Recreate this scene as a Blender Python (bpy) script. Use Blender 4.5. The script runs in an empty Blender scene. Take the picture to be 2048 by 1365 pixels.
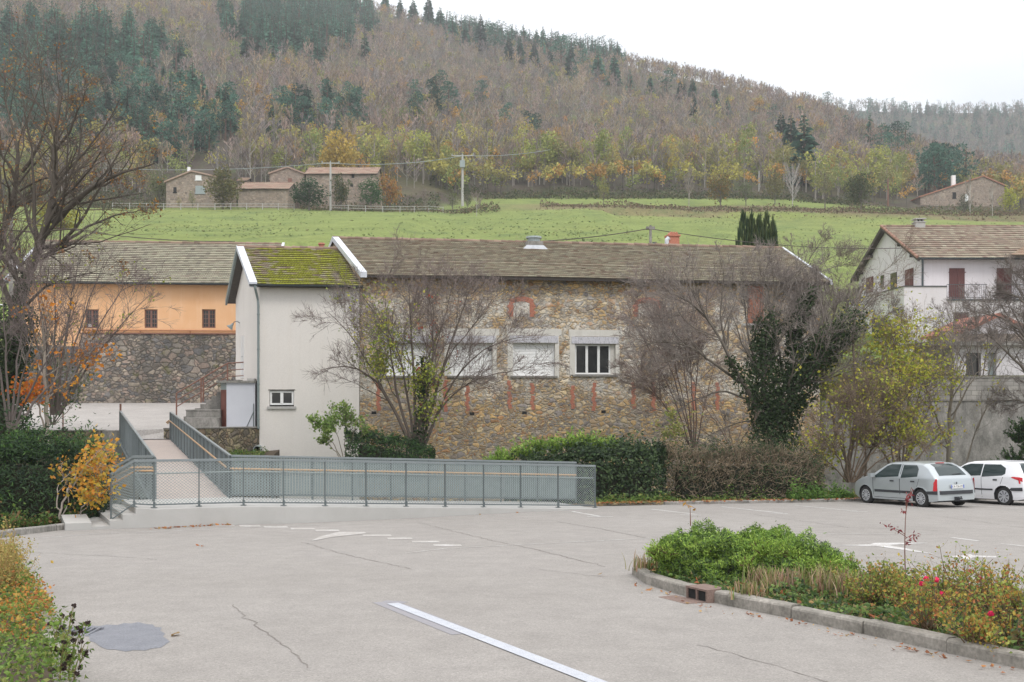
import bpy, bmesh, math, random
import numpy as np
from mathutils import Vector, Matrix, noise as mnoise
from mathutils.geometry import tessellate_polygon

# ------------------------------------------------------------ camera, sky, sun, exposure
sc = bpy.context.scene
col = sc.collection
FOC, CX, HOR, EYE = 2000.0, 1024.0, 785.0, 1.9          # photograph's lens, read from its perspective
cam_d = bpy.data.cameras.new('camera'); cam = bpy.data.objects.new('camera', cam_d); col.objects.link(cam)
cam.location = (0, 0, EYE); cam.rotation_euler = (math.radians(90), 0, 0)
cam_d.sensor_width = 36.0; cam_d.lens = 36.0 * FOC / 2048
cam_d.shift_y = (HOR - 682.5) / 2048.0
cam_d.clip_start = 0.1; cam_d.clip_end = 6000
sc.camera = cam
sc.view_settings.view_transform = 'Standard'; sc.view_settings.look = 'None'
sc.view_settings.gamma = 1.0; sc.view_settings.exposure = 0.26
sc.render.engine = 'CYCLES'
sc.cycles.use_denoising = True
sc.cycles.max_bounces = 6; sc.cycles.diffuse_bounces = 3; sc.cycles.glossy_bounces = 2
sc.cycles.transparent_max_bounces = 12; sc.cycles.volume_bounces = 0

SUN_EL, SUN_AZ = math.radians(52), math.radians(35)      # azimuth from +Y (away from camera) towards +X
world = bpy.data.worlds.new('World'); sc.world = world; world.use_nodes = True
wn, wl = world.node_tree.nodes, world.node_tree.links
wn.clear()
wout = wn.new('ShaderNodeOutputWorld')
sky = wn.new('ShaderNodeTexSky'); sky.sky_type = 'NISHITA'; sky.sun_disc = False
sky.sun_elevation = SUN_EL; sky.sun_rotation = SUN_AZ
bg1 = wn.new('ShaderNodeBackground'); bg1.inputs['Strength'].default_value = 0.05
wl.new(sky.outputs[0], bg1.inputs['Color'])
# cloud deck: brighter towards the zenith, as an overcast sky is
tc = wn.new('ShaderNodeTexCoord'); sep = wn.new('ShaderNodeSeparateXYZ'); wl.new(tc.outputs['Generated'], sep.inputs[0])
rmp = wn.new('ShaderNodeMapRange'); rmp.inputs['From Min'].default_value = 0.0; rmp.inputs['From Max'].default_value = 1.0
rmp.inputs['To Min'].default_value = 0.66; rmp.inputs['To Max'].default_value = 2.15
pw = wn.new('ShaderNodeMath'); pw.operation = 'POWER'; pw.use_clamp = True; pw.inputs[1].default_value = 1.6; wl.new(sep.outputs['Z'], pw.inputs[0]); wl.new(pw.outputs[0], rmp.inputs['Value'])
mp = wn.new('ShaderNodeMapping'); mp.inputs['Scale'].default_value = (1.0, 1.0, 3.0); wl.new(tc.outputs['Generated'], mp.inputs[0])
nz = wn.new('ShaderNodeTexNoise'); nz.inputs['Scale'].default_value = 2.3; nz.inputs['Detail'].default_value = 3; wl.new(mp.outputs[0], nz.inputs['Vector'])
cr = wn.new('ShaderNodeValToRGB'); wl.new(nz.outputs['Fac'], cr.inputs[0])
cr.color_ramp.elements[0].position = 0.35; cr.color_ramp.elements[0].color = (0.80, 0.81, 0.84, 1)
cr.color_ramp.elements[1].position = 0.62; cr.color_ramp.elements[1].color = (1.08, 1.05, 1.0, 1)
bg2 = wn.new('ShaderNodeBackground'); wl.new(cr.outputs[0], bg2.inputs['Color']); wl.new(rmp.outputs[0], bg2.inputs['Strength'])
mx = wn.new('ShaderNodeAddShader')
wl.new(bg1.outputs[0], mx.inputs[0]); wl.new(bg2.outputs[0], mx.inputs[1]); wl.new(mx.outputs[0], wout.inputs['Surface'])
sun_d = bpy.data.lights.new('sun', 'SUN'); sun_d.energy = 0.9; sun_d.angle = math.radians(14); sun_d.color = (1.0, 0.97, 0.92)
sun = bpy.data.objects.new('sun', sun_d); col.objects.link(sun)
# the sun stands behind the camera's right shoulder, veiled by cloud
SUN_AZ = math.radians(150); sky.sun_rotation = SUN_AZ
sd = Vector((math.sin(SUN_AZ) * math.cos(SUN_EL), math.cos(SUN_AZ) * math.cos(SUN_EL), math.sin(SUN_EL)))
sun.rotation_euler = sd.to_track_quat('Z', 'Y').to_euler()

# ------------------------------------------------------------ geometry helpers
SLOPE = 0.054                                             # the car park falls away from the camera
def gz(Y): return -SLOPE * Y
def P(px, py, Y): return np.array([(px - CX) * Y / FOC, Y, EYE + (HOR - py) * Y / FOC])
def G(px, py, dz=0.0):
    Y = FOC * (EYE - dz) / (py - HOR - SLOPE * FOC)
    return np.array([(px - CX) * Y / FOC, Y, gz(Y) + dz])

class MB:
    """collects vertices and faces, builds ONE mesh object"""
    def __init__(s): s.v = []; s.q = []; s.t = []; s.qm = []; s.tm = []; s.c = []; s.n = 0; s.poly = []; s.smooth = False
    def add(s, v, q=None, t=None, m=0, c=None):
        v = np.asarray(v, dtype=np.float32).reshape(-1, 3)
        if q is not None and len(q):
            q = np.asarray(q, dtype=np.int64).reshape(-1, 4) + s.n; s.q.append(q); s.qm.append(np.full(len(q), m))
        if t is not None and len(t):
            t = np.asarray(t, dtype=np.int64).reshape(-1, 3) + s.n; s.t.append(t); s.tm.append(np.full(len(t), m))
        if c is None: c = (1, 1, 1)
        c = np.asarray(c, dtype=np.float32)
        if c.ndim == 1: c = np.tile(c[None, :], (len(v), 1))
        s.v.append(v); s.c.append(c); s.n += len(v)
        return s
    def box(s, x0, x1, y0, y1, z0, z1, m=0, c=None):
        v = [(x0,y0,z0),(x1,y0,z0),(x1,y1,z0),(x0,y1,z0),(x0,y0,z1),(x1,y0,z1),(x1,y1,z1),(x0,y1,z1)]
        return s.hexa(v, m, c)
    def hexa(s, v, m=0, c=None):                          # bottom 4 ccw, top 4 ccw
        return s.add(v, q=[(3,2,1,0),(4,5,6,7),(0,1,5,4),(1,2,6,5),(2,3,7,6),(3,0,4,7)], m=m, c=c)
    def bar(s, a, b, w, h=None, m=0, up=(0,0,1), c=None): # rectangular bar from a to b
        a = np.asarray(a, float); b = np.asarray(b, float); h = w if h is None else h
        d = b - a; d /= max(np.linalg.norm(d), 1e-9); up = np.asarray(up, float)
        if abs(np.dot(d, up)) > .98: up = np.array((1., 0, 0))
        sx = np.cross(d, up); sx /= np.linalg.norm(sx); uz = np.cross(sx, d)
        sx = sx * w / 2; uz = uz * h / 2
        return s.hexa([a-sx-uz, a+sx-uz, b+sx-uz, b-sx-uz, a-sx+uz, a+sx+uz, b+sx+uz, b-sx+uz], m, c)
    def prism(s, pts, vec, m=0, c=None):                  # planar polygon pts extruded by vec
        pts = np.asarray(pts, float); vec = np.asarray(vec, float); n = len(pts)
        tri = [tuple(x) for x in tessellate_polygon([[Vector(p) for p in pts]])]
        v = np.vstack([pts, pts + vec])
        t = [(a, b, c_) for a, b, c_ in tri] + [(c_ + n, b + n, a + n) for a, b, c_ in tri]
        q = [(i, i + n, (i + 1) % n + n, (i + 1) % n) for i in range(n)]
        return s.add(v, q=q, t=t, m=m, c=c)
    def sheet(s, pts, m=0, c=None):
        pts = np.asarray(pts, float)
        tri = [tuple(x) for x in tessellate_polygon([[Vector(p) for p in pts]])]
        return s.add(pts, t=tri, m=m, c=c)
    def tube(s, pts, r, n=8, m=0, c=None, cap=True):
        pts = np.asarray(pts, float); k = len(pts); r = np.full(k, r, float) if np.isscalar(r) else np.asarray(r, float)
        d = np.gradient(pts, axis=0); d /= np.linalg.norm(d, axis=1)[:, None] + 1e-9
        ref = np.array((0, 0, 1.)) if abs(d[:, 2]).mean() < .8 else np.array((1., 0, 0))
        a = np.cross(d, ref); a /= np.linalg.norm(a, axis=1)[:, None] + 1e-9; b = np.cross(d, a)
        th = np.arange(n) * 2 * math.pi / n
        v = pts[:, None, :] + r[:, None, None] * (np.cos(th)[None, :, None] * a[:, None, :] + np.sin(th)[None, :, None] * b[:, None, :])
        v = v.reshape(-1, 3); q = []
        for i in range(k - 1):
            for j in range(n):
                q.append((i*n+j, i*n+(j+1) % n, (i+1)*n+(j+1) % n, (i+1)*n+j))
        t = []
        if cap:
            for j in range(1, n - 1): t += [(0, j, j+1), ((k-1)*n, (k-1)*n+j+1, (k-1)*n+j)]
        return s.add(v, q=q, t=t, m=m, c=c)
    def build(s, name, mats, parent=None, smooth=None, colattr=False):
        me = bpy.data.meshes.new(name)
        v = np.concatenate(s.v) if s.v else np.zeros((0, 3))
        q = np.concatenate(s.q) if s.q else np.zeros((0, 4), int)
        t = np.concatenate(s.t) if s.t else np.zeros((0, 3), int)
        me.vertices.add(len(v)); me.vertices.foreach_set('co', v.astype(np.float32).ravel())
        nl = len(q) * 4 + len(t) * 3; me.loops.add(nl)
        li = np.concatenate([q.ravel(), t.ravel()]).astype(np.int32); me.loops.foreach_set('vertex_index', li)
        me.polygons.add(len(q) + len(t))
        st = np.concatenate([np.arange(len(q)) * 4, len(q) * 4 + np.arange(len(t)) * 3]).astype(np.int32)
        me.polygons.foreach_set('loop_start', st)
        mi = np.concatenate((s.qm if s.qm else []) + (s.tm if s.tm else [])).astype(np.int32) if (s.qm or s.tm) else np.zeros(0, np.int32)
        if not isinstance(mats, (list, tuple)): mats = [mats]
        for mm in mats: me.materials.append(mm)
        me.polygons.foreach_set('material_index', mi)
        me.polygons.foreach_set('use_smooth', np.full(len(mi), bool(s.smooth if smooth is None else smooth)))
        me.update(calc_edges=True)
        if colattr:
            ca = me.color_attributes.new('Col', 'FLOAT_COLOR', 'POINT')
            c = np.concatenate(s.c); c4 = np.ones((len(c), 4), np.float32); c4[:, :3] = c
            ca.data.foreach_set('color', c4.ravel())
        me.validate()
        o = bpy.data.objects.new(name, me); col.objects.link(o)
        if parent is not None: o.parent = parent
        return o

def tag(o, label=None, cat=None, group=None, kind=None):
    if label: o['label'] = label
    if cat: o['category'] = cat
    if group: o['group'] = group
    if kind: o['kind'] = kind
    return o
def empty(name, loc=(0, 0, 0), rz=0.0, **k):
    o = bpy.data.objects.new(name, None); col.objects.link(o); o.location = loc; o.rotation_euler = (0, 0, rz); o.empty_display_size = .3
    return tag(o, **k)
def copy_thing(o, loc, rz=None, scale=None, label=None):
    r = o.copy(); col.objects.link(r); r.location = loc
    if rz is not None: r.rotation_euler = (r.rotation_euler[0], r.rotation_euler[1], rz)
    if scale is not None: r.scale = (scale,) * 3 if np.isscalar(scale) else scale
    if label: r['label'] = label
    for ch in o.children:
        c = ch.copy(); col.objects.link(c); c.parent = r
        for g in ch.children:
            d = g.copy(); col.objects.link(d); d.parent = c
    return r

class Frame:
    """a plan frame: origin on the ground plan, x axis turned by angle; pixel rays meet its planes"""
    def __init__(s, X, Y, ang): s.o = np.array((X, Y)); s.a = ang; s.ux = np.array((math.cos(ang), math.sin(ang))); s.uy = np.array((-math.sin(ang), math.cos(ang)))
    def root(s, name, **k): return empty(name, (s.o[0], s.o[1], 0), s.a, **k)
    def at(s, px, py, yl=0.0):                            # pixel -> (local x, z) on the plane local y = yl
        u = (px - CX) / FOC; o = s.o + s.uy * yl
        # (u,1)*t = o + ux*x
        A = np.array([[u, -s.ux[0]], [1.0, -s.ux[1]]]); t, x = np.linalg.solve(A, o)
        return x, EYE + (HOR - py) * t / FOC
    def atx(s, px, py, xl=0.0):                           # pixel -> (local y, z) on the plane local x = xl
        u = (px - CX) / FOC; o = s.o + s.ux * xl
        A = np.array([[u, -s.uy[0]], [1.0, -s.uy[1]]]); t, y = np.linalg.solve(A, o)
        return y, EYE + (HOR - py) * t / FOC
    def w(s, x, y, z): p = s.o + s.ux * x + s.uy * y; return np.array((p[0], p[1], z))

def wall_holes(mb, x0, x1, z0, z1, holes, y=0.0, reveal=0.25, m=0, mr=None, fy=None):
    """wall in the plane y with rectangular openings (xa,xb,za,zb) and reveals going back"""
    xs = sorted({x0, x1, *[h[0] for h in holes], *[h[1] for h in holes]}); zs = sorted({z0, z1, *[h[2] for h in holes], *[h[3] for h in holes]})
    for a, b in zip(xs[:-1], xs[1:]):
        for c, d in zip(zs[:-1], zs[1:]):
            xm, zm = (a+b)/2, (c+d)/2
            if any(h[0] < xm < h[1] and h[2] < zm < h[3] for h in holes): continue
            mb.add([(a,y,c),(b,y,c),(b,y,d),(a,y,d)], q=[(0,1,2,3)], m=m)
    mr = m if mr is None else mr
    for a, b, c, d in holes:
        r = y + reveal
        mb.add([(a,y,c),(a,r,c),(a,r,d),(a,y,d)], q=[(0,1,2,3)], m=mr); mb.add([(b,y,c),(b,y,d),(b,r,d),(b,r,c)], q=[(0,1,2,3)], m=mr)
        mb.add([(a,y,d),(a,r,d),(b,r,d),(b,y,d)], q=[(0,1,2,3)], m=mr); mb.add([(a,y,c),(b,y,c),(b,r,c),(a,r,c)], q=[(0,1,2,3)], m=mr)

# ------------------------------------------------------------ materials
def newmat(name):
    m = bpy.data.materials.new(name); m.use_nodes = True; nt = m.node_tree; nt.nodes.clear()
    o = nt.nodes.new('ShaderNodeOutputMaterial'); b = nt.nodes.new('ShaderNodeBsdfPrincipled'); nt.links.new(b.outputs[0], o.inputs['Surface'])
    b.inputs['Specular IOR Level'].default_value = .3
    return m, nt, b, o
class N:
    """terse node builder"""
    def __init__(s, nt): s.nt = nt
    def n(s, t, **k):
        x = s.nt.nodes.new(t)
        for a, v in k.items(): setattr(x, a, v)
        return x
    def l(s, a, b): s.nt.links.new(a, b)
    def coord(s, scale=(1,1,1), kind='Object'):
        t = s.n('ShaderNodeTexCoord'); mp = s.n('ShaderNodeMapping'); mp.inputs['Scale'].default_value = scale
        s.l(t.outputs[kind], mp.inputs[0]); return mp.outputs[0]
    def noise(s, vec, scale, detail=4, rough=.55):
        x = s.n('ShaderNodeTexNoise'); x.inputs['Scale'].default_value = scale; x.inputs['Detail'].default_value = detail; x.inputs['Roughness'].default_value = rough
        if vec is not None: s.l(vec, x.inputs['Vector'])
        return x
    def ramp(s, fac, stops):
        r = s.n('ShaderNodeValToRGB'); s.l(fac, r.inputs[0]); e = r.color_ramp.elements
        while len(e) < len(stops): e.new(0.5)
        for x, (p, c) in zip(e, stops):
            x.position = p; x.color = (c, c, c, 1) if np.isscalar(c) else (*c, 1)
        return r.outputs[0]
    def mix(s, fac, a, b, mode='MIX'):
        x = s.n('ShaderNodeMix', data_type='RGBA', blend_type=mode)
        for i, v in ((0, fac), (6, a), (7, b)):
            if isinstance(v, (int, float)): x.inputs[i].default_value = v if i == 0 else (v, v, v, 1)
            elif isinstance(v, tuple): x.inputs[i].default_value = (*v, 1)
            else: s.l(v, x.inputs[i])
        return x.outputs[2]
    def math(s, op, a, b=0.0, clamp=False):
        x = s.n('ShaderNodeMath', operation=op); x.use_clamp = clamp
        for i, v in ((0, a), (1, b)):
            if isinstance(v, (int, float)): x.inputs[i].default_value = v
            else: s.l(v, x.inputs[i])
        return x.outputs[0]
    def bump(s, h, bsdf, strength=.5, dist=.02):
        b = s.n('ShaderNodeBump'); b.inputs['Strength'].default_value = strength; b.inputs['Distance'].default_value = dist
        s.l(h, b.inputs['Height']); s.l(b.outputs[0], bsdf.inputs['Normal'])

def simple(name, c, rough=.6, c2=None, scale=3.0, metal=0.0, bump=0.0, stretch=(1,1,1), detail=5, spec=.3, fine=0.0):
    """base colour broken up by noise of one scale and by weathering of another"""
    m, nt, b, o = newmat(name); n = N(nt)
    b.inputs['Roughness'].default_value = rough; b.inputs['Metallic'].default_value = metal; b.inputs['Specular IOR Level'].default_value = spec
    c2 = tuple(x * .78 for x in c) if c2 is None else c2
    v = n.coord(stretch); z = n.noise(v, scale, detail, .62)
    f = n.ramp(z.outputs['Fac'], [(.3, 0.0), (.7, 1.0)])
    colr = n.mix(f, c, c2)
    if fine:
        z2 = n.noise(v, fine, 2, .5); colr = n.mix(1.0, colr, n.ramp(z2.outputs['Fac'], [(.25, .75), (.75, 1.22)]), 'MULTIPLY')
    n.l(colr, b.inputs['Base Color'])
    if bump: n.bump(z.outputs['Fac'], b, bump, .01)
    return m
def leafmat(name, transl=.35, rough=.55, tint=(1,1,1), nscale=.0, spec=.25):
    """colour from the mesh's own per-leaf colour, light passes through thin blades"""
    m, nt, b, o = newmat(name); n = N(nt)
    a = n.n('ShaderNodeVertexColor', layer_name='Col'); c = a.outputs[0]
    if tint != (1,1,1): c = n.mix(1.0, c, tint, 'MULTIPLY')
    n.l(c, b.inputs['Base Color']); b.inputs['Roughness'].default_value = rough; b.inputs['Specular IOR Level'].default_value = spec
    if transl:
        t = n.n('ShaderNodeBsdfTranslucent'); n.l(c, t.inputs['Color']); x = n.n('ShaderNodeMixShader'); x.inputs[0].default_value = transl
        n.l(b.outputs[0], x.inputs[1]); n.l(t.outputs[0], x.inputs[2]); n.l(x.outputs[0], o.inputs['Surface'])
    return m

def stone_mat(name, palette, mortar, scale=(2.6, 2.6, 4.2), mwidth=.055, dirt=None, patch=None, bump=.8, warp=.25, moss=None):
    """rubble masonry: stones of their own colours in mortar joints"""
    m, nt, b, o = newmat(name); n = N(nt); b.inputs['Roughness'].default_value = .9; b.inputs['Specular IOR Level'].default_value = .15
    base = n.coord()
    nw = n.noise(base, 1.7, 3); w = n.n('ShaderNodeVectorMath', operation='SCALE'); w.inputs['Scale'].default_value = warp
    n.l(nw.outputs['Color'], w.inputs[0]); ad = n.n('ShaderNodeVectorMath', operation='ADD'); n.l(base, ad.inputs[0]); n.l(w.outputs[0], ad.inputs[1])
    nw2 = n.noise(base, 7.0, 3); w2 = n.n('ShaderNodeVectorMath', operation='SCALE'); w2.inputs['Scale'].default_value = .13
    n.l(nw2.outputs['Color'], w2.inputs[0]); ad2 = n.n('ShaderNodeVectorMath', operation='ADD'); n.l(ad.outputs[0], ad2.inputs[0]); n.l(w2.outputs[0], ad2.inputs[1])
    z = n.noise(base, 14, 4, .65); wj = n.noise(base, .55, 3); jw = n.ramp(wj.outputs['Fac'], [(.4, mwidth * .5), (.7, mwidth * 2.2)])
    def layer(k_, off):
        mp = n.n('ShaderNodeMapping'); mp.inputs['Scale'].default_value = tuple(x * k_ for x in scale); mp.inputs['Location'].default_value = (off, off * .7, off * .3); n.l(ad2.outputs[0], mp.inputs[0])
        v1 = n.n('ShaderNodeTexVoronoi', feature='F1'); n.l(mp.outputs[0], v1.inputs['Vector']); v1.inputs['Scale'].default_value = 1.0
        v2 = n.n('ShaderNodeTexVoronoi', feature='DISTANCE_TO_EDGE'); n.l(mp.outputs[0], v2.inputs['Vector']); v2.inputs['Scale'].default_value = 1.0
        v1.inputs['Randomness'].default_value = .95; v2.inputs['Randomness'].default_value = .95
        sepc = n.n('ShaderNodeSeparateColor'); n.l(v1.outputs['Color'], sepc.inputs[0])
        k = len(palette); st = [(i / k + .01, palette[i]) for i in range(k)]
        r = n.n('ShaderNodeValToRGB'); n.l(sepc.outputs[0], r.inputs[0]); r.color_ramp.interpolation = 'CONSTANT'
        e = r.color_ramp.elements
        while len(e) < k: e.new(.5)
        for x, (p, c) in zip(e, st): x.position = p; x.color = (*c, 1)
        stone = n.mix(1.0, r.outputs[0], n.ramp(z.outputs['Fac'], [(.2, .62), (.8, 1.35)]), 'MULTIPLY')
        stone = n.mix(1.0, stone, n.ramp(sepc.outputs[1], [(0, .72), (1, 1.2)]), 'MULTIPLY')
        js = n.n('ShaderNodeMapRange'); js.interpolation_type = 'SMOOTHSTEP'; n.l(v2.outputs['Distance'], js.inputs['Value']); n.l(n.math('MULTIPLY', jw, .45), js.inputs['From Min']); n.l(n.math('MULTIPLY', jw, 1.6), js.inputs['From Max'])
        js.inputs['To Min'].default_value = 1; js.inputs['To Max'].default_value = 0
        return stone, js.outputs[0], v2.outputs['Distance']
    sA, jA, dA = layer(1.0, 0.0); sB, jB, dB = layer(1.75, 3.3)
    pick_ = n.ramp(n.noise(base, 1.25, 2, .4).outputs['Fac'], [(.50, 0.0), (.515, 1.0)])
    stone = n.mix(pick_, sA, sB); jf = n.mix(pick_, jA, jB); dd = n.mix(pick_, dA, dB)
    mort = n.mix(1.0, mortar, n.ramp(z.outputs['Fac'], [(.2, .7), (.8, 1.2)]), 'MULTIPLY')
    c = n.mix(jf, stone, mort)
    if patch:                                              # (colour, strength threshold lo, hi, zlo, zhi)
        pc, lo, hi, zlo, zhi = patch
        pn = n.noise(base, .8, 5, .7); sp = n.n('ShaderNodeSeparateXYZ'); n.l(base, sp.inputs[0])
        a1 = n.n('ShaderNodeMapRange'); a1.interpolation_type = 'SMOOTHSTEP'; n.l(sp.outputs['Z'], a1.inputs['Value']); a1.inputs['From Min'].default_value = zlo; a1.inputs['From Max'].default_value = zlo + .5
        a2 = n.n('ShaderNodeMapRange'); a2.interpolation_type = 'SMOOTHSTEP'; n.l(sp.outputs['Z'], a2.inputs['Value']); a2.inputs['From Min'].default_value = zhi; a2.inputs['From Max'].default_value = zhi + .8
        a2.inputs['To Min'].default_value = 1; a2.inputs['To Max'].default_value = 0
        f = n.math('MULTIPLY', n.math('MULTIPLY', n.ramp(pn.outputs['Fac'], [(lo, 0.0), (hi, 1.0)]), a1.outputs[0]), a2.outputs[0])
        f = n.math('MULTIPLY', f, n.ramp(n.noise(base, 6, 4, .7).outputs['Fac'], [(.38, .15), (.55, 1.0)]))
        c = n.mix(f, c, pc)
    if dirt:
        dn = n.noise(n.coord((1, 1, .45)), .5, 5, .65); c = n.mix(n.ramp(dn.outputs['Fac'], [(.38, 0.0), (.66, dirt[1])]), c, dirt[0])
    if moss:
        mn = n.noise(base, 1.6, 6, .7); c = n.mix(n.ramp(mn.outputs['Fac'], [(.56, 0.0), (.66, moss[1])]), c, moss[0])
    n.l(c, b.inputs['Base Color'])
    h = n.ramp(dd, [(0.0, 0.0), (.14, .8), (.5, 1.0)]); h2 = n.mix(.25, h, z.outputs['Fac'])
    n.bump(h2, b, bump, .06)
    return m
# ------------------------------------------------------------ the materials of the place
RNG = np.random.default_rng(7)
M = {}
def asphalt():
    m, nt, b, o = newmat('asphalt'); n = N(nt); v = n.coord()
    z1 = n.noise(v, .22, 5, .6); z2 = n.noise(v, 95, 2, .7); z3 = n.noise(v, 2.2, 5, .7)
    c = n.mix(n.ramp(z1.outputs['Fac'], [(.3, 0.), (.7, 1.)]), (.268, .249, .229), (.300, .280, .260))
    c = n.mix(1.0, c, n.ramp(z3.outputs['Fac'], [(.3, .90), (.7, 1.08)]), 'MULTIPLY')
    vo = n.n('ShaderNodeTexVoronoi', feature='F1'); vo.inputs['Scale'].default_value = 75; n.l(v, vo.inputs['Vector'])
    sc_ = n.n('ShaderNodeSeparateColor'); n.l(vo.outputs['Color'], sc_.inputs[0])
    c = n.mix(1.0, c, n.ramp(sc_.outputs[0], [(0, .80), (.35, .97), (.8, 1.05), (1, 1.2)]), 'MULTIPLY')
    c = n.mix(1.0, c, n.ramp(z2.outputs['Fac'], [(.3, .88), (.7, 1.10)]), 'MULTIPLY')
    z5 = n.noise(n.coord((1, .35, 1)), .9, 6, .75); c = n.mix(n.ramp(z5.outputs['Fac'], [(.54, 0.), (.70, .30)]), c, (.22, .205, .19)); z7 = n.noise(v, 6.5, 6, .8); c = n.mix(n.ramp(z7.outputs['Fac'], [(.62, 0.), (.70, .35)]), c, (.17, .155, .145))
    n.l(c, b.inputs['Base Color']); b.inputs['Roughness'].default_value = .85; n.bump(z2.outputs['Fac'], b, .35, .004); return m
M['asphalt'] = asphalt()
M['tar'] = simple('tar', (.17, .175, .195), .7, (.21, .215, .235), 5, fine=60)
M['crack'] = simple('crack', (.13, .115, .105), .9, (.25, .22, .20), 12)
def paint(name, worn):
    m, nt, b, o = newmat(name); n = N(nt); v = n.coord()
    z = n.noise(v, 30, 4, .75); z2 = n.noise(v, 3, 3, .6)
    w = n.math('ADD', n.math('MULTIPLY', z.outputs['Fac'], .6), n.math('MULTIPLY', z2.outputs['Fac'], .4))
    c = n.mix(n.ramp(w, [(worn - .06, 0.), (worn + .06, 1.)]), (.58, .57, .56), (.37, .345, .32)); n.l(c, b.inputs['Base Color']); b.inputs['Roughness'].default_value = .7; return m
M['paint'] = paint('road_paint', .51); M['paint_worn'] = paint('road_paint_worn', .44)
M['paint_blue'] = simple('stripe_paint', (.50, .515, .55), .6, (.42, .435, .475), 9, fine=90)
M['tar_edge'] = simple('tar_edge', (.25, .245, .27), .8, (.29, .275, .275), 14)
M['kerb'] = simple('kerb_stone', (.38, .35, .31), .9, (.15, .14, .12), 2.6, bump=.6, fine=30, detail=8)
M['concrete'] = simple('concrete', (.45, .44, .42), .85, (.39, .38, .36), 1.1, bump=.1)
M['concrete_old'] = simple('concrete_old', (.34, .32, .295), .9, (.15, .145, .13), 2.4, bump=.4, fine=24, stretch=(1, 1, .5))
M['yard'] = simple('yard_concrete', (.40, .375, .355), .9, (.33, .31, .29), .8, fine=18)
M['deck'] = simple('bridge_deck', (.42, .35, .31), .85, (.37, .32, .29), 3, fine=80)
M['steel_green'] = simple('painted_steel', (.125, .145, .148), .45, (.10, .12, .122), 6, spec=.5)
M['steel_rail'] = simple('painted_rail', (.21, .235, .24), .4, (.18, .205, .21), 4, spec=.5)
M['galv'] = simple('galvanised_steel', (.33, .375, .372), .45, (.27, .31, .308), 9, metal=.2)
M['wood_rail'] = simple('varnished_wood', (.50, .33, .19), .5, (.42, .27, .15), 8, stretch=(1, 1, 6))
M['rust_paint'] = simple('brown_paint', (.17, .085, .07), .6, (.24, .12, .08), 7)
M['brown_shutter'] = simple('brown_shutter', (.135, .055, .05), .6, (.10, .042, .04), 3, stretch=(9, 9, 1))
M['white_metal'] = simple('white_metal', (.62, .64, .68), .5, (.50, .52, .56), 5)
M['pvc'] = simple('white_pvc', (.80, .80, .79), .35, (.74, .74, .73), 3, spec=.5)
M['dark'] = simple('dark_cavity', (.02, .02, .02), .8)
M['under'] = simple('dark_eaves_board', (.10, .085, .075), .8, (.06, .05, .045), 6, stretch=(1, 4, 1))
M['gutter'] = simple('gutter_zinc', (.055, .07, .075), .5, (.09, .105, .11), 7, metal=.2)
M['pipe_green'] = simple('grey_green_pipe', (.22, .26, .258), .5, (.18, .215, .213), 5)
M['brick'] = simple('brick', (.50, .20, .13), .9, (.38, .16, .11), 16, bump=.5, fine=30)
M['terracotta'] = simple('terracotta', (.44, .17, .11), .8, (.30, .13, .095), 5, fine=14)
def render_wall(name, c, c2, stain, scale=.5, drip=.5):
    m, nt, b, o = newmat(name); n = N(nt); v = n.coord(); b.inputs['Roughness'].default_value = .92; b.inputs['Specular IOR Level'].default_value = .12
    z = n.noise(v, scale, 5, .6); cc = n.mix(n.ramp(z.outputs['Fac'], [(.3, 0.), (.7, 1.)]), c, c2)
    d = n.noise(n.coord((1.6, 1.6, .16)), 1.6, 5, .7); cc = n.mix(n.ramp(d.outputs['Fac'], [(.50, 0.), (.75, drip)]), cc, stain)
    g = n.noise(v, 26, 3, .6); cc = n.mix(1.0, cc, n.ramp(g.outputs['Fac'], [(.25, .93), (.75, 1.05)]), 'MULTIPLY')
    n.l(cc, b.inputs['Base Color']); n.bump(g.outputs['Fac'], b, .25, .01); return m
M['render_white'] = render_wall('white_render', (.75, .71, .665), (.71, .67, .63), (.60, .53, .45), .5, .2)
M['render_pink'] = render_wall('pale_render', (.68, .65, .66), (.63, .60, .615), (.50, .44, .43), .5, .35)
M['render_orange'] = render_wall('orange_render', (.80, .50, .29), (.74, .42, .22), (.82, .58, .38), .55, .4)
M['lintel'] = render_wall('stained_concrete', (.60, .60, .62), (.54, .54, .56), (.10, .10, .12), 3, .9)
def lintel_stain():
    m, nt, b, o = newmat('streaked_concrete'); n = N(nt); v = n.coord((1, 1, .22)); z = n.noise(v, 24, 5, .8)
    c = n.mix(n.ramp(z.outputs['Fac'], [(.48, 0.), (.66, .75)]), (.58, .57, .60), (.12, .12, .14)); n.l(c, b.inputs['Base Color']); b.inputs['Roughness'].default_value = .9; return m
M['lintel'] = lintel_stain()
M['smear'] = render_wall('lime_render_patch', (.66, .635, .585), (.58, .555, .50), (.42, .39, .34), 1.5, .5)
PAL = [(.52,.36,.18),(.58,.39,.18),(.36,.30,.24),(.64,.50,.30),(.42,.24,.12),(.29,.26,.245),(.54,.43,.29),(.60,.40,.19),(.40,.29,.18),(.50,.35,.19)]
M['stone'] = stone_mat('rubble_stone', PAL, (.45,.395,.32), (3.0,3.0,5.4), .06, ((.24,.20,.17), .35), ((.74,.70,.62), .43, .57, 1.4, 6.0), bump=1.1, warp=.45)
PALD = [(.27,.235,.20),(.34,.28,.23),(.21,.195,.185),(.38,.29,.235),(.29,.24,.195),(.19,.18,.175),(.43,.36,.28),(.32,.28,.235)]
M['stone_dark'] = stone_mat('retaining_stone', PALD, (.15,.13,.11), (2.1,2.1,3.0), .05, ((.07,.067,.063), .7), None, bump=1.2, moss=((.13,.13,.04), .5))
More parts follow.
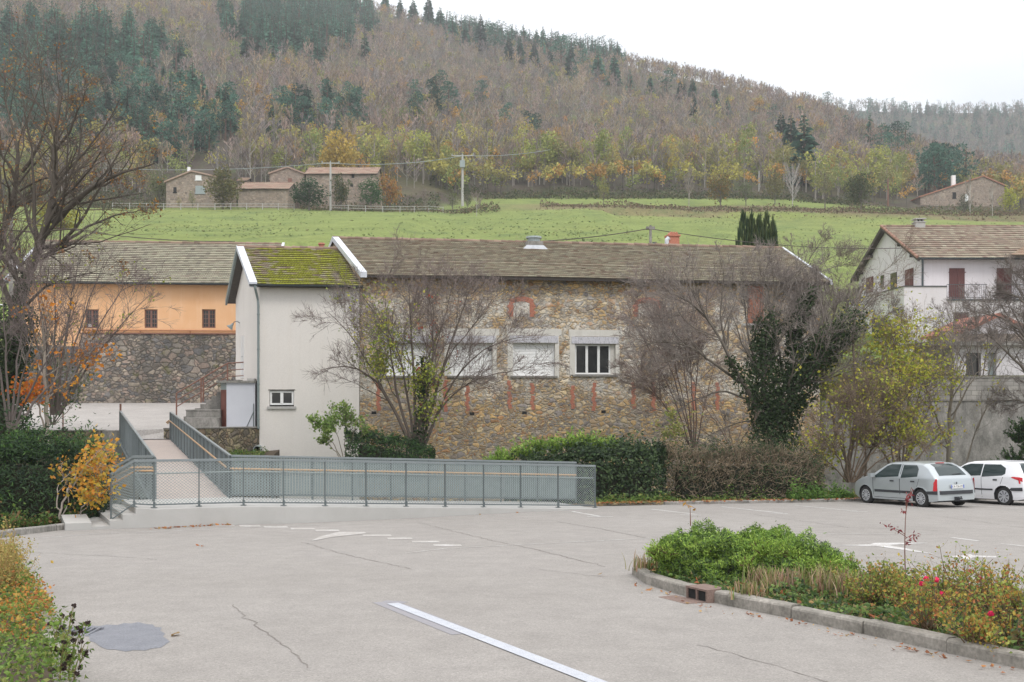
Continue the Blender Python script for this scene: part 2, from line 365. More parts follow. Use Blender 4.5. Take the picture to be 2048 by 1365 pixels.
PALW = [(.36,.29,.19),(.30,.22,.15),(.24,.20,.16),(.40,.34,.22),(.28,.24,.15)]
M['stone_low'] = stone_mat('yard_wall_stone', PALW, (.15,.13,.10), (2.4,2.4,3.0), .055, ((.08,.075,.06), .6), None, bump=1.2, moss=((.14,.16,.05), .5))
PALF = [(.36,.28,.215),(.30,.235,.19),(.40,.32,.25),(.26,.21,.175)]
M['stone_far'] = stone_mat('farm_stone', PALF, (.36,.31,.26), (1.6,1.6,2.6), .05, ((.2,.165,.14), .5), None, bump=.5)
def blocks():
    m, nt, b, o = newmat('concrete_blocks'); n = N(nt); t = n.n('ShaderNodeTexCoord'); s_ = n.n('ShaderNodeSeparateXYZ'); n.l(t.outputs['Object'], s_.inputs[0])
    cb = n.n('ShaderNodeCombineXYZ'); n.l(s_.outputs['X'], cb.inputs[0]); n.l(s_.outputs['Z'], cb.inputs[1])
    br = n.n('ShaderNodeTexBrick'); n.l(cb.outputs[0], br.inputs['Vector']); br.inputs['Scale'].default_value = 1.0
    br.inputs['Brick Width'].default_value = .5; br.inputs['Row Height'].default_value = .22; br.inputs['Mortar Size'].default_value = .012
    br.inputs['Color1'].default_value = (.40, .375, .34, 1); br.inputs['Color2'].default_value = (.33, .31, .285, 1); br.inputs['Mortar'].default_value = (.20, .19, .17, 1)
    z = n.noise(n.coord((1, 1, .5)), .7, 5, .65); c = n.mix(n.ramp(z.outputs['Fac'], [(.4, 0.), (.68, .75)]), br.outputs['Color'], (.12, .115, .105))
    n.l(c, b.inputs['Base Color']); b.inputs['Roughness'].default_value = .95; n.bump(br.outputs['Fac'], b, -.5, .02); return m
M['blocks'] = blocks()
M['tile'] = leafmat('roof_tiles', 0, .85, spec=.15)
def glassm(name, c, rough=.08, spec=.6):
    m, nt, b, o = newmat(name); b.inputs['Base Color'].default_value = (*c, 1); b.inputs['Roughness'].default_value = rough; b.inputs['Specular IOR Level'].default_value = spec; return m
M['glass'] = glassm('window_glass', (.018, .02, .022))
M['car_glass'] = glassm('car_glass', (.025, .04, .04), .04, .45)
M['ground'] = leafmat('ground', 0, .95, spec=.1)
def ground_mat():
    m, nt, b, o = newmat('hill_ground'); n = N(nt); a = n.n('ShaderNodeVertexColor', layer_name='Col'); v = n.coord()
    z = n.noise(v, .16, 8, .72); z2 = n.noise(v, 1.4, 5, .7); z3 = n.noise(n.coord((.35, 1, 1)), .05, 4, .6)
    c = n.mix(1.0, a.outputs[0], n.ramp(z.outputs['Fac'], [(.3, .80), (.7, 1.15)]), 'MULTIPLY')
    c = n.mix(1.0, c, n.ramp(z2.outputs['Fac'], [(.3, .86), (.7, 1.14)]), 'MULTIPLY')
    c = n.mix(n.ramp(z3.outputs['Fac'], [(.5, 0.), (.72, .35)]), c, (.24, .25, .08)); z4 = n.noise(n.coord((.5, .22, 1)), .35, 7, .75); c = n.mix(n.ramp(z4.outputs['Fac'], [(.50, 0.), (.66, .75)]), c, (.095, .135, .05)); z6 = n.noise(n.coord((1, .5, 1)), 2.6, 5, .8); c = n.mix(1.0, c, n.ramp(z6.outputs['Fac'], [(.3, .72), (.7, 1.28)]), 'MULTIPLY')
    n.l(c, b.inputs['Base Color']); b.inputs['Roughness'].default_value = .95; b.inputs['Specular IOR Level'].default_value = .1; n.bump(z2.outputs['Fac'], b, .6, .25); return m
M['hill'] = ground_mat()
M['soil'] = simple('soil', (.11, .08, .055), .95, (.06, .05, .035), 6, fine=40)

# ------------------------------------------------------------ the lie of the land
def smooth(a, b, x): t = np.clip((x - a) / (b - a), 0, 1); return t * t * (3 - 2 * t)
SKX = [-3500, -500, 0, 400, 700, 860, 1000, 1200, 1350, 1500, 1650, 1750, 1900, 2048, 2600, 5000]
SKY_ = [-276, -276, -166, -76, 4, 53, 84, 116, 153, 182, 230, 284, 325, 345, 360, 360]
SKD = [650, 650, 650, 640, 620, 600, 585, 560, 520, 480, 430, 400, 360, 340, 330, 330]
BNX = [-2000, 1100, 1250, 1400, 1500, 1620, 1700, 1850, 2048, 2600, 5000]
BNY = [330, 330, 260, 220, 206, 208, 220, 226, 224, 236, 246]
def height(X, Y):
    X = np.asarray(X, float); Y = np.asarray(Y, float)
    lot = gz(Y) - .12
    Ye = np.interp(X, [-60, -10.5, -9.5, 8, 60], [27, 27, 30, 36, 36.5])
    near = np.where(Y < Ye, lot, np.maximum(gz(Ye) - .12 - .75 * (Y - Ye), -5.0))
    right = smooth(15.5, 17.5, X); left = 1 - smooth(-13.5, -11.5, X - 0.0)
    zl = np.interp(Y, [0, 41.2, 41.9, 61.0, 62.6, 63.2, 74, 88, 130, 185], [-5, -5, -.7, .5, .6, 5.0, 7.5, 15.2, 24, 36])
    Yf = 47.5 + .15 * X
    zm = np.where(Y < Yf + 1.2, -5.0, np.interp(Y, [48, 54, 66, 88, 130, 185], [-3, 2, 5, 14.6, 23, 35.5]))
    zr = np.interp(Y, [0, 47.8, 48.9, 62, 72, 90, 130, 185], [-5, -5, 2.3, 3.6, 5.5, 13.0, 20.5, 34.2])
    far = zl * left + (1 - left) * (zm * (1 - right) + zr * right)
    z = np.where(Y < 40, near, np.maximum(near, far))
    z = np.where((Y >= 40) & (far < -4.9), -5.0, z)
    # the hill
    px = CX + X / np.maximum(Y, 1) * FOC
    e = (HOR - np.interp(px, SKX, SKY_)) / FOC; D = np.interp(px, SKX, SKD)
    Y0 = 185.0; z0 = far
    rt = smooth(850, 1000, px)
    Ym = 200 + 24 * rt; zm_ = 38.6 + rt * 6.8 - smooth(1500, 1900, px) * 3.2
    zb = 35.8 - smooth(900, 1600, px) * .8
    zh = np.where(Y < Ym, zb + (zm_ - zb) * (Y - Y0) / (Ym - Y0), zm_ + (EYE + e * D - zm_) * (Y - Ym) / (D - Ym))
    zh = np.where(Y > D, EYE + e * D - .35 * (Y - D), zh)
    und = np.sin(X * .021 + Y * .013) * 3.2 + np.sin(X * .047 - Y * .031) * 1.6
    zh = zh + und * smooth(240, 330, Y) * (1 - smooth(D - 60, D, Y))
    zh = zh + (np.sin(X * .06) * .5 + np.sin(X * .11 + Y * .07) * .3) * smooth(80, 120, Y) * (1 - smooth(185, 230, Y)) * .8
    return np.where(Y > Y0, zh, z + (np.sin(X * .06) * .5 + np.sin(X * .11 + Y * .07) * .3) * smooth(95, 125, Y) * .8)
def H(x, y): return float(height(np.array([x]), np.array([y]))[0])

def grid_mesh(name, XX, YY, ZZ, C, mat, parent=None):
    ny, nx = XX.shape; v = np.stack([XX, YY, ZZ], -1).reshape(-1, 3)
    i = np.arange(ny * nx).reshape(ny, nx); q = np.stack([i[:-1, :-1], i[:-1, 1:], i[1:, 1:], i[1:, :-1]], -1).reshape(-1, 4)
    mb = MB(); mb.add(v, q=q, c=C.reshape(-1, 3)); return mb.build(name, mat, parent, smooth=True, colattr=True)
# near ground: car park bed, banks of the stream, foot of the buildings
xs = np.arange(-70, 75.1, .8); ys = np.arange(-25, 76.1, .7)
XX, YY = np.meshgrid(xs, ys); ZZ = height(XX, YY)
C = np.zeros(XX.shape + (3,)); C[...] = (.10, .095, .055)
gr = np.clip((np.sin(XX * .9 + YY * .7) + np.sin(XX * .37 - YY * .9)) * .3 + .5, 0, 1)[..., None]
C = C * (1 - gr * .5) + np.array((.12, .16, .045)) * gr * .5
C[YY > 64] = (.19, .27, .06)
tag(grid_mesh('river_bank', XX, YY, ZZ, C, M['hill']), kind='structure', label='earth banks of the stream below the footbridge')
# the hill, in rows that widen with distance
us = np.arange(-2700, 2701, 30.0); yr = np.concatenate([np.arange(76, 240, 2.0), np.arange(240, 460, 5.0), np.arange(460, 760, 12.0), [800, 900, 1000]])
UU, YY = np.meshgrid(us, yr); XX = UU * YY / FOC; ZZ = height(XX, YY)
px = CX + UU; C = np.zeros(XX.shape + (3,)); C[...] = (.182, .222, .070)
rt = smooth(850, 1000, px); Ym = 200 + 24 * rt
nzv = np.sin(XX * .09) * 3 + np.sin(XX * .23) * 1.6
forest = smooth(0, 3, YY - Ym - nzv * .4)[..., None]; C = C * (1 - forest) + np.array((.085, .07, .055)) * forest
bank = (smooth(183, 186, YY + nzv) * (1 - smooth(197, 200, YY + nzv * .6)) * smooth(900, 1150, px))[..., None] * .85
C = C * (1 - bank) + np.array((.17, .125, .085)) * bank
farm = (smooth(172, 178, YY + nzv) * (1 - smooth(880, 960, px)) * smooth(250, 330, px) * (YY < 202))[..., None] * .55
C = C * (1 - farm) + np.array((.12, .15, .05)) * farm
hill = tag(grid_mesh('hillside', XX, YY, ZZ, C, M['hill']), kind='structure', label='green meadow rising to the wooded hill')
# the farther ridge at the right
us = np.arange(-400, 2701, 40.0); tt = np.linspace(0, 1, 30)
UU, TT = np.meshgrid(us, tt); YY = 520 + TT * 500; XX = UU * YY / FOC
er = (HOR - np.interp(CX + UU, BNX, BNY)) / FOC
ZZ = np.where(TT < .86, 30 + (EYE + er * 950 - 30) * (TT / .86), EYE + er * 950 - 200 * (TT - .86)) + np.sin(XX * .03) * 2 * (TT < .8)
C = np.zeros(XX.shape + (3,)); C[...] = (.075, .065, .052)
ridge = tag(grid_mesh('far_ridge', XX, YY, ZZ, C, M['hill']), kind='structure', label='hazy farther wooded ridge')
def ridge_z(u, Y):
    t = (Y - 520) / 500; er = (HOR - np.interp(CX + u, BNX, BNY)) / FOC
    return 30 + (EYE + er * 950 - 30) * np.minimum(t / .86, 1) + np.sin(u * Y / FOC * .03) * 2 * (t < .8)

# ------------------------------------------------------------ car park
kr = [G(1190, 1013)[:2], G(1330, 1010)[:2], G(1500, 1007)[:2], G(1720, 1003)[:2], G(2048, 1000)[:2], (40, 36.5), (60, 37)]
kl = [(-40, 8), (-22, 11), (-14, 15.5), G(0, 1077)[:2], G(90, 1064)[:2], G(182, 1055)[:2]]
lot = [(60, -24), (-60, -24), (-60, 7)] + [tuple(p) for p in kl] + [(-10.1, 27.0), (-8, 29.2), (-2, 30.4)] + [tuple(p) for p in kr]
lot3 = [(x, y, gz(y)) for x, y in lot]
mb = MB(); mb.sheet(lot3[::-1]); lo = mb.build('car_park', M['asphalt']); tag(lo, kind='structure', label='pale grey asphalt car park')
if lo.data.polygons[0].normal.z < 0: lo.data.flip_normals()
def mark(name, polys, mat, label, cat='road marking', dz=.004, group=None):
    m_ = MB()
    for p in polys:
        pts = [G(x, y) + np.array((0, 0, dz)) for x, y in p]; m_.sheet(pts)
    o = m_.build(name, mat); return tag(o, label=label, cat=cat, group=group)
def strip(p0, p1, w):                                     # ground line of constant width from pixel to pixel
    a, b = G(*p0), G(*p1); d = (b - a)[:2]; d /= np.linalg.norm(d); s_ = np.array((-d[1], d[0])) * w / 2
    return [(a[0]-s_[0], a[1]-s_[1]), (b[0]-s_[0], b[1]-s_[1]), (b[0]+s_[0], b[1]+s_[1]), (a[0]+s_[0], a[1]+s_[1])]
def wline(name, segs, mat, label, w=.1, dz=.004, group=None, cat='road marking'):
    m_ = MB()
    for p0, p1 in segs: m_.sheet([(x, y, gz(y) + dz) for x, y in strip(p0, p1, w)])
    return tag(m_.build(name, mat), label=label, cat=cat, group=group)
# worn patch of tar under the stripe's end, then the stripe
m_ = MB(); a = strip((768, 1204), (930, 1268), .30); m_.sheet([(x, y, gz(y) + .003) for x, y in a]); m_.sheet([(x, y, gz(y) + .0035) for x, y in strip((768, 1203), (812, 1206), .12)])
tag(m_.build('tar_smear', M['tar_edge']), label='dark smear of tar around the tip of the white lane stripe', cat='tar smear')
wline('lane_stripe', [((785, 1208), (1420, 1453))], M['paint_blue'], 'broad white stripe running diagonally to the bottom edge', w=.15, dz=.008)
ds = [(429,467,1051),(478,519,1052.5),(527,574,1054.5),(581,628,1058),(630,677,1061.5),(677,730,1066),(725,781,1071.5),(774,823,1077.5),(823,877,1084),(866,921,1091)]
for i, (x0, x1, y) in enumerate(ds):
    mark('dash_marking', [[(x0, y-1.6), (x1, y-1.4), (x1+3, y+1.6), (x0+2, y+1.8)]], M['paint_worn'], 'short white dash in the slanting row in front of the ramp', group='row of short white dashes')
mark('arrow_marking', [[(622,1083),(640,1074),(672,1066),(690,1064.5),(712,1067),(735,1067.5),(700,1071.5),(665,1075),(640,1080)]], M['paint_worn'], 'worn white arrow crossing the row of dashes', dz=.007)
wline('bay_line', [((888, 1098), (1300, 1077)), ((810, 1107), (888, 1098))], M['paint_worn'], 'long thin white line from the row of dashes towards the island', w=.06)
for a, b, w, l in [((1303,1019),(1395,1029.5),((1360,1030),(1402,1031)),'white bay line nearest the end of the grey ramp'), ((1444,1014),(1565,1027),((1540,1027.5),(1576,1028)),'second white bay line from the end of the ramp'),
              ((1589,1011),(1715,1023),((1700,1023.5),(1735,1024)),'white bay line midway between the ramp and the silver car'), ((1717,1007),(1885,1020),((1850,1020.5),(1893,1021)),'white bay line running under the silver car'),
              ((1937,1011),(2036,1017),((2012,1017.3),(2043,1017.6)),'white bay line between the silver and the white car')]:
    wline('bay_line', [(a, b)] + ([w] if w else []), M['paint'], l, w=.10, group='lines marking the parking bays')
wline('bay_line', [((1145,1023.5),(1203,1034)),((1175,1033.6),(1226,1034))], M['paint'], 'short white bay line right in front of the end of the ramp', w=.10, group='lines marking the parking bays')
mark('arrow_marking', [[(1672,1091.5),(1740,1089.5),(1750,1086.5),(1858,1086.5),(1778,1091),(1872,1109.5),(1822,1103),(1752,1093)]], M['paint'], 'large white arrow painted behind the island bush', dz=.005)
mark('arrow_marking', [[(1893,1114),(1942,1109.5),(1945,1111.5),(1993,1113.5),(1993,1116),(1945,1116),(1938,1121),(1920,1116.5)]], M['paint'], 'smaller white arrow painted behind the yellow roses', dz=.005)
wline('bay_line', [((1600,1068),(1862,1068.5))], M['paint_worn'], 'faint thin white line behind the island bush', w=.07)
wline('bay_line', [((1903,1075.5),(1957,1082.5))], M['paint'], 'short white dash behind the sapling on the right', w=.10)
wline('bay_line', [((2000,1088),(2060,1094))], M['paint'], 'short white dash cut by the right edge of the photo', w=.10)
wline('bay_line', [((60,1079),(180,1069)), ((180,1069),(640,1050))], M['paint_worn'], 'thin worn white line following the foot of the ramp', w=.06)
def crack(name, pts, label, w=.018, jit=.03, seed=0, dz=.0035):
    r = np.random.default_rng(seed); W = np.array([G(*p) for p in pts]); out = []
    for a, b in zip(W[:-1], W[1:]):
        k = max(3, int(np.linalg.norm(b - a) / .12)); t = np.linspace(0, 1, k, endpoint=False)[:, None]; out.append(a + (b - a) * t + r.normal(0, jit, (k, 3)) * (1, 1, 0))
    W = np.vstack(out + [W[-1:]]); W[:, 2] = gz(W[:, 1]) + dz
    d = np.gradient(W, axis=0); s_ = np.stack([-d[:, 1], d[:, 0], 0 * d[:, 0]], 1); s_ /= np.linalg.norm(s_, axis=1)[:, None] + 1e-9
    ww = (w * r.uniform(.25, 1, len(W)))[:, None] / 2; L, R = W - s_ * ww, W + s_ * ww; v = np.empty((len(W) * 2, 3)); v[0::2] = L; v[1::2] = R
    v[:, 2] = gz(v[:, 1]) + dz; i = np.arange(len(W) - 1) * 2
    m_ = MB(); m_.add(v, q=np.stack([i, i + 1, i + 3, i + 2], 1)); return tag(m_.build(name, M['crack']), label=label, cat='crack')
crack('asphalt_crack', [(465,1210),(520,1258),(560,1285),(600,1318),(615,1337)], 'jagged crack in the asphalt right of the dark patch', .02, .02, 1)
crack('asphalt_crack', [(838,1046),(985,1082),(1060,1097),(1210,1134)], 'long crack running from the ramp towards the island', .03, .02, 2)
crack('asphalt_crack', [(600,1084),(700,1112),(822,1139)], 'thin crack in the asphalt below the row of dashes', .025, .02, 3)
crack('asphalt_crack', [(1115,1044),(1200,1058),(1298,1078)], 'thin crack behind the tip of the island', .03, .02, 4)
crack('asphalt_crack', [(1395,1290),(1480,1312),(1560,1335),(1670,1368)], 'thin crack in front of the island kerb', .014, .015, 5)
crack('asphalt_crack', [(1075,1140),(1215,1155)], 'short faint crack left of the island tip', .016, .02, 6)
crack('asphalt_crack', [(1500,1028),(1700,1056),(1900,1062)], 'faint crack crossing the parking bays', .03, .03, 7)
crack('asphalt_crack', [(1870,1032),(2060,1058)], 'faint crack in front of the parked cars', .03, .03, 8)
crack('asphalt_crack', [(60,1106),(230,1113),(340,1122)], 'faint crack along the left of the car park', .02, .03, 9)
mark('tar_patch', [[(166,1258),(184,1252),(200,1253),(214,1250),(235,1251),(248,1247),(262,1248),(276,1245),(292,1249),(306,1250),(310,1255),(324,1256),(320,1262),(330,1268),(326,1274),(340,1284),(332,1289),(322,1296),(304,1298),(290,1302),(268,1301),(252,1304),(230,1300),(215,1300),(200,1294),(190,1286),(180,1283),(178,1272),(168,1266)]], M['tar'], 'dark round patch of tar on the left', 'tar patch', .003)
# drain grating at the edge of the patch
def pxbox(mb, px, py, w, d, h, z=0, m=0):
    g = G(px, py); mb.box(g[0]-w/2, g[0]+w/2, g[1]-d/2, g[1]+d/2, g[2]+z, g[2]+z+h, m)
r_ = empty('drain_grating', G(150, 1266), label='small iron drain grating by the left flower bed', cat='drain')
mb = MB()
for i in range(7): mb.box(-.19 + i * .06, -.165 + i * .06, -.16, .16, .001, .016)
mb.box(-.22, .22, -.19, -.16, .001, .016); mb.box(-.22, .22, .16, .19, .001, .016)
mb.build('grate', M['tar'], r_)

# ------------------------------------------------------------ kerbs and beds
def kerb(name, pts, label, w=.16, h=.13, unit=1.0, seed=1, mat='kerb', extra=0.0):
    """row of kerb stones following ground points; each stone a little out of line"""
    r = np.random.default_rng(seed); root = empty(name, (0, 0, 0), label=label, cat='kerb'); W = np.array([p[:2] for p in pts], float)
    seg = np.linalg.norm(np.diff(W, axis=0), axis=1); L = np.concatenate([[0], np.cumsum(seg)]); n_ = max(1, int(L[-1] / unit)); S = np.linspace(0, L[-1], n_ + 1)
    at = lambda s_: np.array([np.interp(s_, L, W[:, 0]), np.interp(s_, L, W[:, 1])])
    mb = MB()
    for s0, s1 in zip(S[:-1], S[1:]):
        a, b = at(s0 + .006), at(s1 - .006); d = (b - a) / np.linalg.norm(b - a); nn = np.array((-d[1], d[0])); j = r.normal(0, .006, 4)
        prof = [(0 , -.1), (0, h * .80), (.012, h * .94), (.035, h), (w - .02, h), (w, h * .9), (w, -.1)]
        k = 4; rows = []
        for i in range(k + 1):
            p = a + (b - a) * i / k
            rows.append([(p[0] + nn[0] * (o_ + j[0]), p[1] + nn[1] * (o_ + j[0]), gz(p[1]) + z_ + (j[1] if z_ > 0 else 0) + (r.normal(0, .003) if z_ > 0 else 0)) for o_, z_ in prof])
        v = np.array(rows).reshape(-1, 3); m_ = len(prof); q = [(i*m_+c_, i*m_+c_+1, (i+1)*m_+c_+1, (i+1)*m_+c_) for i in range(k) for c_ in range(m_-1)]
        mb.add(v, q=q); mb.add(v[:m_], t=[(0, i, i+1) for i in range(1, m_-1)]); mb.add(v[-m_:], t=[(0, i+1, i) for i in range(1, m_-1)])
    mb.build('kerb_stones', M[mat], root); return root
ISL = [G(1274,1138)[:2] + (.25, .25), G(1262,1150)[:2], G(1268,1161)[:2], G(1324,1179)[:2], G(1378,1196)[:2], G(1415,1206)[:2], G(1465,1213)[:2], G(1573,1235)[:2], G(1697,1262)[:2], G(1862,1300)[:2], G(2048,1338)[:2], G(2350,1410)[:2]]
ISL_in = [p for p in ISL]
kerb('island_kerb', ISL, 'weathered stone kerb edging the planted island on the right', w=-.17, h=.135, unit=1.0, seed=3) if False else None
def offs(pl, d):
    W = np.array(pl, float); t = np.gradient(W, axis=0); t /= np.linalg.norm(t, axis=1)[:, None]; return W + np.stack([-t[:, 1], t[:, 0]], 1) * d
ISLw = [np.array(p) for p in ISL]
kerb('island_kerb', ISLw, 'weathered stone kerb edging the planted island on the right', w=.17, h=.135, unit=.95, seed=3)
far_isl = [(8.6, 6.0), (8.4, 9.0), (6.6, 11.6), (5.2, 13.6), (4.0, 15.2), (2.6, 15.7), tuple(ISL[0])]
kerb('island_kerb', far_isl, 'far side of the island kerb hidden behind the bushes', w=.17, h=.135, unit=.95, seed=5)
bed = [tuple(p) for p in offs(ISLw, .15)] + [tuple(p) for p in offs(far_isl, .15)][:-1]
def bedmesh(name, pts, dz, label, sub=.25, seed=0):
    """soil bed: a bumpy skin inside the outline"""
    pts = np.array(pts); x0, y0 = pts.min(0); x1, y1 = pts.max(0)
    m_ = MB(); m_.sheet([(x, y, gz(y) + dz) for x, y in pts]); o = m_.build(name, M['soil'])
    if o.data.polygons[0].normal.z < 0: o.data.flip_normals()
    return tag(o, label=label, kind='structure')
bedmesh('flower_bed', bed, .10, 'soil of the planted island')
LB = [(-2.6, 5.0), G(150,1400)[:2], G(140,1330)[:2], G(112,1265)[:2], G(85,1200)[:2], G(55,1150)[:2], G(20,1118)[:2], G(-60,1100)[:2], (-14, 16)]
kerb('bed_kerb', LB, 'low kerb of the flower bed at the lower left', w=.15, h=.10, unit=.9, seed=8)
bedmesh('flower_bed', [tuple(p) for p in offs([np.array(p) for p in LB], .14)] + [(-16, 10), (-8, 3)], .07, 'soil of the lower left flower bed')
kerb('left_kerb', [(-14, 15.5), G(0,1077)[:2], G(90,1064)[:2], G(182,1055)[:2]], 'mossy kerb in front of the dark green hedge', w=.15, h=.14, unit=1.0, seed=9, mat='concrete_old')
kerb('right_kerb', kr[1:], 'low kerb between the parking bays and the hedge', w=.14, h=.10, unit=1.0, seed=10, mat='concrete_old')
# verges carrying the hedges
def verge(name, front, depth, label, dz=.07):
    F_ = np.array([p[:2] for p in front], float); k = 4
    rows = []
    for i in range(k + 1): rows.append([(x, y + depth * i / k, gz(y + depth * i / k) + dz + (.04 * math.sin(x * 3 + i) if i else 0)) for x, y in F_])
    R_ = np.array(rows); C = np.zeros(R_.shape[:2] + (3,)); C[...] = (.13, .12, .06)
    return tag(grid_mesh(name, R_[..., 0], R_[..., 1], R_[..., 2], C, M['hill']), kind='structure', label=label)
fr = np.array([p for p in kr[0:]]); X = np.linspace(fr[0][0] - .3, 45, 60); verge('grass_verge', np.stack([X, np.interp(X, fr[:, 0], fr[:, 1]) + .12], 1), 2.6, 'strip of earth and grass under the long hedge')
fl = np.array([(-40, 8.2), (-22, 11.2), (-14.0, 15.7), (-10.6, 20.8), (-10.45, 22.0), (-10.2, 23.7)])
verge('grass_verge', np.stack([np.array([-40, -30, -22, -18, -14.1, -12, -11.2, -10.65, -10.15]), np.array([8.4, 9.6, 11.4, 13.4, 15.9, 18.6, 19.9, 20.9, 23.95])], 1), 6.0, 'strip of earth under the dark green hedge')
# ------------------------------------------------------------ roofs, windows, walls
def lerp(a, b, t): return a + (b - a) * t
def roof_tiles(mb, E0, E1, R0, R1, rows, tw=.22, lift=.05, cols=None, lich=.5, moss=0.0, seed=0, wave=.018):
    """courses of interlocking tiles between the eave E0-E1 and the ridge R0-R1"""
    r = np.random.default_rng(seed); E0, E1, R0, R1 = (np.array(p, float) for p in (E0, E1, R0, R1))
    nrm = np.cross(E1 - E0, R0 - E0); nrm /= np.linalg.norm(nrm)
    Lx = max(np.linalg.norm(E1 - E0), np.linalg.norm(R1 - R0)); nt = max(2, int(Lx / tw)); sp = 6; ns = nt * sp + 1; s_ = np.linspace(0, 1, ns)
    prof = (wave * (1 - np.abs(((np.arange(ns) / (sp / 2.0)) % 1) * 2 - 1)) ** 1.0)
    base = np.array(cols if cols is not None else [(.15, .105, .08), (.20, .135, .10), (.12, .10, .08), (.17, .12, .085)])
    lichc = np.array((.42, .415, .30)); mossc = np.array((.25, .27, .02)); V = []; C = []; Q = []; n0 = 0
    tid = np.minimum(np.arange(ns) // sp, nt - 1)
    sag = r.normal(0, .006, (rows + 1, 1)) + .02 * np.sin(s_ * 9 + seed)[None, :]
    for j in range(rows):
        t0, t1 = j / rows, (j + 1) / rows
        rc = (base[r.integers(0, len(base), nt)] * .55 + base.mean(0) * .45) * r.uniform(.85, 1.13, (nt, 1)); c = rc[tid]
        pj = r.normal(0, .004, nt)[tid]
        a0 = lerp(E0, R0, t0)[None] + (lerp(E1, R1, t0) - lerp(E0, R0, t0))[None] * s_[:, None]
        a1 = lerp(E0, R0, t1)[None] + (lerp(E1, R1, t1) - lerp(E0, R0, t1))[None] * s_[:, None]
        l0 = (lift + prof + pj + sag[j])[:, None] * nrm; l1 = (prof * .8 + sag[min(j + 1, rows)] )[:, None] * nrm
        lo_ = a0 + (sag[j] + prof * .3)[:, None] * nrm * 1.0
        mid = a0 + (a1 - a0) * .28; lm = (lift * .72 + prof + pj + sag[j])[:, None] * nrm
        li = np.clip(r.normal(lich + .06 * math.sin(j * 2.1), .20, nt), 0, .95)[tid][:, None]
        ce = c * (1 - li) + lichc * li; cm = c * (1 - li * .65) + lichc * li * .65; ct = c * (1 - li * .15) + lichc * li * .15
        if moss:
            x = s_ * Lx; mo = np.array([mnoise.noise(Vector((xx * .55, t0 * 2.2, seed))) for xx in x]); mo2 = np.array([mnoise.noise(Vector((xx * 3.1, t0 * 13, seed + 9))) for xx in x])
            edge = np.minimum(1, np.minimum(s_ * 8, (1 - s_) * 14)) ; mf = np.clip((mo * .8 + mo2 * .9 + .35 * (1 - t0) + .30) * 1.8 * moss * edge, 0, .95)[:, None]
            mb_ = mossc * r.uniform(.7, 1.3, (ns, 1)); ce = ce * (1 - mf) + mb_ * mf; cm = cm * (1 - mf) + mb_ * mf; ct = ct * (1 - mf * .8) + mb_ * mf * .8
            l0 = l0 + mf * .02 * nrm; lm = lm + mf * .02 * nrm
        v = np.concatenate([lo_, a0 + l0, mid + lm, a1 + l1]); V.append(v); C.append(np.concatenate([c * .8, ce, cm, ct]))  # riser foot painted darker, shade under the tile edge put into the colour
        i = np.arange(ns - 1)
        for k in range(3): Q.append(np.stack([n0 + k*ns + i, n0 + k*ns + i + 1, n0 + (k+1)*ns + i + 1, n0 + (k+1)*ns + i], 1))
        n0 += 4 * ns
    mb.add(np.concatenate(V), q=np.concatenate(Q), c=np.concatenate(C)); return mb
def ridge_caps(mb, R0, R1, r=.10, step=.38, c=(.24, .17, .13), seed=0):
    R0, R1 = np.array(R0, float), np.array(R1, float); L = np.linalg.norm(R1 - R0); n = int(L / step); rr = np.random.default_rng(seed); d = (R1 - R0) / L
    for i in range(n):
        a = R0 + d * step * i; b = a + d * (step + .02); k = rr.uniform(.7, 1.3); z = rr.normal(0, .008)
        mb.tube([a + (0, 0, z), b + (0, 0, z - .012)], [r * 1.12, r * .92], n=8, c=tuple(np.array(c) * k))
def slab(mb, E0, E1, R0, R1, th=.12, m=0):
    E0, E1, R0, R1 = (np.array(p, float) for p in (E0, E1, R0, R1)); nrm = np.cross(E1 - E0, R0 - E0); nrm /= np.linalg.norm(nrm); d = -nrm * .015; e = d - nrm * th
    mb.hexa([E0 + e, E1 + e, R1 + e, R0 + e, E0 + d, E1 + d, R1 + d, R0 + d], m)
def casement(par, x0, x1, z0, z1, y, n=2, fr=.07, mat='pvc', glass='glass', depth=.06, grid=None, name='window', label=None):
    """window: outer frame, sashes with glass; panes are a sub-part"""
    mb = MB(); mb.box(x0, x1, y, y+depth, z0, z0+fr); mb.box(x0, x1, y, y+depth, z1-fr, z1); mb.box(x0, x0+fr, y, y+depth, z0+fr, z1-fr); mb.box(x1-fr, x1, y, y+depth, z0+fr, z1-fr)
    w = (x1 - x0) / n
    for i in range(1, n): mb.box(x0+w*i-fr*.8, x0+w*i+fr*.8, y-.012, y+depth-.004, z0+fr, z1-fr)
    if grid:
        for i in range(n):
            a = x0 + w * i
            for k in range(1, grid): zz = z0 + (z1 - z0) * k / grid; mb.box(a+fr*.6, a+w-fr*.6, y+.01, y+depth-.008, zz-.015, zz+.015)
            mb.box(a+w/2-.012, a+w/2+.012, y+.012, y+depth-.01, z0+fr, z1-fr)
    o = mb.build(name, M[mat], par)
    if label: o['label'] = label
    g = MB(); g.add([(x0+fr,y+.035,z0+fr),(x1-fr,y+.035,z0+fr),(x1-fr,y+.035,z1-fr),(x0+fr,y+.035,z1-fr)], q=[(0,1,2,3)]); g.build('pane', M[glass], o); return o

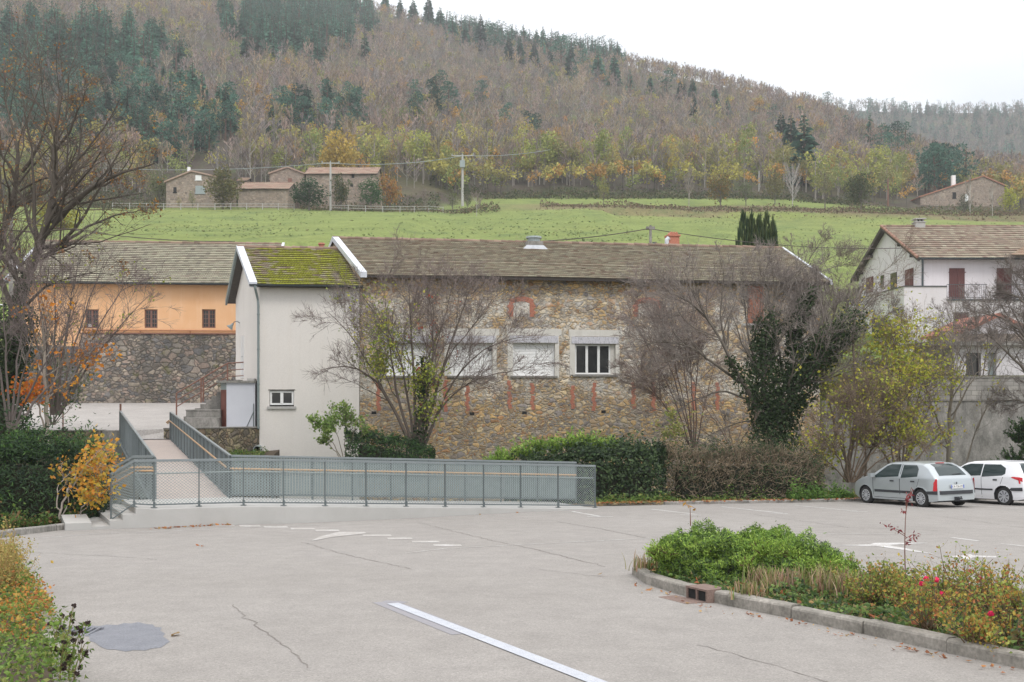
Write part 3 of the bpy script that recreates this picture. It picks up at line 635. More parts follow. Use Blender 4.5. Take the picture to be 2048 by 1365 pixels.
def gable_house(fr, name, label, cat, e0, e1, yb, zg, ze, zr, rows, wallmat, skew0=0, skew1=0, ov=(.5, .35, .35), tw=.22, lich=.5, moss=0, seed=0, cols=None, front=True, verge=None, th=.12, wave=.018):
    """house on a frame: front wall on local y=0 from e0 to e1, back wall at yb, gables skewed sideways by skew per metre"""
    root = fr.root(name, label=label, cat=cat); o, vl, vr = ov; ym = yb / 2; sl = (zr - ze) / ym
    f0 = lambda y: e0 + skew0 * y; f1 = lambda y: e1 + skew1 * y
    zE = ze - o * sl + 0; mbw = MB()
    # side and back walls
    for f in (f0, f1):
        pts = [(f(0), 0, zg), (f(yb), yb, zg), (f(yb), yb, ze), (f(ym), ym, zr - .02), (f(0), 0, ze)]
        mbw.sheet(pts)
    mbw.add([(f0(yb), yb, zg), (f1(yb), yb, zg), (f1(yb), yb, ze), (f0(yb), yb, ze)], q=[(0,1,2,3)])
    roof = MB(); E0 = (f0(-o) - vl, -o, zE); E1 = (f1(-o) + vr, -o, zE); R0 = (f0(ym) - vl, ym, zr); R1 = (f1(ym) + vr, ym, zr)
    B0 = (f0(yb + o) - vl, yb + o, zE); B1 = (f1(yb + o) + vr, yb + o, zE)
    roof_tiles(roof, E0, E1, R0, R1, rows, tw=tw, lich=lich, moss=moss, seed=seed, cols=cols, wave=wave)
    roof_tiles(roof, B1, B0, R1, R0, max(6, rows // 2), tw=tw * 2, lich=lich, seed=seed + 1, cols=cols, wave=wave)
    ridge_caps(roof, np.array(R0) + (0, 0, .03), np.array(R1) + (0, 0, .03), seed=seed)
    ro = roof.build('roof', M['tile'], root, colattr=True)
    un = MB(); slab(un, E0, E1, R0, R1, th); slab(un, B1, B0, R1, R0, th); un.build('eaves_board', M['under'], ro)
    return root, mbw, dict(E0=np.array(E0), E1=np.array(E1), R0=np.array(R0), R1=np.array(R1), B0=np.array(B0), B1=np.array(B1), roof=ro)
def verge_board(par, a, b, w, h, mat, inw, name='verge_board', z=.05):
    mb = MB(); a = np.array(a, float); b = np.array(b, float); sx = np.array((inw, 0, 0.))
    mb.hexa([a + (0,0,z-h), a + sx + (0,0,z-h), b + sx + (0,0,z-h), b + (0,0,z-h), a + (0,0,z), a + sx + (0,0,z), b + sx + (0,0,z), b + (0,0,z)]); return mb.build(name, M[mat], par)
def gutter(par, a, b, r=.07, mat='gutter', name='gutter'):
    mb = MB(); a = np.array(a, float); b = np.array(b, float); n = 6; v = []
    for p in (a, b):
        for i in range(n + 1): th = math.pi + math.pi * i / n; v.append(p + (0, r * math.cos(th), r * math.sin(th)))
    q = [(i, i+1, n+1+i+1, n+1+i) for i in range(n)]; mb.add(v, q=q)
    v2 = [p * 1.0 for p in v]; mb.add(np.array(v2) * 1 + (0, 0, -.004), q=[x[::-1] for x in q]); return mb.build(name, M[mat], par)

# ------------------------------------------------------------ the long stone mill
FS = Frame(0, 47.5, math.atan(.15))
xL, _ = FS.at(720, 700); xR, _ = FS.at(1640, 700)
_, zEs = FS.at(1000, 556, 0); zEs += .22
root, W, K = gable_house(FS, 'stone_mill', 'long rubble stone mill with brown tiled roof behind the hedge', 'building', xL, xR, 10.4, -5.2, zEs, zEs + 2.25, 26, 'stone', skew0=-.25, skew1=0, ov=(.55, .10, .35), lich=.58, seed=11, tw=.23)
def fr_(a, b, c, d, yl=0, f=FS): x0, z1 = f.at(a, c, yl); x1, z0 = f.at(b, d, yl); return (x0, x1, z0, z1)
shut = [fr_(1026, 1110, 686, 752), fr_(900, 985, 686, 752), fr_(772, 856, 686, 752)]
pv = fr_(1150, 1231, 688, 750); holes = shut + [pv]
wall_holes(W, xL, xR, -5.2, zEs, holes, 0, .32, 0, 1)
W.build('wall', [M['stone'], M['smear']], root)
for i, h in enumerate(shut):
    s_ = MB(); k = 22; dz = (h[3] - h[2]) / k
    for j in range(k):
        z = h[2] + j * dz; s_.add([(h[0]+.05, .20, z), (h[1]-.10, .20, z), (h[1]-.10, .187, z+dz*.55), (h[0]+.05, .187, z+dz*.55), (h[0]+.05, .20, z+dz*.92), (h[1]-.10, .20, z+dz*.92), (h[0]+.05, .21, z+dz), (h[1]-.10, .21, z+dz)], q=[(0,1,2,3),(3,2,5,4),(4,5,7,6)])
    sh = s_.build('roller_shutter', M['pvc'], root)
    g = MB(); g.box(h[0], h[0]+.05, .17, .24, h[2], h[3]); g.box(h[1]-.10, h[1]-.002, .17, .24, h[2], h[3]); g.box(h[0]+.05, h[1]-.10, .16, .22, h[2]+.0, h[2]+.05); g.build('guide_rail', M['pvc'], sh)
casement(root, pv[0]+.03, pv[1]-.22, pv[2]+.02, pv[3]-.02, .16, n=3, fr=.075)
g = MB(); g.box(pv[1]-.218, pv[1]-.002, .15, .3, pv[2]+.002, pv[3]-.002); g.build('reveal_panel', M['smear'], root)
smear = MB(); lin = MB(); sil = MB(); side = MB()
for h in shut + [pv]:
    sm = smear; sm.box(h[0]-.30, h[1]+.32, -.012, .05, h[3]+.36, h[3]+.68)
    sm.box(h[0]-.26, h[0]-.003, -.010, .05, h[2], h[3]+.36); sm.box(h[1]+.003, h[1]+.20, -.010, .05, h[2]-.1, h[3]+.36)
    lin.box(h[0]-.17, h[1]+.14, -.045, .1, h[3]+.01, h[3]+.34)
    sil.box(h[0]-.12, h[1]+.12, -.07, .2, h[2]-.09, h[2]-.002)
smear.build('render_surround', M['smear'], root); lin.build('lintel', M['lintel'], root); sil.build('window_sill', M['concrete_old'], root)
M['stone_pale'] = stone_mat('pale_infill_stone', [(.55,.50,.42),(.48,.43,.36),(.62,.57,.48)], (.66,.62,.56), (4, 4, 6), .08, None, None, bump=.6)
def brick_arch(par, px0, px1, py0, py1, infill=True, name='brick_arch', fm='smear'):
    a, b, z0, z1 = fr_(px0, px1, py0, py1); w = b - a; t = .21; mb = MB(); rr = np.random.default_rng(int(px0)); 
    zspr = z1 - w * .13; cx = (a + b) / 2
    R_ = ((w/2)**2 + (z1 - zspr)**2) / (2 * (z1 - zspr)); cz = z1 - R_; th = math.asin(min(1, w / 2 / R_)); n = 17
    for i in range(n):
        a0 = -th + 2 * th * i / n + .004; a1 = -th + 2 * th * (i + 1) / n - .004; ro, ri = R_, R_ - .24
        pts = [(cx + ri*math.sin(a0), -.02, cz + ri*math.cos(a0)), (cx + ri*math.sin(a1), -.02, cz + ri*math.cos(a1)), (cx + ro*math.sin(a1), -.02, cz + ro*math.cos(a1)), (cx + ro*math.sin(a0), -.02, cz + ro*math.cos(a0))]
        mb.prism(pts, (0, .06, 0))
    k = int((zspr - .1 - z0) / .07)
    for i in range(k):
        e = .07 if (i // 2) % 2 else 0.0; z = z0 + i * .07
        mb.box(a - e, a + t, -.018 + rr.normal(0, .002), .05, z, z + .062); mb.box(b - t, b + e, -.018 + rr.normal(0, .002), .05, z, z + .062)
    o = mb.build(name, M['brick'], par)
    if infill: f = MB(); f.box(a + t + .005, b - t - .005, -.006, .05, z0, z1 - .20); f.build('blocked_opening', M['stone_pale'], o)
brick_arch(root, 1018, 1068, 593, 634); brick_arch(root, 1268, 1321, 595, 634)
q_ = MB(); rr = np.random.default_rng(5)
for px_, y0, y1 in [(758,764,822),(892,760,824),(936,770,822),(1020,760,818),(1066,764,820),(1146,768,818),(1187,764,822),(1268,764,818),(1308,758,822),(1388,764,820),(1436,764,820)]:
    x, zt = FS.at(px_, y0); _, zb = FS.at(px_, y1); k = int((zt - zb) / .075); q_ = MB()
    for i in range(k):
        if rr.random() < .03: continue
        e = (.05 if (i // 3) % 2 else 0) * (1 if px_ % 2 else -1); j = rr.normal(0, .008); q_.box(x - .085 + e + j, x + .085 + e + j, -.014, .05, zb + i * .075, zb + i * .075 + .066)
    q_.build('brick_quoin', M['brick'], root)
a, b, z0, z1 = fr_(1495, 1527, 572, 648); d_ = MB(); d_.box(a, b, -.02, .05, z0, z1)
for i in range(4): d_.box(a + (b-a)*i/4 + .01, a + (b-a)*(i+1)/4 - .01, -.035, -.02, z0 + .03, z1 - .03)
d_.build('door', simple('faded_red_board', (.42, .17, .10), .8, (.30, .12, .08), 5), root); s_ = MB(); s_.box(a - .25, b + .3, -.08, .06, z0 - .1, z0); s_.build('window_sill', M['concrete'], root)
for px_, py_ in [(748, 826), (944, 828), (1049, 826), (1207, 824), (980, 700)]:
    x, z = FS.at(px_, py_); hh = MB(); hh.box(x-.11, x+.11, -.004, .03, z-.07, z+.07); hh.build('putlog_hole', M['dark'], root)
verge_board(root, K['E0'] + (-.02, -.05, 0), K['R0'] + (-.02, 0, 0), .3, .26, 'white_metal', .30, z=.12)
verge_board(root, K['B0'] + (-.02, .05, 0), K['R0'] + (-.02, 0, 0), .3, .26, 'white_metal', .30, z=.12)
verge_board(root, K['E1'] + (.03, -.05, 0), K['R1'] + (.03, 0, 0), .2, .2, 'white_metal', -.12, z=.09)
# loose pale tile, roof vent, brick chimney
x, z = FS.at(1067, 486, 4.6); ch = MB(); ch.box(x-.42, x+.42, 4.1, 4.9, z-.75, z+.02); ch.build('vent_base', M['concrete_old'], root)
ch = MB(); ch.tube([(x, 4.5, z), (x, 4.5, z+.20), (x, 4.5, z+.21), (x, 4.5, z+.30)], [.33, .33, .42, .40], n=18); v_ = ch.build('roof_vent', M['galv'], root)
fl_ = MB(); fl_.add([(x-.75, 4.0, z-.50+.0), (x+.75, 4.0, z-.50), (x+.45, 4.05, z-.2), (x-.45, 4.05, z-.2)], q=[(0,1,2,3)]); fl_.build('lead_flashing', M['white_metal'], v_)
x, z = FS.at(1345, 478, 6.6); ch = MB(); ch.box(x-.30, x+.30, 6.3, 6.9, z-1.4, z+.10, c=(1,1,1)); ch.box(x-.36, x+.36, 6.24, 6.96, z+.10, z+.19)
for i in range(-1, 2): ch.prism([(x+.15*i-.11, 6.3, z+.19), (x+.15*i+.11, 6.3, z+.19), (x+.15*i, 6.3, z+.36)], (0, .6, 0))
ch.build('chimney', M['brick'], root); ch = MB(); ch.tube([(x-.42, 6.3, z-.5), (x-.42, 6.3, z-.12), (x-.30, 6.3, z)], .12, n=8); ch.build('chimney_flashing', M['white_metal'], root)
x, z = FS.at(1309, 487, 6.2); ch = MB(); ch.tube([(x, 6.2, z-.8), (x, 6.2, z+.02), (x, 6.2, z+.06)], [.1, .1, .16], n=10); ch.build('roof_vent', M['galv'], root)

# ------------------------------------------------------------ the white rendered annexe
xA, _ = FS.at(519, 700); xB = xL - .03
_, zEa = FS.at(600, 571, 0); zEa += .18
root, W, K = gable_house(FS, 'white_annexe', 'white rendered annexe with mossy tiled roof joined to the stone mill', 'building', xA, xB, 8.2, -4.6, zEa, zEa + 2.08, 19, 'render_white', skew0=-.25, skew1=-.25, ov=(.42, .45, .02), lich=.35, moss=1.0, seed=21, tw=.23, wave=.022)
wn_ = fr_(539, 588, 781, 813); wall_holes(W, xA, xB, -4.6, zEa, [wn_], -.012, .22)
W.build('wall', M['render_white'], root)
casement(root, wn_[0]+.02, wn_[1]-.02, wn_[2]+.06, wn_[3]-.03, .05, n=2, fr=.085, mat='pvc')
s_ = MB(); s_.box(wn_[0]-.10, wn_[1]+.10, -.10, .2, wn_[2]-.12, wn_[2]+.0); s_.build('window_sill', M['concrete'], root)
b_ = MB(); b_.box(wn_[0]-.05, wn_[1]+.05, -.03, .02, wn_[3]+.0, wn_[3]+.05); b_.build('lintel', M['concrete_old'], root)
verge_board(root, K['E0'] + (-.05, -.06, 0), K['R0'] + (-.05, 0, 0), .3, .22, 'white_metal', .34, z=.10)
verge_board(root, K['B0'] + (-.05, .06, 0), K['R0'] + (-.05, 0, 0), .3, .30, 'pipe_green', .10, z=.10)
gutter(root, K['E0'] + (-.05, -.08, .0), K['E1'] + (.05, -.08, .0), .075)
# downpipe at the corner: swan neck then straight
x0 = K['E0'][0] + .2; y0 = K['E0'][1] - .08; ze = K['E0'][2] - .05; _, zb = FS.at(520, 858, -.1)
p = MB(); p.tube([(x0, y0, ze), (x0, y0, ze-.12), (xA-.06, -.12, ze-.62), (xA-.04, -.12, ze-.9), (xA-.04, -.12, zb)], .055, n=10)
for z in np.arange(zb + .4, ze - 1, 1.6): p.tube([(xA-.04, -.12, z), (xA-.04, -.12, z+.05)], .07, n=10)
p.build('downpipe', M['pipe_green'], root)
# box lamp under the eave
x, z = FS.at(679, 594); l_ = empty('wall_lamp', FS.w(x, 0, z), FS.a, label='small grey box lamp under the eave of the white annexe', cat='lamp')
b_ = MB(); b_.box(-.17, .17, -.20, -.02, -.12, .10); b_.box(-.05, .05, -.02, -.01, -.2, .14); b_.build('lamp_body', M['galv'], l_); b_ = MB(); b_.box(-.10, .06, -.207, -.20, -.08, .06); b_.build('lens', M['glass'], l_)
# gable door on the left side, its frame and the hooded lamp
def side(y, z, out=0.0): return np.array((xA - .25 * y - out, y, z))
d_ = MB(); yd, zt = 5.1, EYE + (HOR-672)*51.2/FOC; zb_ = EYE + (HOR-757)*51.2/FOC
d_.hexa([side(yd, zb_, .03), side(yd+.95, zb_, .03), side(yd+.95, zb_, -.05), side(yd, zb_, -.05), side(yd, zt, .03), side(yd+.95, zt, .03), side(yd+.95, zt, -.05), side(yd, zt, -.05)]); dd = d_.build('door', M['pvc'], root)
b_ = MB(); b_.tube([side(yd+.1, (zb_+zt)/2, .03), side(yd+.1, (zb_+zt)/2, .09), side(yd+.22, (zb_+zt)/2, .09)], .014, n=6); b_.build('handle', M['galv'], dd)
lx = FS.w(*side(6.6, EYE + (HOR-648)*52.5/FOC)); l_ = empty('wall_lamp', lx, FS.a, label='hooded lamp on a curved arm on the gable of the white annexe', cat='lamp')
b_ = MB(); b_.tube([(0,0,0), (-.12, 0, .10), (-.28, 0, .06), (-.36, -.02, -.06)], .022, n=6); b_.build('arm', M['steel_green'], l_)
b_ = MB(); b_.tube([(-.34, 0, -.02), (-.40, -.02, -.12), (-.52, -.04, -.26)], [.05, .07, .19], n=12); b_.build('lamp_shade', M['galv'], l_)
x, z = FS.at(516, 898, -.35); l_ = empty('drain_pipe', FS.w(x, -.35, z), FS.a, label='black round drain pipe end below the white annexe corner', cat='pipe')
b_ = MB(); n = 20; th = np.arange(n) * 2 * math.pi / n
for r0, r1, y in ((.17, .135, -.45),):
    v = [(r0*math.cos(t), y, r0*math.sin(t)) for t in th] + [(r1*math.cos(t), y, r1*math.sin(t)) for t in th] + [(r0*math.cos(t), .6, r0*math.sin(t)) for t in th] + [(r1*math.cos(t), .6, r1*math.sin(t)) for t in th]
    q = []
    for i in range(n): j = (i+1) % n; q += [(i, j, n+j, n+i), (i, 2*n+i, 2*n+j, j), (n+i, n+j, 3*n+j, 3*n+i)]
    b_.add(v, q=q)
b_.build('pipe', M['galv'], l_); b_ = MB(); b_.tube([(0, .2, 0), (0, .21, 0)], .135, n=16); b_.build('pipe_mouth', M['dark'], l_)

# ------------------------------------------------------------ yard behind the footbridge
A_ = lambda px_, py_, Y: P(px_, py_, Y)
front = [(-34, 40.5, .35), tuple(A_(238, 862, 40.5)), tuple(A_(239, 880, 40.4)), tuple(A_(343, 879, 40.2)), tuple(A_(372, 857, 41.2)), tuple(FS.w(xA, 0, .27))]
yard = front + [tuple(FS.w(*side(8.2, .80))), tuple(FS.w(xA - .25*8.2 + 6, 8.25, .9)), (-8, 60.5, 1.25), (-20, 61.6, 1.25), (-36, 60.6, 1.25)]
b_ = MB(); b_.sheet(yard); o = b_.build('yard', M['yard']); tag(o, kind='structure', label='pale concrete yard between the bridge and the stone retaining wall')
b_ = MB(); t_ = [FS.w(0,0,0)]
gb = [A_(241, 880, 40.35), A_(343, 879, 40.15), A_(343, 875, 41.0), A_(241, 876, 41.2)]; b_.sheet([p + (0, 0, .012) for p in gb]); tag(b_.build('threshold_strip', M['tar']), label='dark strip across the far end of the footbridge', cat='threshold')
def wall_run(name, pts, top, bot, th, mat, label, cat='wall', cap=None, out=0):
    r_ = empty(name, (0, 0, 0), label=label, cat=cat); mb = MB(); cp = MB()
    for (a, za), (b, zb) in zip(zip(pts[:-1], top[:-1]), zip(pts[1:], top[1:])):
        a = np.array(a, float); b = np.array(b, float); d = (b-a)/np.linalg.norm(b-a); n_ = np.array((-d[1], d[0])) * th
        k = lambda p, z: (p[0], p[1], z)
        mb.hexa([k(a, bot), k(b, bot), k(b+n_, bot), k(a+n_, bot), k(a, za), k(b, zb), k(b+n_, zb), k(a+n_, za)])
        if cap: e = n_/th*.03; cp.hexa([k(a-e, za+.002), k(b-e, zb+.002), k(b+n_+e, zb+.002), k(a+n_+e, za+.002), k(a-e, za+cap), k(b-e, zb+cap), k(b+n_+e, zb+cap), k(a+n_+e, za+cap)])
    mb.build('wall', M[mat], r_)
    if cap: cp.build('coping', M['concrete_old'], r_)
    return r_
wl1 = A_(205, 862, 40.4); wl0 = (-34, 40.4)
wall_run('yard_wall', [(-34, 40.4), wl1[:2]], [.33, .33], -5, .4, 'stone_low', 'low stone wall holding the yard left of the footbridge', cap=.05)
a = A_(205, 862, 40.38); b = A_(240, 862, 40.38); wall_run('bridge_abutment', [a[:2] + (.002, 0), b[:2]], [.36, .36], -5, .5, 'concrete_old', 'grey concrete block carrying the left side of the footbridge', 'abutment')
a = A_(240, 881, 40.3); b = A_(344, 880, 40.1); wall_run('bridge_abutment', [a[:2] + (.003, 0), b[:2]], [-.14, -.14], -5, .5, 'concrete_old', 'grey concrete sill under the far end of the footbridge deck', 'abutment')
a = A_(345, 857, 40.2); m_ = A_(375, 857, 41.2); b = FS.w(xA - .01, 0, 0); wall_run('yard_wall', [a[:2], m_[:2], b[:2]], [.40, .40, .27], -5, .4, 'stone_low', 'low stone wall of round stones between the footbridge and the white annexe', cap=.06)
# retaining wall and the orange building above it
FO = Frame((474-CX)/FOC*62, 62.0, math.atan(.09))
xo0, _ = FO.at(157, 700, -.7); xo1 = 6.5; _, zt = FO.at(400, 669, -.35); zt_ = zt
rt_ = FO.root('retaining_wall', label='tall dark stone retaining wall below the orange building', cat='wall')
b_ = MB(); _, zb_ = FO.at(400, 806, -.85); b_.hexa([(xo0, -.95, zb_-1.6), (xo1, -.95, zb_-1.6), (xo1, .5, zb_-1.6), (xo0, .5, zb_-1.6), (xo0, -.25, zt), (xo1, -.25, zt), (xo1, .5, zt), (xo0, .5, zt)]); b_.build('wall', M['stone_dark'], rt_)
b_ = MB(); b_.box(xo0-.03, xo1, -.32, .0, zt+.002, zt+.07); b_.build('coping', M['rust_paint'], rt_)
xg0, _ = FO.at(92, 500, 5.2); _, zEo = FO.at(300, 565, 0); xg1, _ = FO.at(560, 487, 5.4)
root, W, K = gable_house(FO, 'orange_building', 'long ochre orange building with mossy tiled roof above the retaining wall', 'building', xg0, xg1, 10.6, 3.0, zEo + .25, zEo + 3.2, 22, 'render_orange', ov=(.6, .35, .3), lich=.62, seed=31, tw=.28, cols=[(.17,.14,.115),(.22,.18,.14),(.14,.12,.10)])
hs = []
for a, b in ((171, 197), (289, 315), (404, 431)): x0, z1 = FO.at(a, 619); x1, z0 = FO.at(b, 656.5); hs.append((x0, x1, z0, z1))
wall_holes(W, xg0, xg1, 3.0, zEo + .25, hs, 0, .18); W.build('wall', M['render_orange'], root)
for h in hs: casement(root, h[0]+.01, h[1]-.01, h[2]+.01, h[3]-.01, .08, n=2, fr=.07, mat='rust_paint', grid=4)
gutter(root, K['E0'] + (0, -.06, .0), K['E1'] + (0, -.06, .0), .09)
verge_board(root, K['E1'] + (.03, -.05, 0), K['R1'] + (.03, 0, 0), .2, .2, 'white_metal', -.16, z=.14)
verge_board(root, K['E0'] + (-.03, -.05, 0), K['R0'] + (-.03, 0, 0), .2, .25, 'white_metal', .20, z=.10)
_, zp = FO.at(300, 661, -.12); x0, _ = FO.at(165, 661, -.12); b_ = MB(); b_.tube([(x0, -.12, zp), (xg1-1, -.12, zp)], .045, n=8)
for x in np.arange(x0 + .4, xg1 - 1, 3.0): b_.box(x-.03, x+.03, -.14, -.002, zp-.2, zp+.03)
b_.build('wall_pipe', simple('orange_pipe', (.55, .27, .14), .6), root)
b_ = MB(); x1, _ = FO.at(156, 690, 0); b_.box(xg0, x1, -.05, .1, 0.5, FO.at(120, 693)[1]); b_.build('plinth', simple('grey_base_render', (.16, .155, .165), .9, (.11, .105, .11), 2), root)
b_ = MB(); x, z = FO.at(180, 650, .07); b_.box(x-.1, x+.08, .06, .072, z-.12, z+.04); o = b_.build('paper_notice', M['pvc'], root)
b_ = MB(); x, z = FS.at(643, 489, 9.0); b_.tube([(0,0,-1.2), (0,0,.0), (0,0,.05), (0,0,.12)], [.15, .15, .2, .16], n=12); cp_ = empty('chimney_pot', FS.w(x, 9.0, z - .05), label='orange clay chimney pot behind the mossy roof', cat='chimney pot'); b_.build('pot', M['terracotta'], cp_)

# ------------------------------------------------------------ cabinet, stairs and their rail in the yard
FC = Frame(*P(470, 850, 45.75)[:2], FS.a)
r_ = FC.root('utility_shed', label='pale grey shed with a brown door leaf standing against the white annexe', cat='shed')
x0, zt = FC.at(453, 766, 0); x1, zb = FC.at(510, 858, 0); xd, _ = FC.at(440, 766, .25)
b_ = MB(); b_.box(x0, x1, 0, 1.6, zb-.12, zt); b_.build('wall', simple('shed_panel', (.55, .56, .60), .6, (.50, .51, .55), 1.2), r_)
b_ = MB(); b_.hexa([(xd, .5, zb-.1), (x0-.004, 0, zb-.1), (x0-.004, .06, zb-.1), (xd, .56, zb-.1), (xd, .5, zt-.32), (x0-.004, 0, zt-.32), (x0-.004, .06, zt-.32), (xd, .56, zt-.32)]); o = b_.build('door', simple('brown_door', (.20, .075, .055), .7, (.14, .055, .045), 3), r_)
b_ = MB(); b_.hexa([(xd, .5, zt-.318), (x0-.004, 0, zt-.318), (x0-.004, .06, zt-.318), (xd, .56, zt-.318), (xd, .5, zt), (x0-.004, 0, zt), (x0-.004, .06, zt), (xd, .56, zt)]); b_.build('fanlight', M['galv'], r_)
b_ = MB(); b_.box(xd-.12, x1+.02, -.10, 1.9, zt+.002, zt+.10); b_.build('roof', M['concrete_old'], r_); b_ = MB(); b_.box(x0+.9, x1-.05, .1, .9, zt+.10, zt+.2); b_.build('roof_slab', M['concrete'], r_)
b_ = MB(); b_.tube([(x1-.06, -.03, zb-.1), (x1-.06, -.03, zb+1.15)], .02, n=6); b_.tube([(x1-.45, -.03, zb-.1), (x1-.07, -.03, zb+.75)], .02, n=6)
tag(b_.build('brace_post', M['steel_green']), label='thin dark braced post in front of the pale shed', cat='post'); b_ = bpy.data.objects['brace_post']; b_.location = (FC.o[0], FC.o[1], 0); b_.rotation_euler = (0, 0, FC.a)
FT = Frame(*P(360, 850, 46.0)[:2], FS.a)
r_ = FT.root('yard_stairs', label='dark concrete stairs climbing from the yard to the annexe door', cat='stairs')
s0, zs0 = FT.at(356, 850, .2); s1, zs1 = FT.at(478, 760, .2); k = 11; b_ = MB()
for i in range(k):
    xa = s0 + (s1 - s0) * i / k; za = zs0 + (zs1 - zs0) * (i + 1) / k; b_.box(xa, s1 + .003 * i, .2 + .001 * i, 1.4, za - .19 if i else zs0 - .6, za)
b_.build('steps', M['concrete_old'], r_)
b_ = MB(); x0, z0 = FT.at(372, 822, -.5); x1, _ = FT.at(441, 822, -.5); b_.box(x0, x1, -.5, .18, zs0 - .8, z0); b_.build('stair_block', M['concrete_old'], r_); b_ = MB(); b_.box(x0-.02, x1, -.53, .18, z0+.002, z0+.05); b_.build('block_coping', M['concrete_old'], r_)
b_ = MB(); x0, z0 = FT.at(372, 836, -.9); b_.box(x0, x1, -1.1, -.502, zs0-.8, z0); b_.build('stair_block', M['concrete_old'], r_)
r_ = FT.root('stair_rail', label='rusty brown tube handrail along the yard stairs', cat='handrail'); b_ = MB()
x0, z0 = FT.at(353, 787, .0); x1, z1 = FT.at(455, 727, .0); x2, z2 = FT.at(487, 725, .0); xm = (x0*.52 + x1*.48); zm_ = (z0*.52 + z1*.48)
for dz in (0, -.32, -.62): b_.tube([(x0, 0, z0+dz), (x1, 0, z1+dz), (x2, 0, z2+dz)], .03 if dz == 0 else .022, n=8)
b_.build('rail', M['rust_paint'], r_)
for x, z, bt in ((x0, z0, 1.25), (xm, zm_, 1.1), (xm+.1, zm_+.05, 1.1), (x1, z1, 1.0)): b_ = MB(); b_.tube([(x, 0, z - bt), (x, 0, z)], .035, n=8); b_.build('post', M['rust_paint'], r_)
p = MB(); p.tube([(0,0,-.1), (0,0,1.0)], .03, n=8); fp = P(126, 856, 41.2); tag(p.build('fence_post', M['rust_paint']), label='thin dark post on the yard wall at the left', cat='post').location = fp
# ------------------------------------------------------------ ramp of concrete and steel at the edge of the car park
PX = [268, 308, 398, 487, 567, 650, 732, 812, 890, 967, 1041, 1116, 1190]
TOPY = np.interp(PX, [268, 308, 487, 650, 890, 1190], [920.5, 920, 918, 920.5, 925, 931])
BASY = np.interp(PX, [268, 308, 398, 487, 650, 1190], [1014, 1016, 1013, 1011, 1012, 1016])
PLB = np.interp(PX, [268, 400, 600, 800, 1000, 1190], [1057, 1052, 1047, 1038, 1027, 1018.5])
YF = np.array([G(p, b)[1] for p, b in zip(PX, PLB)]) + .28
base = np.array([P(p, b, y) for p, b, y in zip(PX, BASY, YF)]); top = np.array([P(p, b, y) for p, b, y in zip(PX, TOPY, YF)])
fd = np.gradient(base, axis=0); fd /= np.linalg.norm(fd[:, :2], axis=1)[:, None]; fn = np.stack([-fd[:, 1], fd[:, 0], 0 * fd[:, 0]], 1)   # away from the camera
RW = 1.95
rp = empty('access_ramp', (0, 0, 0), label='pale concrete ramp with low steps at its left end', cat='ramp')
mb = MB()
for i in range(len(PX) - 1):
    a, b = base[i] - fn[i] * .26, base[i + 1] - fn[i + 1] * .26; c, d = base[i + 1] + fn[i + 1] * (RW + .2), base[i] + fn[i] * (RW + .2)
    lo_ = lambda p: np.array((p[0], p[1], -3.2))
    za = np.array((0, 0, -.012)); mb.hexa([lo_(a), lo_(b), lo_(c), lo_(d), a + za, b + za, c + za, d + za])
mb.build('plinth', M['concrete'], rp)
# steps going down to the left
sd_ = -(base[1] - base[0]); sd_[2] = 0; sd_ /= np.linalg.norm(sd_); sn = np.array((-(-sd_)[1], (-sd_)[0], 0)); mb = MB(); ztop = base[0][2] - .012
o0 = base[0] - sn * .26
for k, (s0, s1, dz) in enumerate([(0.0, .28, -.13), (.28, .56, -.26), (.56, .95, -.37)]):
    e = .004 * k; p0 = o0 + sd_ * s0; p1 = o0 + sd_ * s1; q = sn * (RW + .46); z1 = ztop + dz
    f = lambda p, z: np.array((p[0], p[1], z)); p0 = p0 + sn * e; p1 = p1 + sn * e
    mb.hexa([f(p1, -3.2), f(p0, -3.2), f(p0 + q, -3.2), f(p1 + q, -3.2), f(p1, z1), f(p0, z1), f(p0 + q, z1), f(p1 + q, z1)])
mb.build('step', M['concrete'], rp)
mb = MB(); g = G(203, 1052); f = lambda x, y, z: np.array((x, y, z))
p0 = o0 + sd_ * .95; p1 = o0 + sd_ * 1.5; q = sn * 1.1; mb.hexa([f(p1[0], p1[1], -3), f(p0[0], p0[1], -3), f(p0[0]+q[0], p0[1]+q[1], -3), f(p1[0]+q[0], p1[1]+q[1], -3), f(p1[0], p1[1], gz(p1[1])+.16), f(p0[0], p0[1], gz(p0[1])+.16), f(p0[0]+q[0], p0[1]+q[1], gz(p0[1])+.24), f(p1[0]+q[0], p1[1]+q[1], gz(p1[1])+.24)])
mb.build('end_block', M['concrete'], rp)
def expanded(mb, a0, b0, a1, b1, L=.085, h=.034, w=.013):
    """expanded metal: zigzag strands between the bottom edge a0-b0 and the top edge a1-b1"""
    a0, b0, a1, b1 = (np.array(p, float) for p in (a0, b0, a1, b1)); le = np.linalg.norm(b0 - a0); he = np.linalg.norm(a1 - a0)
    nx = max(2, int(round(le / (L / 2)))); nz = int(he / h); i = np.arange(nx + 1); u = i / nx
    for j in range(nz):
        zz = (j + .5 + np.where((i + j) % 2, .5, -.5)) / nz; zz = np.clip(zz, 0, 1)
        p = (a0[None] * (1 - u)[:, None] + b0[None] * u[:, None]) * (1 - zz)[:, None] + (a1[None] * (1 - u)[:, None] + b1[None] * u[:, None]) * zz[:, None]
        up = np.array((0, 0, w / 2)); n = len(p); v = np.concatenate([p - up, p + up]); k = np.arange(n - 1); mb.add(v, q=np.stack([k, k + 1, n + k + 1, n + k], 1))
fc = empty('ramp_fence', (0, 0, 0), label='front fence of the ramp, dark posts and grey expanded metal mesh', cat='fence')
bt = base.copy(); bt[:, 2] += .07; tp = top.copy(); tp[:, 2] -= .02
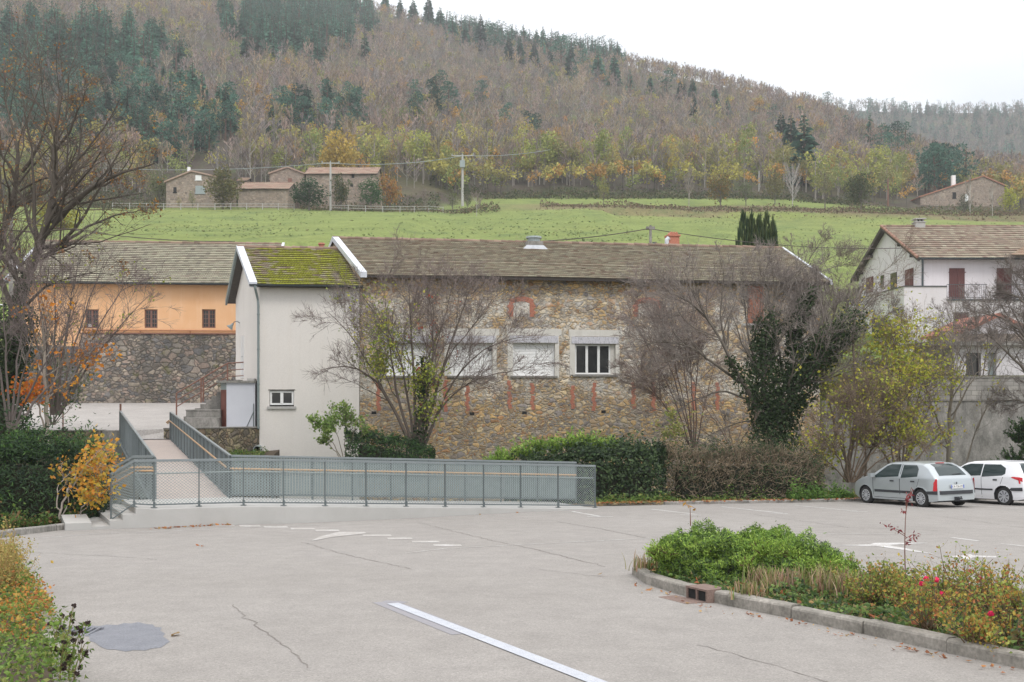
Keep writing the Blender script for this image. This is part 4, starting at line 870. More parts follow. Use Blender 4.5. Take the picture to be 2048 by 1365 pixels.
for i in range(len(PX)):
    mb = MB(); mb.bar(base[i] + (0, 0, 0), tp[i], .022, .05, up=fn[i]); mb.bar(base[i] - fd[i] * .07 + (0, 0, .006), base[i] + fd[i] * .07 + (0, 0, .006), .09, .012)
    mb.bar(base[i] - fn[i] * .03, base[i] - fn[i] * .03 + (0, 0, .14), .03, .05); mb.build('post', M['steel_green'], fc)
mb = MB()
for i in range(len(PX) - 1): expanded(mb, bt[i], bt[i + 1], tp[i], tp[i + 1])
mb.build('mesh_panel', M['galv'], fc)
for nm, off, w, h, mt in (('top_rail', .0, .075, .055, 'steel_rail'), ('bottom_rail', None, .035, .03, 'steel_green')):
    mb = MB()
    for i in range(len(PX) - 1):
        a, b = (tp[i], tp[i+1]) if off is not None else (bt[i], bt[i+1]); mb.bar(a, b, w, h)
    mb.build(nm, M[mt], fc)
wy = np.interp(PX, [268, 487, 1190], [949, 944, 957]); mb = MB(); pts = [P(p, y, Y) + n_ * .09 for p, y, Y, n_ in zip(PX, wy, YF, fn)]; mb.tube(pts, .016, n=8); mb.build('mid_rail', M['galv'], fc)
# the short flight's fence, front and back
def stair_fence(name, a_base, a_top, b_base, b_top, label, wood=True):
    r_ = empty(name, (0, 0, 0), label=label, cat='fence'); a_base, a_top, b_base, b_top = (np.array(p, float) for p in (a_base, a_top, b_base, b_top))
    mb = MB(); expanded(mb, b_base + (0,0,.07), a_base + (0,0,.07), b_top - (0,0,.02), a_top - (0,0,.02)); mb.build('mesh_panel', M['galv'], r_)
    for q0, q1 in ((b_base, b_top),): mb = MB(); mb.bar(q0, q1, .022, .05, up=(0, 1, 0)); mb.bar(q0 - (.07, 0, 0) + (0, 0, .006), q0 + (.07, 0, .006), .09, .012); mb.build('post', M['steel_green'], r_)
    mb = MB(); mb.bar(b_top - (0,0,.02), a_top - (0,0,.02), .075, .055); mb.build('top_rail', M['steel_rail'], r_); mb = MB(); mb.bar(b_base + (0,0,.07), a_base + (0,0,.07), .035, .03); mb.build('bottom_rail', M['steel_green'], r_)
    if wood:
        mb = MB(); e = (b_top - a_top) * .15; o = np.array((0, .09, -.26)); mb.tube([a_top + (1.0, .05, 0) * 1 + o if False else a_top + o + (.42, 0, 0), a_top + o, b_top + o + e], .022, n=8); mb.build('handrail', M['wood_rail'], r_)
    return r_
Yl = YF[0] - .1; stair_fence('stair_fence', base[0], top[0], P(222, 1046, Yl), P(222, 947, Yl), 'sloping front fence beside the three low steps')
Yb = Yl + RW - .05; ab = P(268, 1000, Yb); at_ = P(264, 914, Yb)
stair_fence('stair_fence', (at_[0], at_[1], ab[2]), at_, P(212, 1030, Yb), P(212, 942, Yb), 'sloping back fence beside the three low steps, next to the maple leaves')
r_ = empty('landing_fence', (0, 0, 0), label='short fence between the steps and the footbridge', cat='fence'); c0 = P(307, 913.5, Yb); c0b = c0.copy(); c0b[2] = ab[2] - .0
mb = MB(); expanded(mb, (at_[0], at_[1], ab[2] + .07), c0b + (0, 0, .07), at_, c0); mb.build('mesh_panel', M['galv'], r_); mb = MB(); mb.bar(at_, c0, .075, .055); mb.build('top_rail', M['steel_rail'], r_); mb = MB(); mb.bar(c0b - (0,0,.1), c0, .05, .05, up=(0,1,0)); mb.build('post', M['steel_green'], r_)
mb = MB(); mb.tube([at_ + (0, -.09, -.27), c0 + (0, -.09, -.27), c0 + (.06, -.09, -.36)], .022, n=8); mb.build('handrail', M['wood_rail'], r_)
# back fence of the ramp: close-set flat bars
def unit_(v): return v / np.linalg.norm(v)
def bar_fence(name, bl, tl, label, sp=.085, w=.05, posts=True, wood=None, cat='fence', th=.012, depthwise=False, fins=0):
    r_ = empty(name, (0, 0, 0), label=label, cat=cat); bl = np.array(bl, float); tl = np.array(tl, float); mb = MB()
    if fins:
        sp, w = .11, .02; fm = MB(); n = fins
        for k in range(n + 1):
            t = k / n; a = bl[0] + (bl[-1] - bl[0]) * t; b = tl[0] + (tl[-1] - tl[0]) * t; d = unit_(bl[-1] - bl[0]); fm = MB(); fm.bar(a, b, .10, .014, up=d); fm.build('flat_post', M['steel_rail'], r_)
    for i in range(len(bl) - 1):
        le = np.linalg.norm(bl[i+1] - bl[i]); n = max(1, int(le / sp)); d = (bl[i+1] - bl[i]) / le; nn = np.array((-d[1], d[0], 0))
        for k in range(n):
            t = (k + .5) / n; a = bl[i] + (bl[i+1]-bl[i]) * t; b = tl[i] + (tl[i+1]-tl[i]) * t; mb.bar(a, b, *((th, w) if not depthwise else (w, th)), up=(d if not depthwise else d))
    mb.build('balusters', M['steel_green' if fins else 'pipe_green'], r_); mb = MB()
    for i in range(len(bl) - 1): mb.bar(tl[i], tl[i+1], .07, .05)
    mb.build('top_rail', M['steel_rail'], r_); mb = MB()
    for i in range(len(bl) - 1): mb.bar(bl[i], bl[i+1], .05, .05)
    mb.build('bottom_rail', M['steel_green'], r_)
    if posts:
        for i in range(len(bl)): mb = MB(); mb.bar(bl[i] - (0, 0, .12), tl[i], .05, .06, up=(0, 1, 0)); mb.build('post', M['steel_green'], r_)
    if wood is not None:
        W_ = np.array(wood); mb = MB(); mb.tube(W_, .024, n=8); k_ = mb
        for q_i in range(len(W_) - 1):
            for t in np.arange(.08, 1, .12): p = W_[q_i] + (W_[q_i+1] - W_[q_i]) * t; mb.bar(p - (0, 0, .02), p - (0, 0, .07) + np.array((.05, .04, 0)), .012)
        mb.build('handrail', M['wood_rail'], r_)
    return r_
bx = [462, 545, 625, 705, 782, 857, 930, 1002, 1075, 1152]
bY = np.interp(bx, PX, YF) + RW; bT = np.array([P(x, np.interp(x, [462, 1152], [912, 925.5]), y) for x, y in zip(bx, bY)]); bB = bT.copy(); bB[:, 2] = np.interp(bx, PX, base[:, 2]) + .06
bar_fence('ramp_fence', bB, bT, 'back fence of the ramp, close flat bars with a wooden handrail', wood=[P(x, np.interp(x, [462, 1152], [937, 950]), y) + (0, -.10, 0) for x, y in zip(bx, bY)], w=.062, sp=.072)
# ------------------------------------------------------------ footbridge
YN, YR = 26.6, 40.2
nl, nr, fl_, fr__ = P(309, 1005, 26.0), P(460, 998, bY[0]), P(241, 881, YR), P(341.5, 879.5, YR)
br = empty('footbridge', (0, 0, 0), label='steel footbridge with pinkish deck leading to the yard', cat='footbridge')
mb = MB(); th = np.array((0, 0, -.06)); mb.hexa([nl + th, nr + th, fr__ + th, fl_ + th, nl, nr, fr__, fl_]); mb.build('deck', M['deck'], br)
for a, b, s_ in ((nl, fl_, -1), (nr, fr__, 1)):
    mb = MB(); o = np.array((s_ * .06, 0, 0)); mb.bar(a + o + (0, 0, -.22), b + o + (0, 0, -.22), .1, .42); mb.build('girder', M['steel_green'], br)
def side_line(a, b, n): return [a + (b - a) * i / n for i in range(n + 1)]
hL0, hL1 = P(307, 916, 26.0)[2] - nl[2], P(242, 823, YR)[2] - fl_[2]; hR0, hR1 = P(460, 912, bY[0])[2] - nr[2], P(343, 825, YR)[2] - fr__[2]
L_b = side_line(nl, fl_, 6); L_t = [p + (0, 0, hL0 + (hL1 - hL0) * i / 6) for i, p in enumerate(L_b)]; R_b = side_line(nr, fr__, 6); R_t = [p + (0, 0, hR0 + (hR1 - hR0) * i / 6) for i, p in enumerate(R_b)]
bar_fence('bridge_railing', L_b, L_t, 'left railing of the footbridge, flat grey green bars', fins=17, cat='railing')
wd = [P(460 + 6, 954, bY[0] - .1) + (0, 0, 0), P(335, 843, YR)]; wd = [R_b[0] + (-.1, -.03, hR0 * .74), R_b[-1] + (-.1, .1, hR1 * .70), R_b[-1] + (-.22, .1, hR1 * .62)]
bar_fence('bridge_railing', R_b, R_t, 'right railing of the footbridge with a varnished wooden handrail', fins=17, wood=wd, cat='railing')
p = MB(); a = P(241, 808, YR + .15); p.bar((0, 0, 0), (0, 0, a[2] - fl_[2]), .06, .06, up=(0, 1, 0)); tag(p.build('gate_post', M['rust_paint']), label='rusty square post at the far left corner of the footbridge', cat='post').location = (a[0], a[1], fl_[2])

# ------------------------------------------------------------ right side: block wall, garage, pale house
FB = Frame(20, 47.3, 0.02); x0, _ = FB.at(1650, 800); x1 = FB.at(2250, 800)[0]; _, z1 = FB.at(1900, 756); _, zm_ = FB.at(1900, 802)
xm, _ = FB.at(1822, 800)
r_ = FB.root('block_wall', label='stained grey concrete block wall behind the parked cars', cat='wall'); mb = MB(); mb.box(x0, x1, .06, .5, -5.2, zm_); mb.build('lower_wall', M['concrete_old'], r_); mb = MB(); mb.box(xm, x1, 0, .45, zm_ + .003, z1); mb.build('block_courses', M['blocks'], r_)
b_ = MB(); b_.box(xm-.05, x1, -.04, .5, z1 + .003, z1 + .06); b_.build('coping', M['concrete_old'], r_)
FG = Frame(*P(1935, 700, 54)[:2], .03); r_ = FG.root('garage', label='low white garage with concrete roof slab below the pale house', cat='garage')
f = lambda px_, py_, yl=0: FG.at(px_, py_, yl); gx0, zt = f(1905, 692); gx1, _ = f(2200, 692); zb = 2.2; W = MB()
hs = []
for a, b, c, d in ((1932, 1962, 706, 752), (1975, 1993, 706, 770)): xa, za = f(a, c); xb_, zb2 = f(b, d); hs.append((xa, xb_, max(zb2, zb + .02), za))
wall_holes(W, gx0, gx1, zb, zt, hs, 0, .3); W.add([(gx0, 0, zb), (gx0, 0, zt), (gx0, 5, zt), (gx0, 5, zb)], q=[(0,1,2,3)]); W.build('wall', M['render_pink'], r_)
for i, h in enumerate(hs):
    o = MB(); o.box(h[0], h[1], .25, .3, h[2], h[3]); o.build('door' if i else 'window', M['brown_shutter' if False else ('galv' if i else 'glass')], r_)
mb = MB(); xs0, _ = f(1850, 703, 1); mb.box(gx0 - 1.3, gx1, -.5, 5, zt + .002, zt + .22); mb.build('roof_slab', M['concrete_old'], r_)
mb = MB(); xa, za = f(1882, 662, .3); xb_, _ = f(1906, 662, .3); mb.box(xa, xb_, .3, .5, zt + .222, za); mb.box(xb_, gx1, .3, .42, zt+.222, za - .15); mb.build('parapet', M['stone_far'], r_)
FH2 = Frame(*P(1995, 660, 59)[:2], .03); r_ = FH2.root('outbuilding', label='small white outbuilding with orange tiled gable above the garage', cat='outbuilding')
ax, az = FH2.at(1995, 630); lx_, lz = FH2.at(1922, 664); rx, rz = FH2.at(2078, 668); mb = MB(); mb.prism([(lx_+.3, 0, 2), (rx-.3, 0, 2), (rx-.3, 0, rz-.05), (ax, 0, az-.12), (lx_+.3, 0, lz-.05)], (0, 5, 0)); mb.build('wall', M['render_pink'], r_)
mb = MB(); mb.hexa([(lx_-.2, -.3, lz-.22), (ax, -.3, az-.1), (ax, 5, az-.1), (lx_-.2, 5, lz-.22), (lx_-.2, -.3, lz-.06), (ax, -.3, az+.1), (ax, 5, az+.1), (lx_-.2, 5, lz-.06)])
mb.hexa([(ax, -.3, az-.1), (rx+.2, -.3, rz-.22), (rx+.2, 5, rz-.22), (ax, 5, az-.1), (ax, -.3, az+.1), (rx+.2, -.3, rz-.06), (rx+.2, 5, rz-.06), (ax, 5, az+.1)]); mb.build('roof', M['terracotta'], r_)
for i in range(7):                                          # clay under-tiles along the verge
    pass
FH = Frame(*P(1842, 700, 70)[:2], 0.0)
_, ze = FH.at(1900, 513, 0); _, zr = FH.at(1900, 453.5, 6.3)
root, W, K = gable_house(FH, 'pale_house', 'large pale house with brown shutters and tiled roof at the right edge', 'house', 0, 19, 12.6, 3.0, ze + .1, zr, 15, 'render_pink', ov=(.6, .45, .3), lich=.38, seed=41, tw=.3, cols=[(.20,.145,.115),(.235,.17,.135),(.175,.13,.105),(.21,.145,.11)], wave=.03)
W.add([(0, 0, 3.0), (19, 0, 3.0), (19, 0, ze + .1), (0, 0, ze + .1)], q=[(0,1,2,3)]); W.build('wall', M['render_pink'], root)
def shutter_on(px0, px1, py0, py1, yl, name='shutter', leafs=2):
    x0, z1 = FH.at(px0, py0, yl); x1, z0 = FH.at(px1, py1, yl); mb = MB(); w = (x1 - x0) / leafs
    for i in range(leafs): mb.box(x0 + w*i + .01, x0 + w*(i+1) - .01, yl - .06, yl - .004, z0, z1)
    for i in range(leafs * 4): mb.box(x0 + (x1-x0)*i/(leafs*4) + .02, x0 + (x1-x0)*(i+1)/(leafs*4) - .02, yl - .072, yl - .058, z0 + .03, z1 - .03)
    for zz in (z0 + (z1-z0)*.2, z0 + (z1-z0)*.85): mb.box(x0 - .07, x1 + .07, yl - .085, yl - .07, zz, zz + .06)
    return mb.build(name, M['brown_shutter'], root)
shutter_on(1898, 1929, 537, 598, 0); shutter_on(1993, 2023, 537, 598, 0)
_, zl = FH.at(1800, 574, -2.6); xl_, _ = FH.at(1893, 600, -2.6); xk = -.02; _, zb2 = FH.at(1950, 599, -2.6)
mb = MB(); mb.hexa([(xk, -2.6, 3), (xl_, -2.6, 3), (xl_, -.003, 3), (xk, -.003, 3), (xk, -2.6, zl), (xl_, -2.6, zl), (xl_, -.003, zl), (xk, -.003, zl)])
mb.box(-2.2, xk - .003, -2.6, 8.5, 3.0, zl); lb = mb.build('lower_storey', M['render_pink'], root)
mb = MB(); mb.box(-2.25, xl_ + .03, -2.66, -2.55, zl + .002, zl + .07); mb.box(-2.25, -2.15, -2.54, 8.5, zl + .002, zl + .07); mb.build('coping', M['gutter'], root)
mb = MB(); hw = []; xa, za = FH.at(1907, 625, -2.58); xb_, zb3 = FH.at(1938, 662, -2.58); wall_holes(mb, xl_ + .003, 19, 3, zb2, [(xa, xb_, zb3, za)], -2.58, .2); mb.add([(xl_+.003, -2.58, zb2), (19, -2.58, zb2), (19, -.003, zb2), (xl_+.003, -.003, zb2)], q=[(0,1,2,3)]); mb.build('lower_storey', M['render_pink'], root)
mb = MB(); mb.box(xa, xb_, -2.46, -2.4, zb3, za); mb.build('shutter', M['brown_shutter'], root)
mb = MB(); mb.box(xl_ + .01, 19, -2.68, -2.5, zb2 - .1, zb2 + .01); mb.build('balcony_edge', M['gutter'], root)
mb = MB(); bx0, zt = FH.at(1893, 570, -2.6); zt = zb2 + 1.0
for a, b in ((xl_ + .03, FH.at(1974, 570, -2.6)[0]), (FH.at(1992, 570, -2.6)[0], 18)):
    mb.tube([(a, -2.6, zt), (b, -2.6, zt)], .022, n=6); mb.tube([(a, -2.6, zb2 + .12), (b, -2.6, zb2 + .12)], .018, n=6)
    for x in np.arange(a, b, .13): mb.bar((x, -2.6, zb2), (x, -2.6, zt), .016, .016)
mb.build('balcony_railing', M['gutter'], root)
mb = MB(); a = FH.at(1975, 574, -2.6)[0]; b = FH.at(1991, 574, -2.6)[0]; mb.box(a, b, -2.64, -2.56, zb2, zt - .1); mb.build('balcony_panel', M['render_pink'], root)
for px0, px1, py0, py1, sh in ((1811, 1827, 541, 574, 1), (1782, 1794, 548, 576, 0), (1762, 1768, 552, 575, 0), (1733, 1747, 557, 584, 1)):
    y1, z1 = FH.atx(px0, py0, 0); y0, z0 = FH.atx(px1, py1, 0); z0 = max(z0, zl + .1); mb = MB(); mb.box(-.05, -.003, y0, y1, z0, z1)
    if sh:
        for k in range(4): mb.box(-.062, -.05, y0 + (y1-y0)*k/4 + .02, y0 + (y1-y0)*(k+1)/4 - .02, z0 + .03, z1 - .03)
    mb.build('shutter' if sh else 'window', M['brown_shutter' if sh else 'glass'], root)
y1, z1 = FH.atx(1745, 640, -2.2); y0, z0 = FH.atx(1775, 675, -2.2); mb = MB(); mb.box(-2.25, -2.203, y0, y1, z0, z1); mb.build('window', M['glass'], root)
gutter(root, K['E0'] + (0, -.06, 0), K['E1'] + (0, -.06, 0), .10)
e = K['E0']; mb = MB(); mb.tube([(e[0]+.3, e[1]-.06, e[2]-.05), (e[0]+.3, e[1]-.06, e[2]-.2), (-.02+.1, -.1, e[2]-.8), (.08, -.1, zl)], .07, n=8); mb.build('downpipe', M['gutter'], root)
verge_board(root, K['E0'] + (-.02, -.05, 0), K['R0'] + (-.02, 0, 0), .3, .28, 'under', .12, z=.02); verge_board(root, K['B0'] + (-.02, .05, 0), K['R0'] + (-.02, 0, 0), .3, .28, 'under', .12, z=.02)
mb = MB()
for i in range(14): mb.tube([K['E0'] + (K['R0']-K['E0'])*i/14 + (-.03, 0, .06), K['E0'] + (K['R0']-K['E0'])*(i+1.05)/14 + (-.03, 0, .04)], [.11, .09], n=8)
mb.build('verge_tiles', simple('verge_clay', (.34, .19, .14), .8, (.26, .15, .11), 6), root)
mb = MB()
for yy in (.9, 3.2, 9.4, 11.6): zz = ze + .1 + (zr - ze - .1) * (1 - abs(yy - 6.3) / 6.3) - .28; mb.box(-.42, -.003, yy - .09, yy + .09, zz - .2, zz)
mb.build('purlin_end', M['under'], root)
x, z = FH.at(1838, 452, 6.3); mb = MB(); mb.box(x-.36, x+.36, 6.0, 6.7, z-.5, z+.22); mb.box(x-.42, x+.42, 5.94, 6.76, z+.22, z+.28); mb.box(x-.3, x-.2, 6.1, 6.6, z+.28, z+.46); mb.box(x+.2, x+.3, 6.1, 6.6, z+.28, z+.46); mb.box(x-.05, x+.05, 6.1, 6.6, z+.28, z+.46); mb.box(x-.42, x+.42, 5.94, 6.76, z+.46, z+.54); mb.build('chimney', M['concrete'], root)
FP = Frame(*P(2022, 510, 66)[:2], 0.0); r_ = FP.root('porch_roof', label='corner of a lower tiled roof cut by the right edge', cat='roof'); x0, z0 = FP.at(2021, 510); mb = MB(); x1 = x0 + 6
roof_tiles(mb, (x0, 0, z0), (x1, 0, z0), (x0 + 3.2, 3.6, z0 + 1.4), (x1 + 3.2, 3.6, z0 + 1.4), 8, tw=.3, cols=[(.27,.16,.115),(.32,.20,.15)], lich=.3, seed=4, wave=.03); ro = mb.build('tiles', M['tile'], r_, colattr=True); mb = MB(); slab(mb, (x0, 0, z0), (x1, 0, z0), (x0 + 3.2, 3.6, z0 + 1.4), (x1 + 3.2, 3.6, z0 + 1.4), .2); mb.build('eaves_board', M['under'], r_)

# ------------------------------------------------------------ the farm on the hill
FARC = [(.34,.22,.17),(.38,.26,.20),(.30,.20,.16)]
def farm_gable(name, Y, l, a, r, yb, depth, label, wins=(), roofc='far_roof'):
    o = P(a[0], yb, Y); root = empty(name, o, label=label, cat='farmhouse'); L, A, R = (P(*p, Y) - o for p in (l, a, r)); zb = -3.0
    mb = MB(); mb.prism([(L[0]+.3, 0, zb), (R[0]-.3, 0, zb), (R[0]-.3, 0, R[2]-.1), (A[0], 0, A[2]-.25), (L[0]+.3, 0, L[2]-.1)], (0, depth, 0)); mb.build('wall', M['stone_far'], root)
    mb = MB(); h = np.array((0, 0, .28))
    for p, q in ((L, A), (A, R)):
        p = p + (0, -.3, -.2); q = q + (0, -.3, -.2); dd = np.array((0, depth + .6, 0)); mb.hexa([p, q, q + dd, p + dd, p + h, q + h, q + dd + h, p + dd + h])
    mb.build('roof', M['far_roof'], root)
    for x0, x1, y0, y1, mt in wins:
        p = P(x0, y0, Y) - o; q = P(x1, y1, Y) - o; mb = MB(); mb.box(p[0], q[0], -.06, -.003, q[2], p[2]); mb.box(p[0]-.12, q[0]+.12, -.1, -.062, q[2]-.16, q[2]) ; mb.build('window', M[mt], root)
    return root
M['far_roof'] = simple('far_roof_tiles', (.40, .29, .235), .9, (.31, .215, .17), .8, stretch=(6, 1, 1))
M['far_roof_red'] = simple('far_red_roof', (.40, .19, .13), .9, (.33, .16, .11), .8, stretch=(6, 1, 1))
farm_gable('farmhouse', 182, (329, 364), (383, 342), (446, 356), 412, 10, 'stone farmhouse with a shallow gable at the left of the hill farm', [(391,403,351,360,'pvc'), (391,410,372,387,'galv'), (347,353,375,385,'dark')])
o = P(378, 352, 185); mb = MB(); mb.box(-.25, .25, -.2, .2, -1, 1.6); tag(mb.build('chimney', M['pvc']), cat=None); bpy.data.objects['chimney'].name
ch = [x for x in bpy.data.objects if x.name.startswith('chimney') and x.parent is None and x.type == 'MESH'][-1]; fh_ = [x for x in bpy.data.objects if x.name == 'farmhouse'][0]; ch.parent = fh_; ch.location = o - np.array(fh_.location)
farm_gable('farmhouse', 192, (537, 347), (575, 334), (612, 348), 402, 9, 'narrow gabled stone farmhouse with a dark doorway in mid farm', [(576,584,357,368,'rust_paint'), (571,586,370,376,'dark')])
def farm_long(name, Y, x0, x1, ye, yr, yb, depth, label, ang=0.0, seed=0, mat='stone_far', cat='farm building'):
    F_ = Frame(*P(x0, yb, Y)[:2], ang); _, ze = F_.at(x0 + 1, ye, 0); _, zr = F_.at(x0 + 1, yr, depth / 2); x1l, _ = F_.at(x1, ye, 0); zb = F_.at(x0 + 1, yb, 0)[1]
    root, W, K = gable_house(F_, name, label, cat, 0, x1l, depth, zb - 4, ze + .1, zr, 8, mat, ov=(.4, .3, .3), tw=.8, lich=.2, seed=seed, cols=FARC, wave=.05)
    W.add([(0, 0, zb - 4), (x1l, 0, zb - 4), (x1l, 0, ze + .1), (0, 0, ze + .1)], q=[(0,1,2,3)]); W.build('wall', M[mat], root); return root, F_
farm_long('farm_barn', 183, 478, 576, 378, 366, 412, 8, 'low stone barn of the hill farm with a long tiled roof', seed=3)
farm_long('farm_barn', 200, 476, 492, 362, 357, 380, 5, 'tiny tiled roof behind the low barn of the hill farm', seed=4)
bt_, F_ = farm_long('farm_barn', 188, 612, 752, 348, 336, 412, 9, 'tall stone barn with a long tiled roof at the right of the hill farm', seed=5)
mb = MB(); a = F_.at(700, 360, 0); b = F_.at(726, 412, 0); mb.prism([(a[0]-2, -.003, b[1]-2), (b[0]+.6, -.003, b[1]-2), (b[0], -.003, b[1]), (a[0], -.003, a[1]), (a[0]-2, -.003, a[1])], (0, -1.5, 0)); mb.build('buttress', M['stone_far'], bt_)
for x, y in ((706, 353), (706, 374)): mb = MB(); a = F_.at(x, y, -.005); mb.box(a[0]-.25, a[0]+.25, -1.56 if y > 360 else -.06, -1.5 if y > 360 else -.004, a[1]-.3, a[1]+.3); mb.build('window', M['dark'], bt_)
r_ = farm_gable('hill_house', 235, (1838, 394), (1966, 352), (2012, 372), 418, 12, 'stone house with a long red roof at the right of the hill', [(1905,1912,385,397,'dark'), (1930,1937,388,402,'pvc')])
for c_ in r_.children:
    if c_.name.startswith('roof'): c_.data.materials[0] = M['far_roof_red']; c_.scale = (1, 1, 1)
mb = MB(); o = P(1908, 356, 237) - np.array(r_.location); mb.box(o[0]-.4, o[0]+.4, o[1], o[1]+.8, o[2]-3, o[2]+.6); mb.build('chimney', M['pvc'], r_)

# ------------------------------------------------------------ poles, wires, fences on the hill
def pole(px_, pt, pb, Y, r=.14, arm=1.4, label='', mat='concrete', zb=None, n=8, ins=True, flat=False):
    b = P(px_, pb, Y); t = P(px_, pt, Y)[2]; root = empty('utility_pole', b, label=label, cat='utility pole'); h = t - b[2]; mb = MB()
    mb.tube([(0, 0, -1.5), (0, 0, h)], [r, r * .7], n=n); mb.build('shaft', M[mat], root)
    if arm: mb = MB(); mb.box(-arm, arm, -.08, .08, h - .25, h - .08); mb.build('crossarm', M[mat], root)
    if arm and ins:
        for x in (-arm + .1, 0, arm - .1): mb = MB(); mb.tube([(x, 0, h - .08), (x, 0, h + .25)], .09, n=6); mb.build('insulator', M['galv'], root)
    return root
pole(661, 325, 423, 178, .22, 1.6, 'pale concrete utility pole in front of the hill farm')
pole(925, 310, 412, 200, .28, 2.2, 'tall pale utility pole with a crossarm and box beside the meadow'); tb = MB(); tb.box(-.5, .5, -.6, 0, -.7, .7); o = tb.build('transformer_box', M['galv']); o.parent = [x for x in bpy.data.objects if x.name.startswith('utility_pole')][-1]; o.location = (0, 0, 8.3)
pole(1518, 342, 404, 232, .16, 0, 'thin pale pole between the bushy trees of the upper meadow'); pole(1776, 358, 416, 228, .2, 0, 'plain wooden pole near the red-roofed hill house', mat='rust_paint')
pole(1266, 316, 372, 240, .14, 0, 'thin pale pole at the edge of the wood above the upper meadow')
pole(1301, 451, 520, 57, .10, .25, 'short dark pole rising behind the ridge of the stone mill', mat='concrete_old', ins=False)
pole(22, 432, 800, 46, .13, 0, 'weathered pole beside the ivy-clad tree at the left edge', mat='concrete_old')
def wire(a, b, sag, r, label, name='overhead_wire'):
    a, b = np.array(a), np.array(b); t = np.linspace(0, 1, 24)[:, None]; p = a + (b - a) * t; p[:, 2] -= (4 * sag * t * (1 - t))[:, 0]; mb = MB(); mb.tube(p, r, n=4); return tag(mb.build(name, M['under' if Y_dark else 'galv']), label=label, cat='wire')
Y_dark = True
wire(P(1301, 457, 57), P(1080, 483, 53), .1, .025, 'black wire from the short pole to the roof vent of the mill')
wire(P(1301, 458, 57), P(1860, 494, 69), .5, .022, 'black wire from the short pole to the pale house')
wire(P(22, 438, 46), P(470, 483, 51), .3, .02, 'black wire from the left pole over the orange roof')
Y_dark = False
wire(P(661, 326, 178), P(200, 336, 190), .8, .05, 'thin wire running left from the pole at the hill farm'); wire(P(661, 327, 178), P(925, 312, 200), .8, .05, 'thin wire between the two pale poles on the hill')
wire(P(925, 312, 200), P(1100, 300, 230), .5, .05, 'thin wire running from the tall pole into the wood')
def hill_fence(name, pts, label, hgt=1.15, mat='concrete', sp=2.6):
    root = empty(name, (0, 0, 0), label=label, cat='fence'); W = []
    for (x0, Y0), (x1, Y1) in zip(pts[:-1], pts[1:]):
        n = max(1, int(math.hypot((x1-x0)/FOC*Y0, Y1-Y0) / sp))
        for i in range(n): W.append((x0 + (x1-x0)*i/n, Y0 + (Y1-Y0)*i/n))
    W = [((x - CX)/FOC*Y, Y) for x, Y in W]; B = np.array([(x, y, H(x, y)) for x, y in W]); pm = None
    for p in B:
        if pm is None: mb = MB(); mb.box(-.05, .05, -.05, .05, -.3, hgt); o = mb.build('post', M[mat], root); pm = o
        else: o = pm.copy(); col.objects.link(o); o.parent = root
        o.location = p
    for k, hh in enumerate((hgt - .12, hgt * .5)):
        mb = MB()
        for a, b in zip(B[:-1], B[1:]): mb.bar(a + (0, -.06, hh), b + (0, -.06, hh), .03, .07)
        mb.build('rail', M[mat], root)
hill_fence('paddock_fence', [(225, 176), (430, 174), (620, 176)], 'white rail fence along the meadow below the left farmhouse')
hill_fence('paddock_fence', [(662, 176), (800, 177), (915, 182)], 'white rail fence along the meadow right of the pale pole')

# ------------------------------------------------------------ growing things: helpers
M['bark'] = leafmat('bark', 0, .9, spec=.1); M['leaf'] = leafmat('leaves', .4, .5); M['needle'] = leafmat('needles', .25, .6); M['grass'] = leafmat('grass_blades', .35, .6)
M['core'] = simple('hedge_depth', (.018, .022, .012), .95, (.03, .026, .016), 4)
def unit(v): return v / (np.linalg.norm(v, axis=-1, keepdims=True) + 1e-9)
def rand_dirs(r, n): return unit(r.normal(size=(n, 3)))
def tubes_vec(mb, PL, R, n, c, m=0):
    """PL (N,k,3) polylines, R (N,k) radii -> n-sided tubes"""
    Nn, k, _ = PL.shape; d = unit(np.gradient(PL, axis=1)); ref = np.where(np.abs(d[..., 2:3]) > .9, np.array((1., 0, 0)), np.array((0, 0, 1.)))
    a = unit(np.cross(d, ref)); b = np.cross(d, a); th = np.arange(n) * 2 * math.pi / n
    v = PL[:, :, None] + R[:, :, None, None] * (np.cos(th)[:, None] * a[:, :, None] + np.sin(th)[:, None] * b[:, :, None])
    idx = np.arange(Nn * k * n).reshape(Nn, k, n); A = idx[:, :-1]; B = idx[:, 1:]
    q = np.stack([A, np.roll(A, -1, 2), np.roll(B, -1, 2), B], -1).reshape(-1, 4)
    cc = np.asarray(c, float); cc = np.tile(cc, (Nn, 1)) if cc.ndim == 1 else cc
    mb.add(v.reshape(-1, 3), q=q, c=np.repeat(cc, k * n, axis=0), m=m)
def leaves(mb, ctr, size, cols, r, up=.0, asp=.7, m=0, nrm=None):
    """one four-cornered blade per centre, turned at random"""
    n = len(ctr); size = np.broadcast_to(size, (n,))[:, None]
    a = rand_dirs(r, n) if nrm is None else unit(np.cross(nrm, rand_dirs(r, n))); b = unit(np.cross(a, rand_dirs(r, n) if nrm is None else nrm))
    if up: a = unit(a + np.array((0, 0, up)))
    s = size * .5; fold = unit(np.cross(a, b)) * s * .25
    v = np.stack([ctr - a * s, ctr + b * s * asp + fold, ctr + a * s, ctr - b * s * asp + fold], 1).reshape(-1, 3)
    i = np.arange(n) * 4; mb.add(v, q=np.stack([i, i+1, i+2, i+3], 1), c=np.repeat(cols, 4, axis=0), m=m)
def pick(r, pal, n, var=.25, w=None):
    pal = np.array(pal, float); c = pal[r.choice(len(pal), n, p=w)]; return c * r.uniform(1 - var, 1 + var, (n, 1))
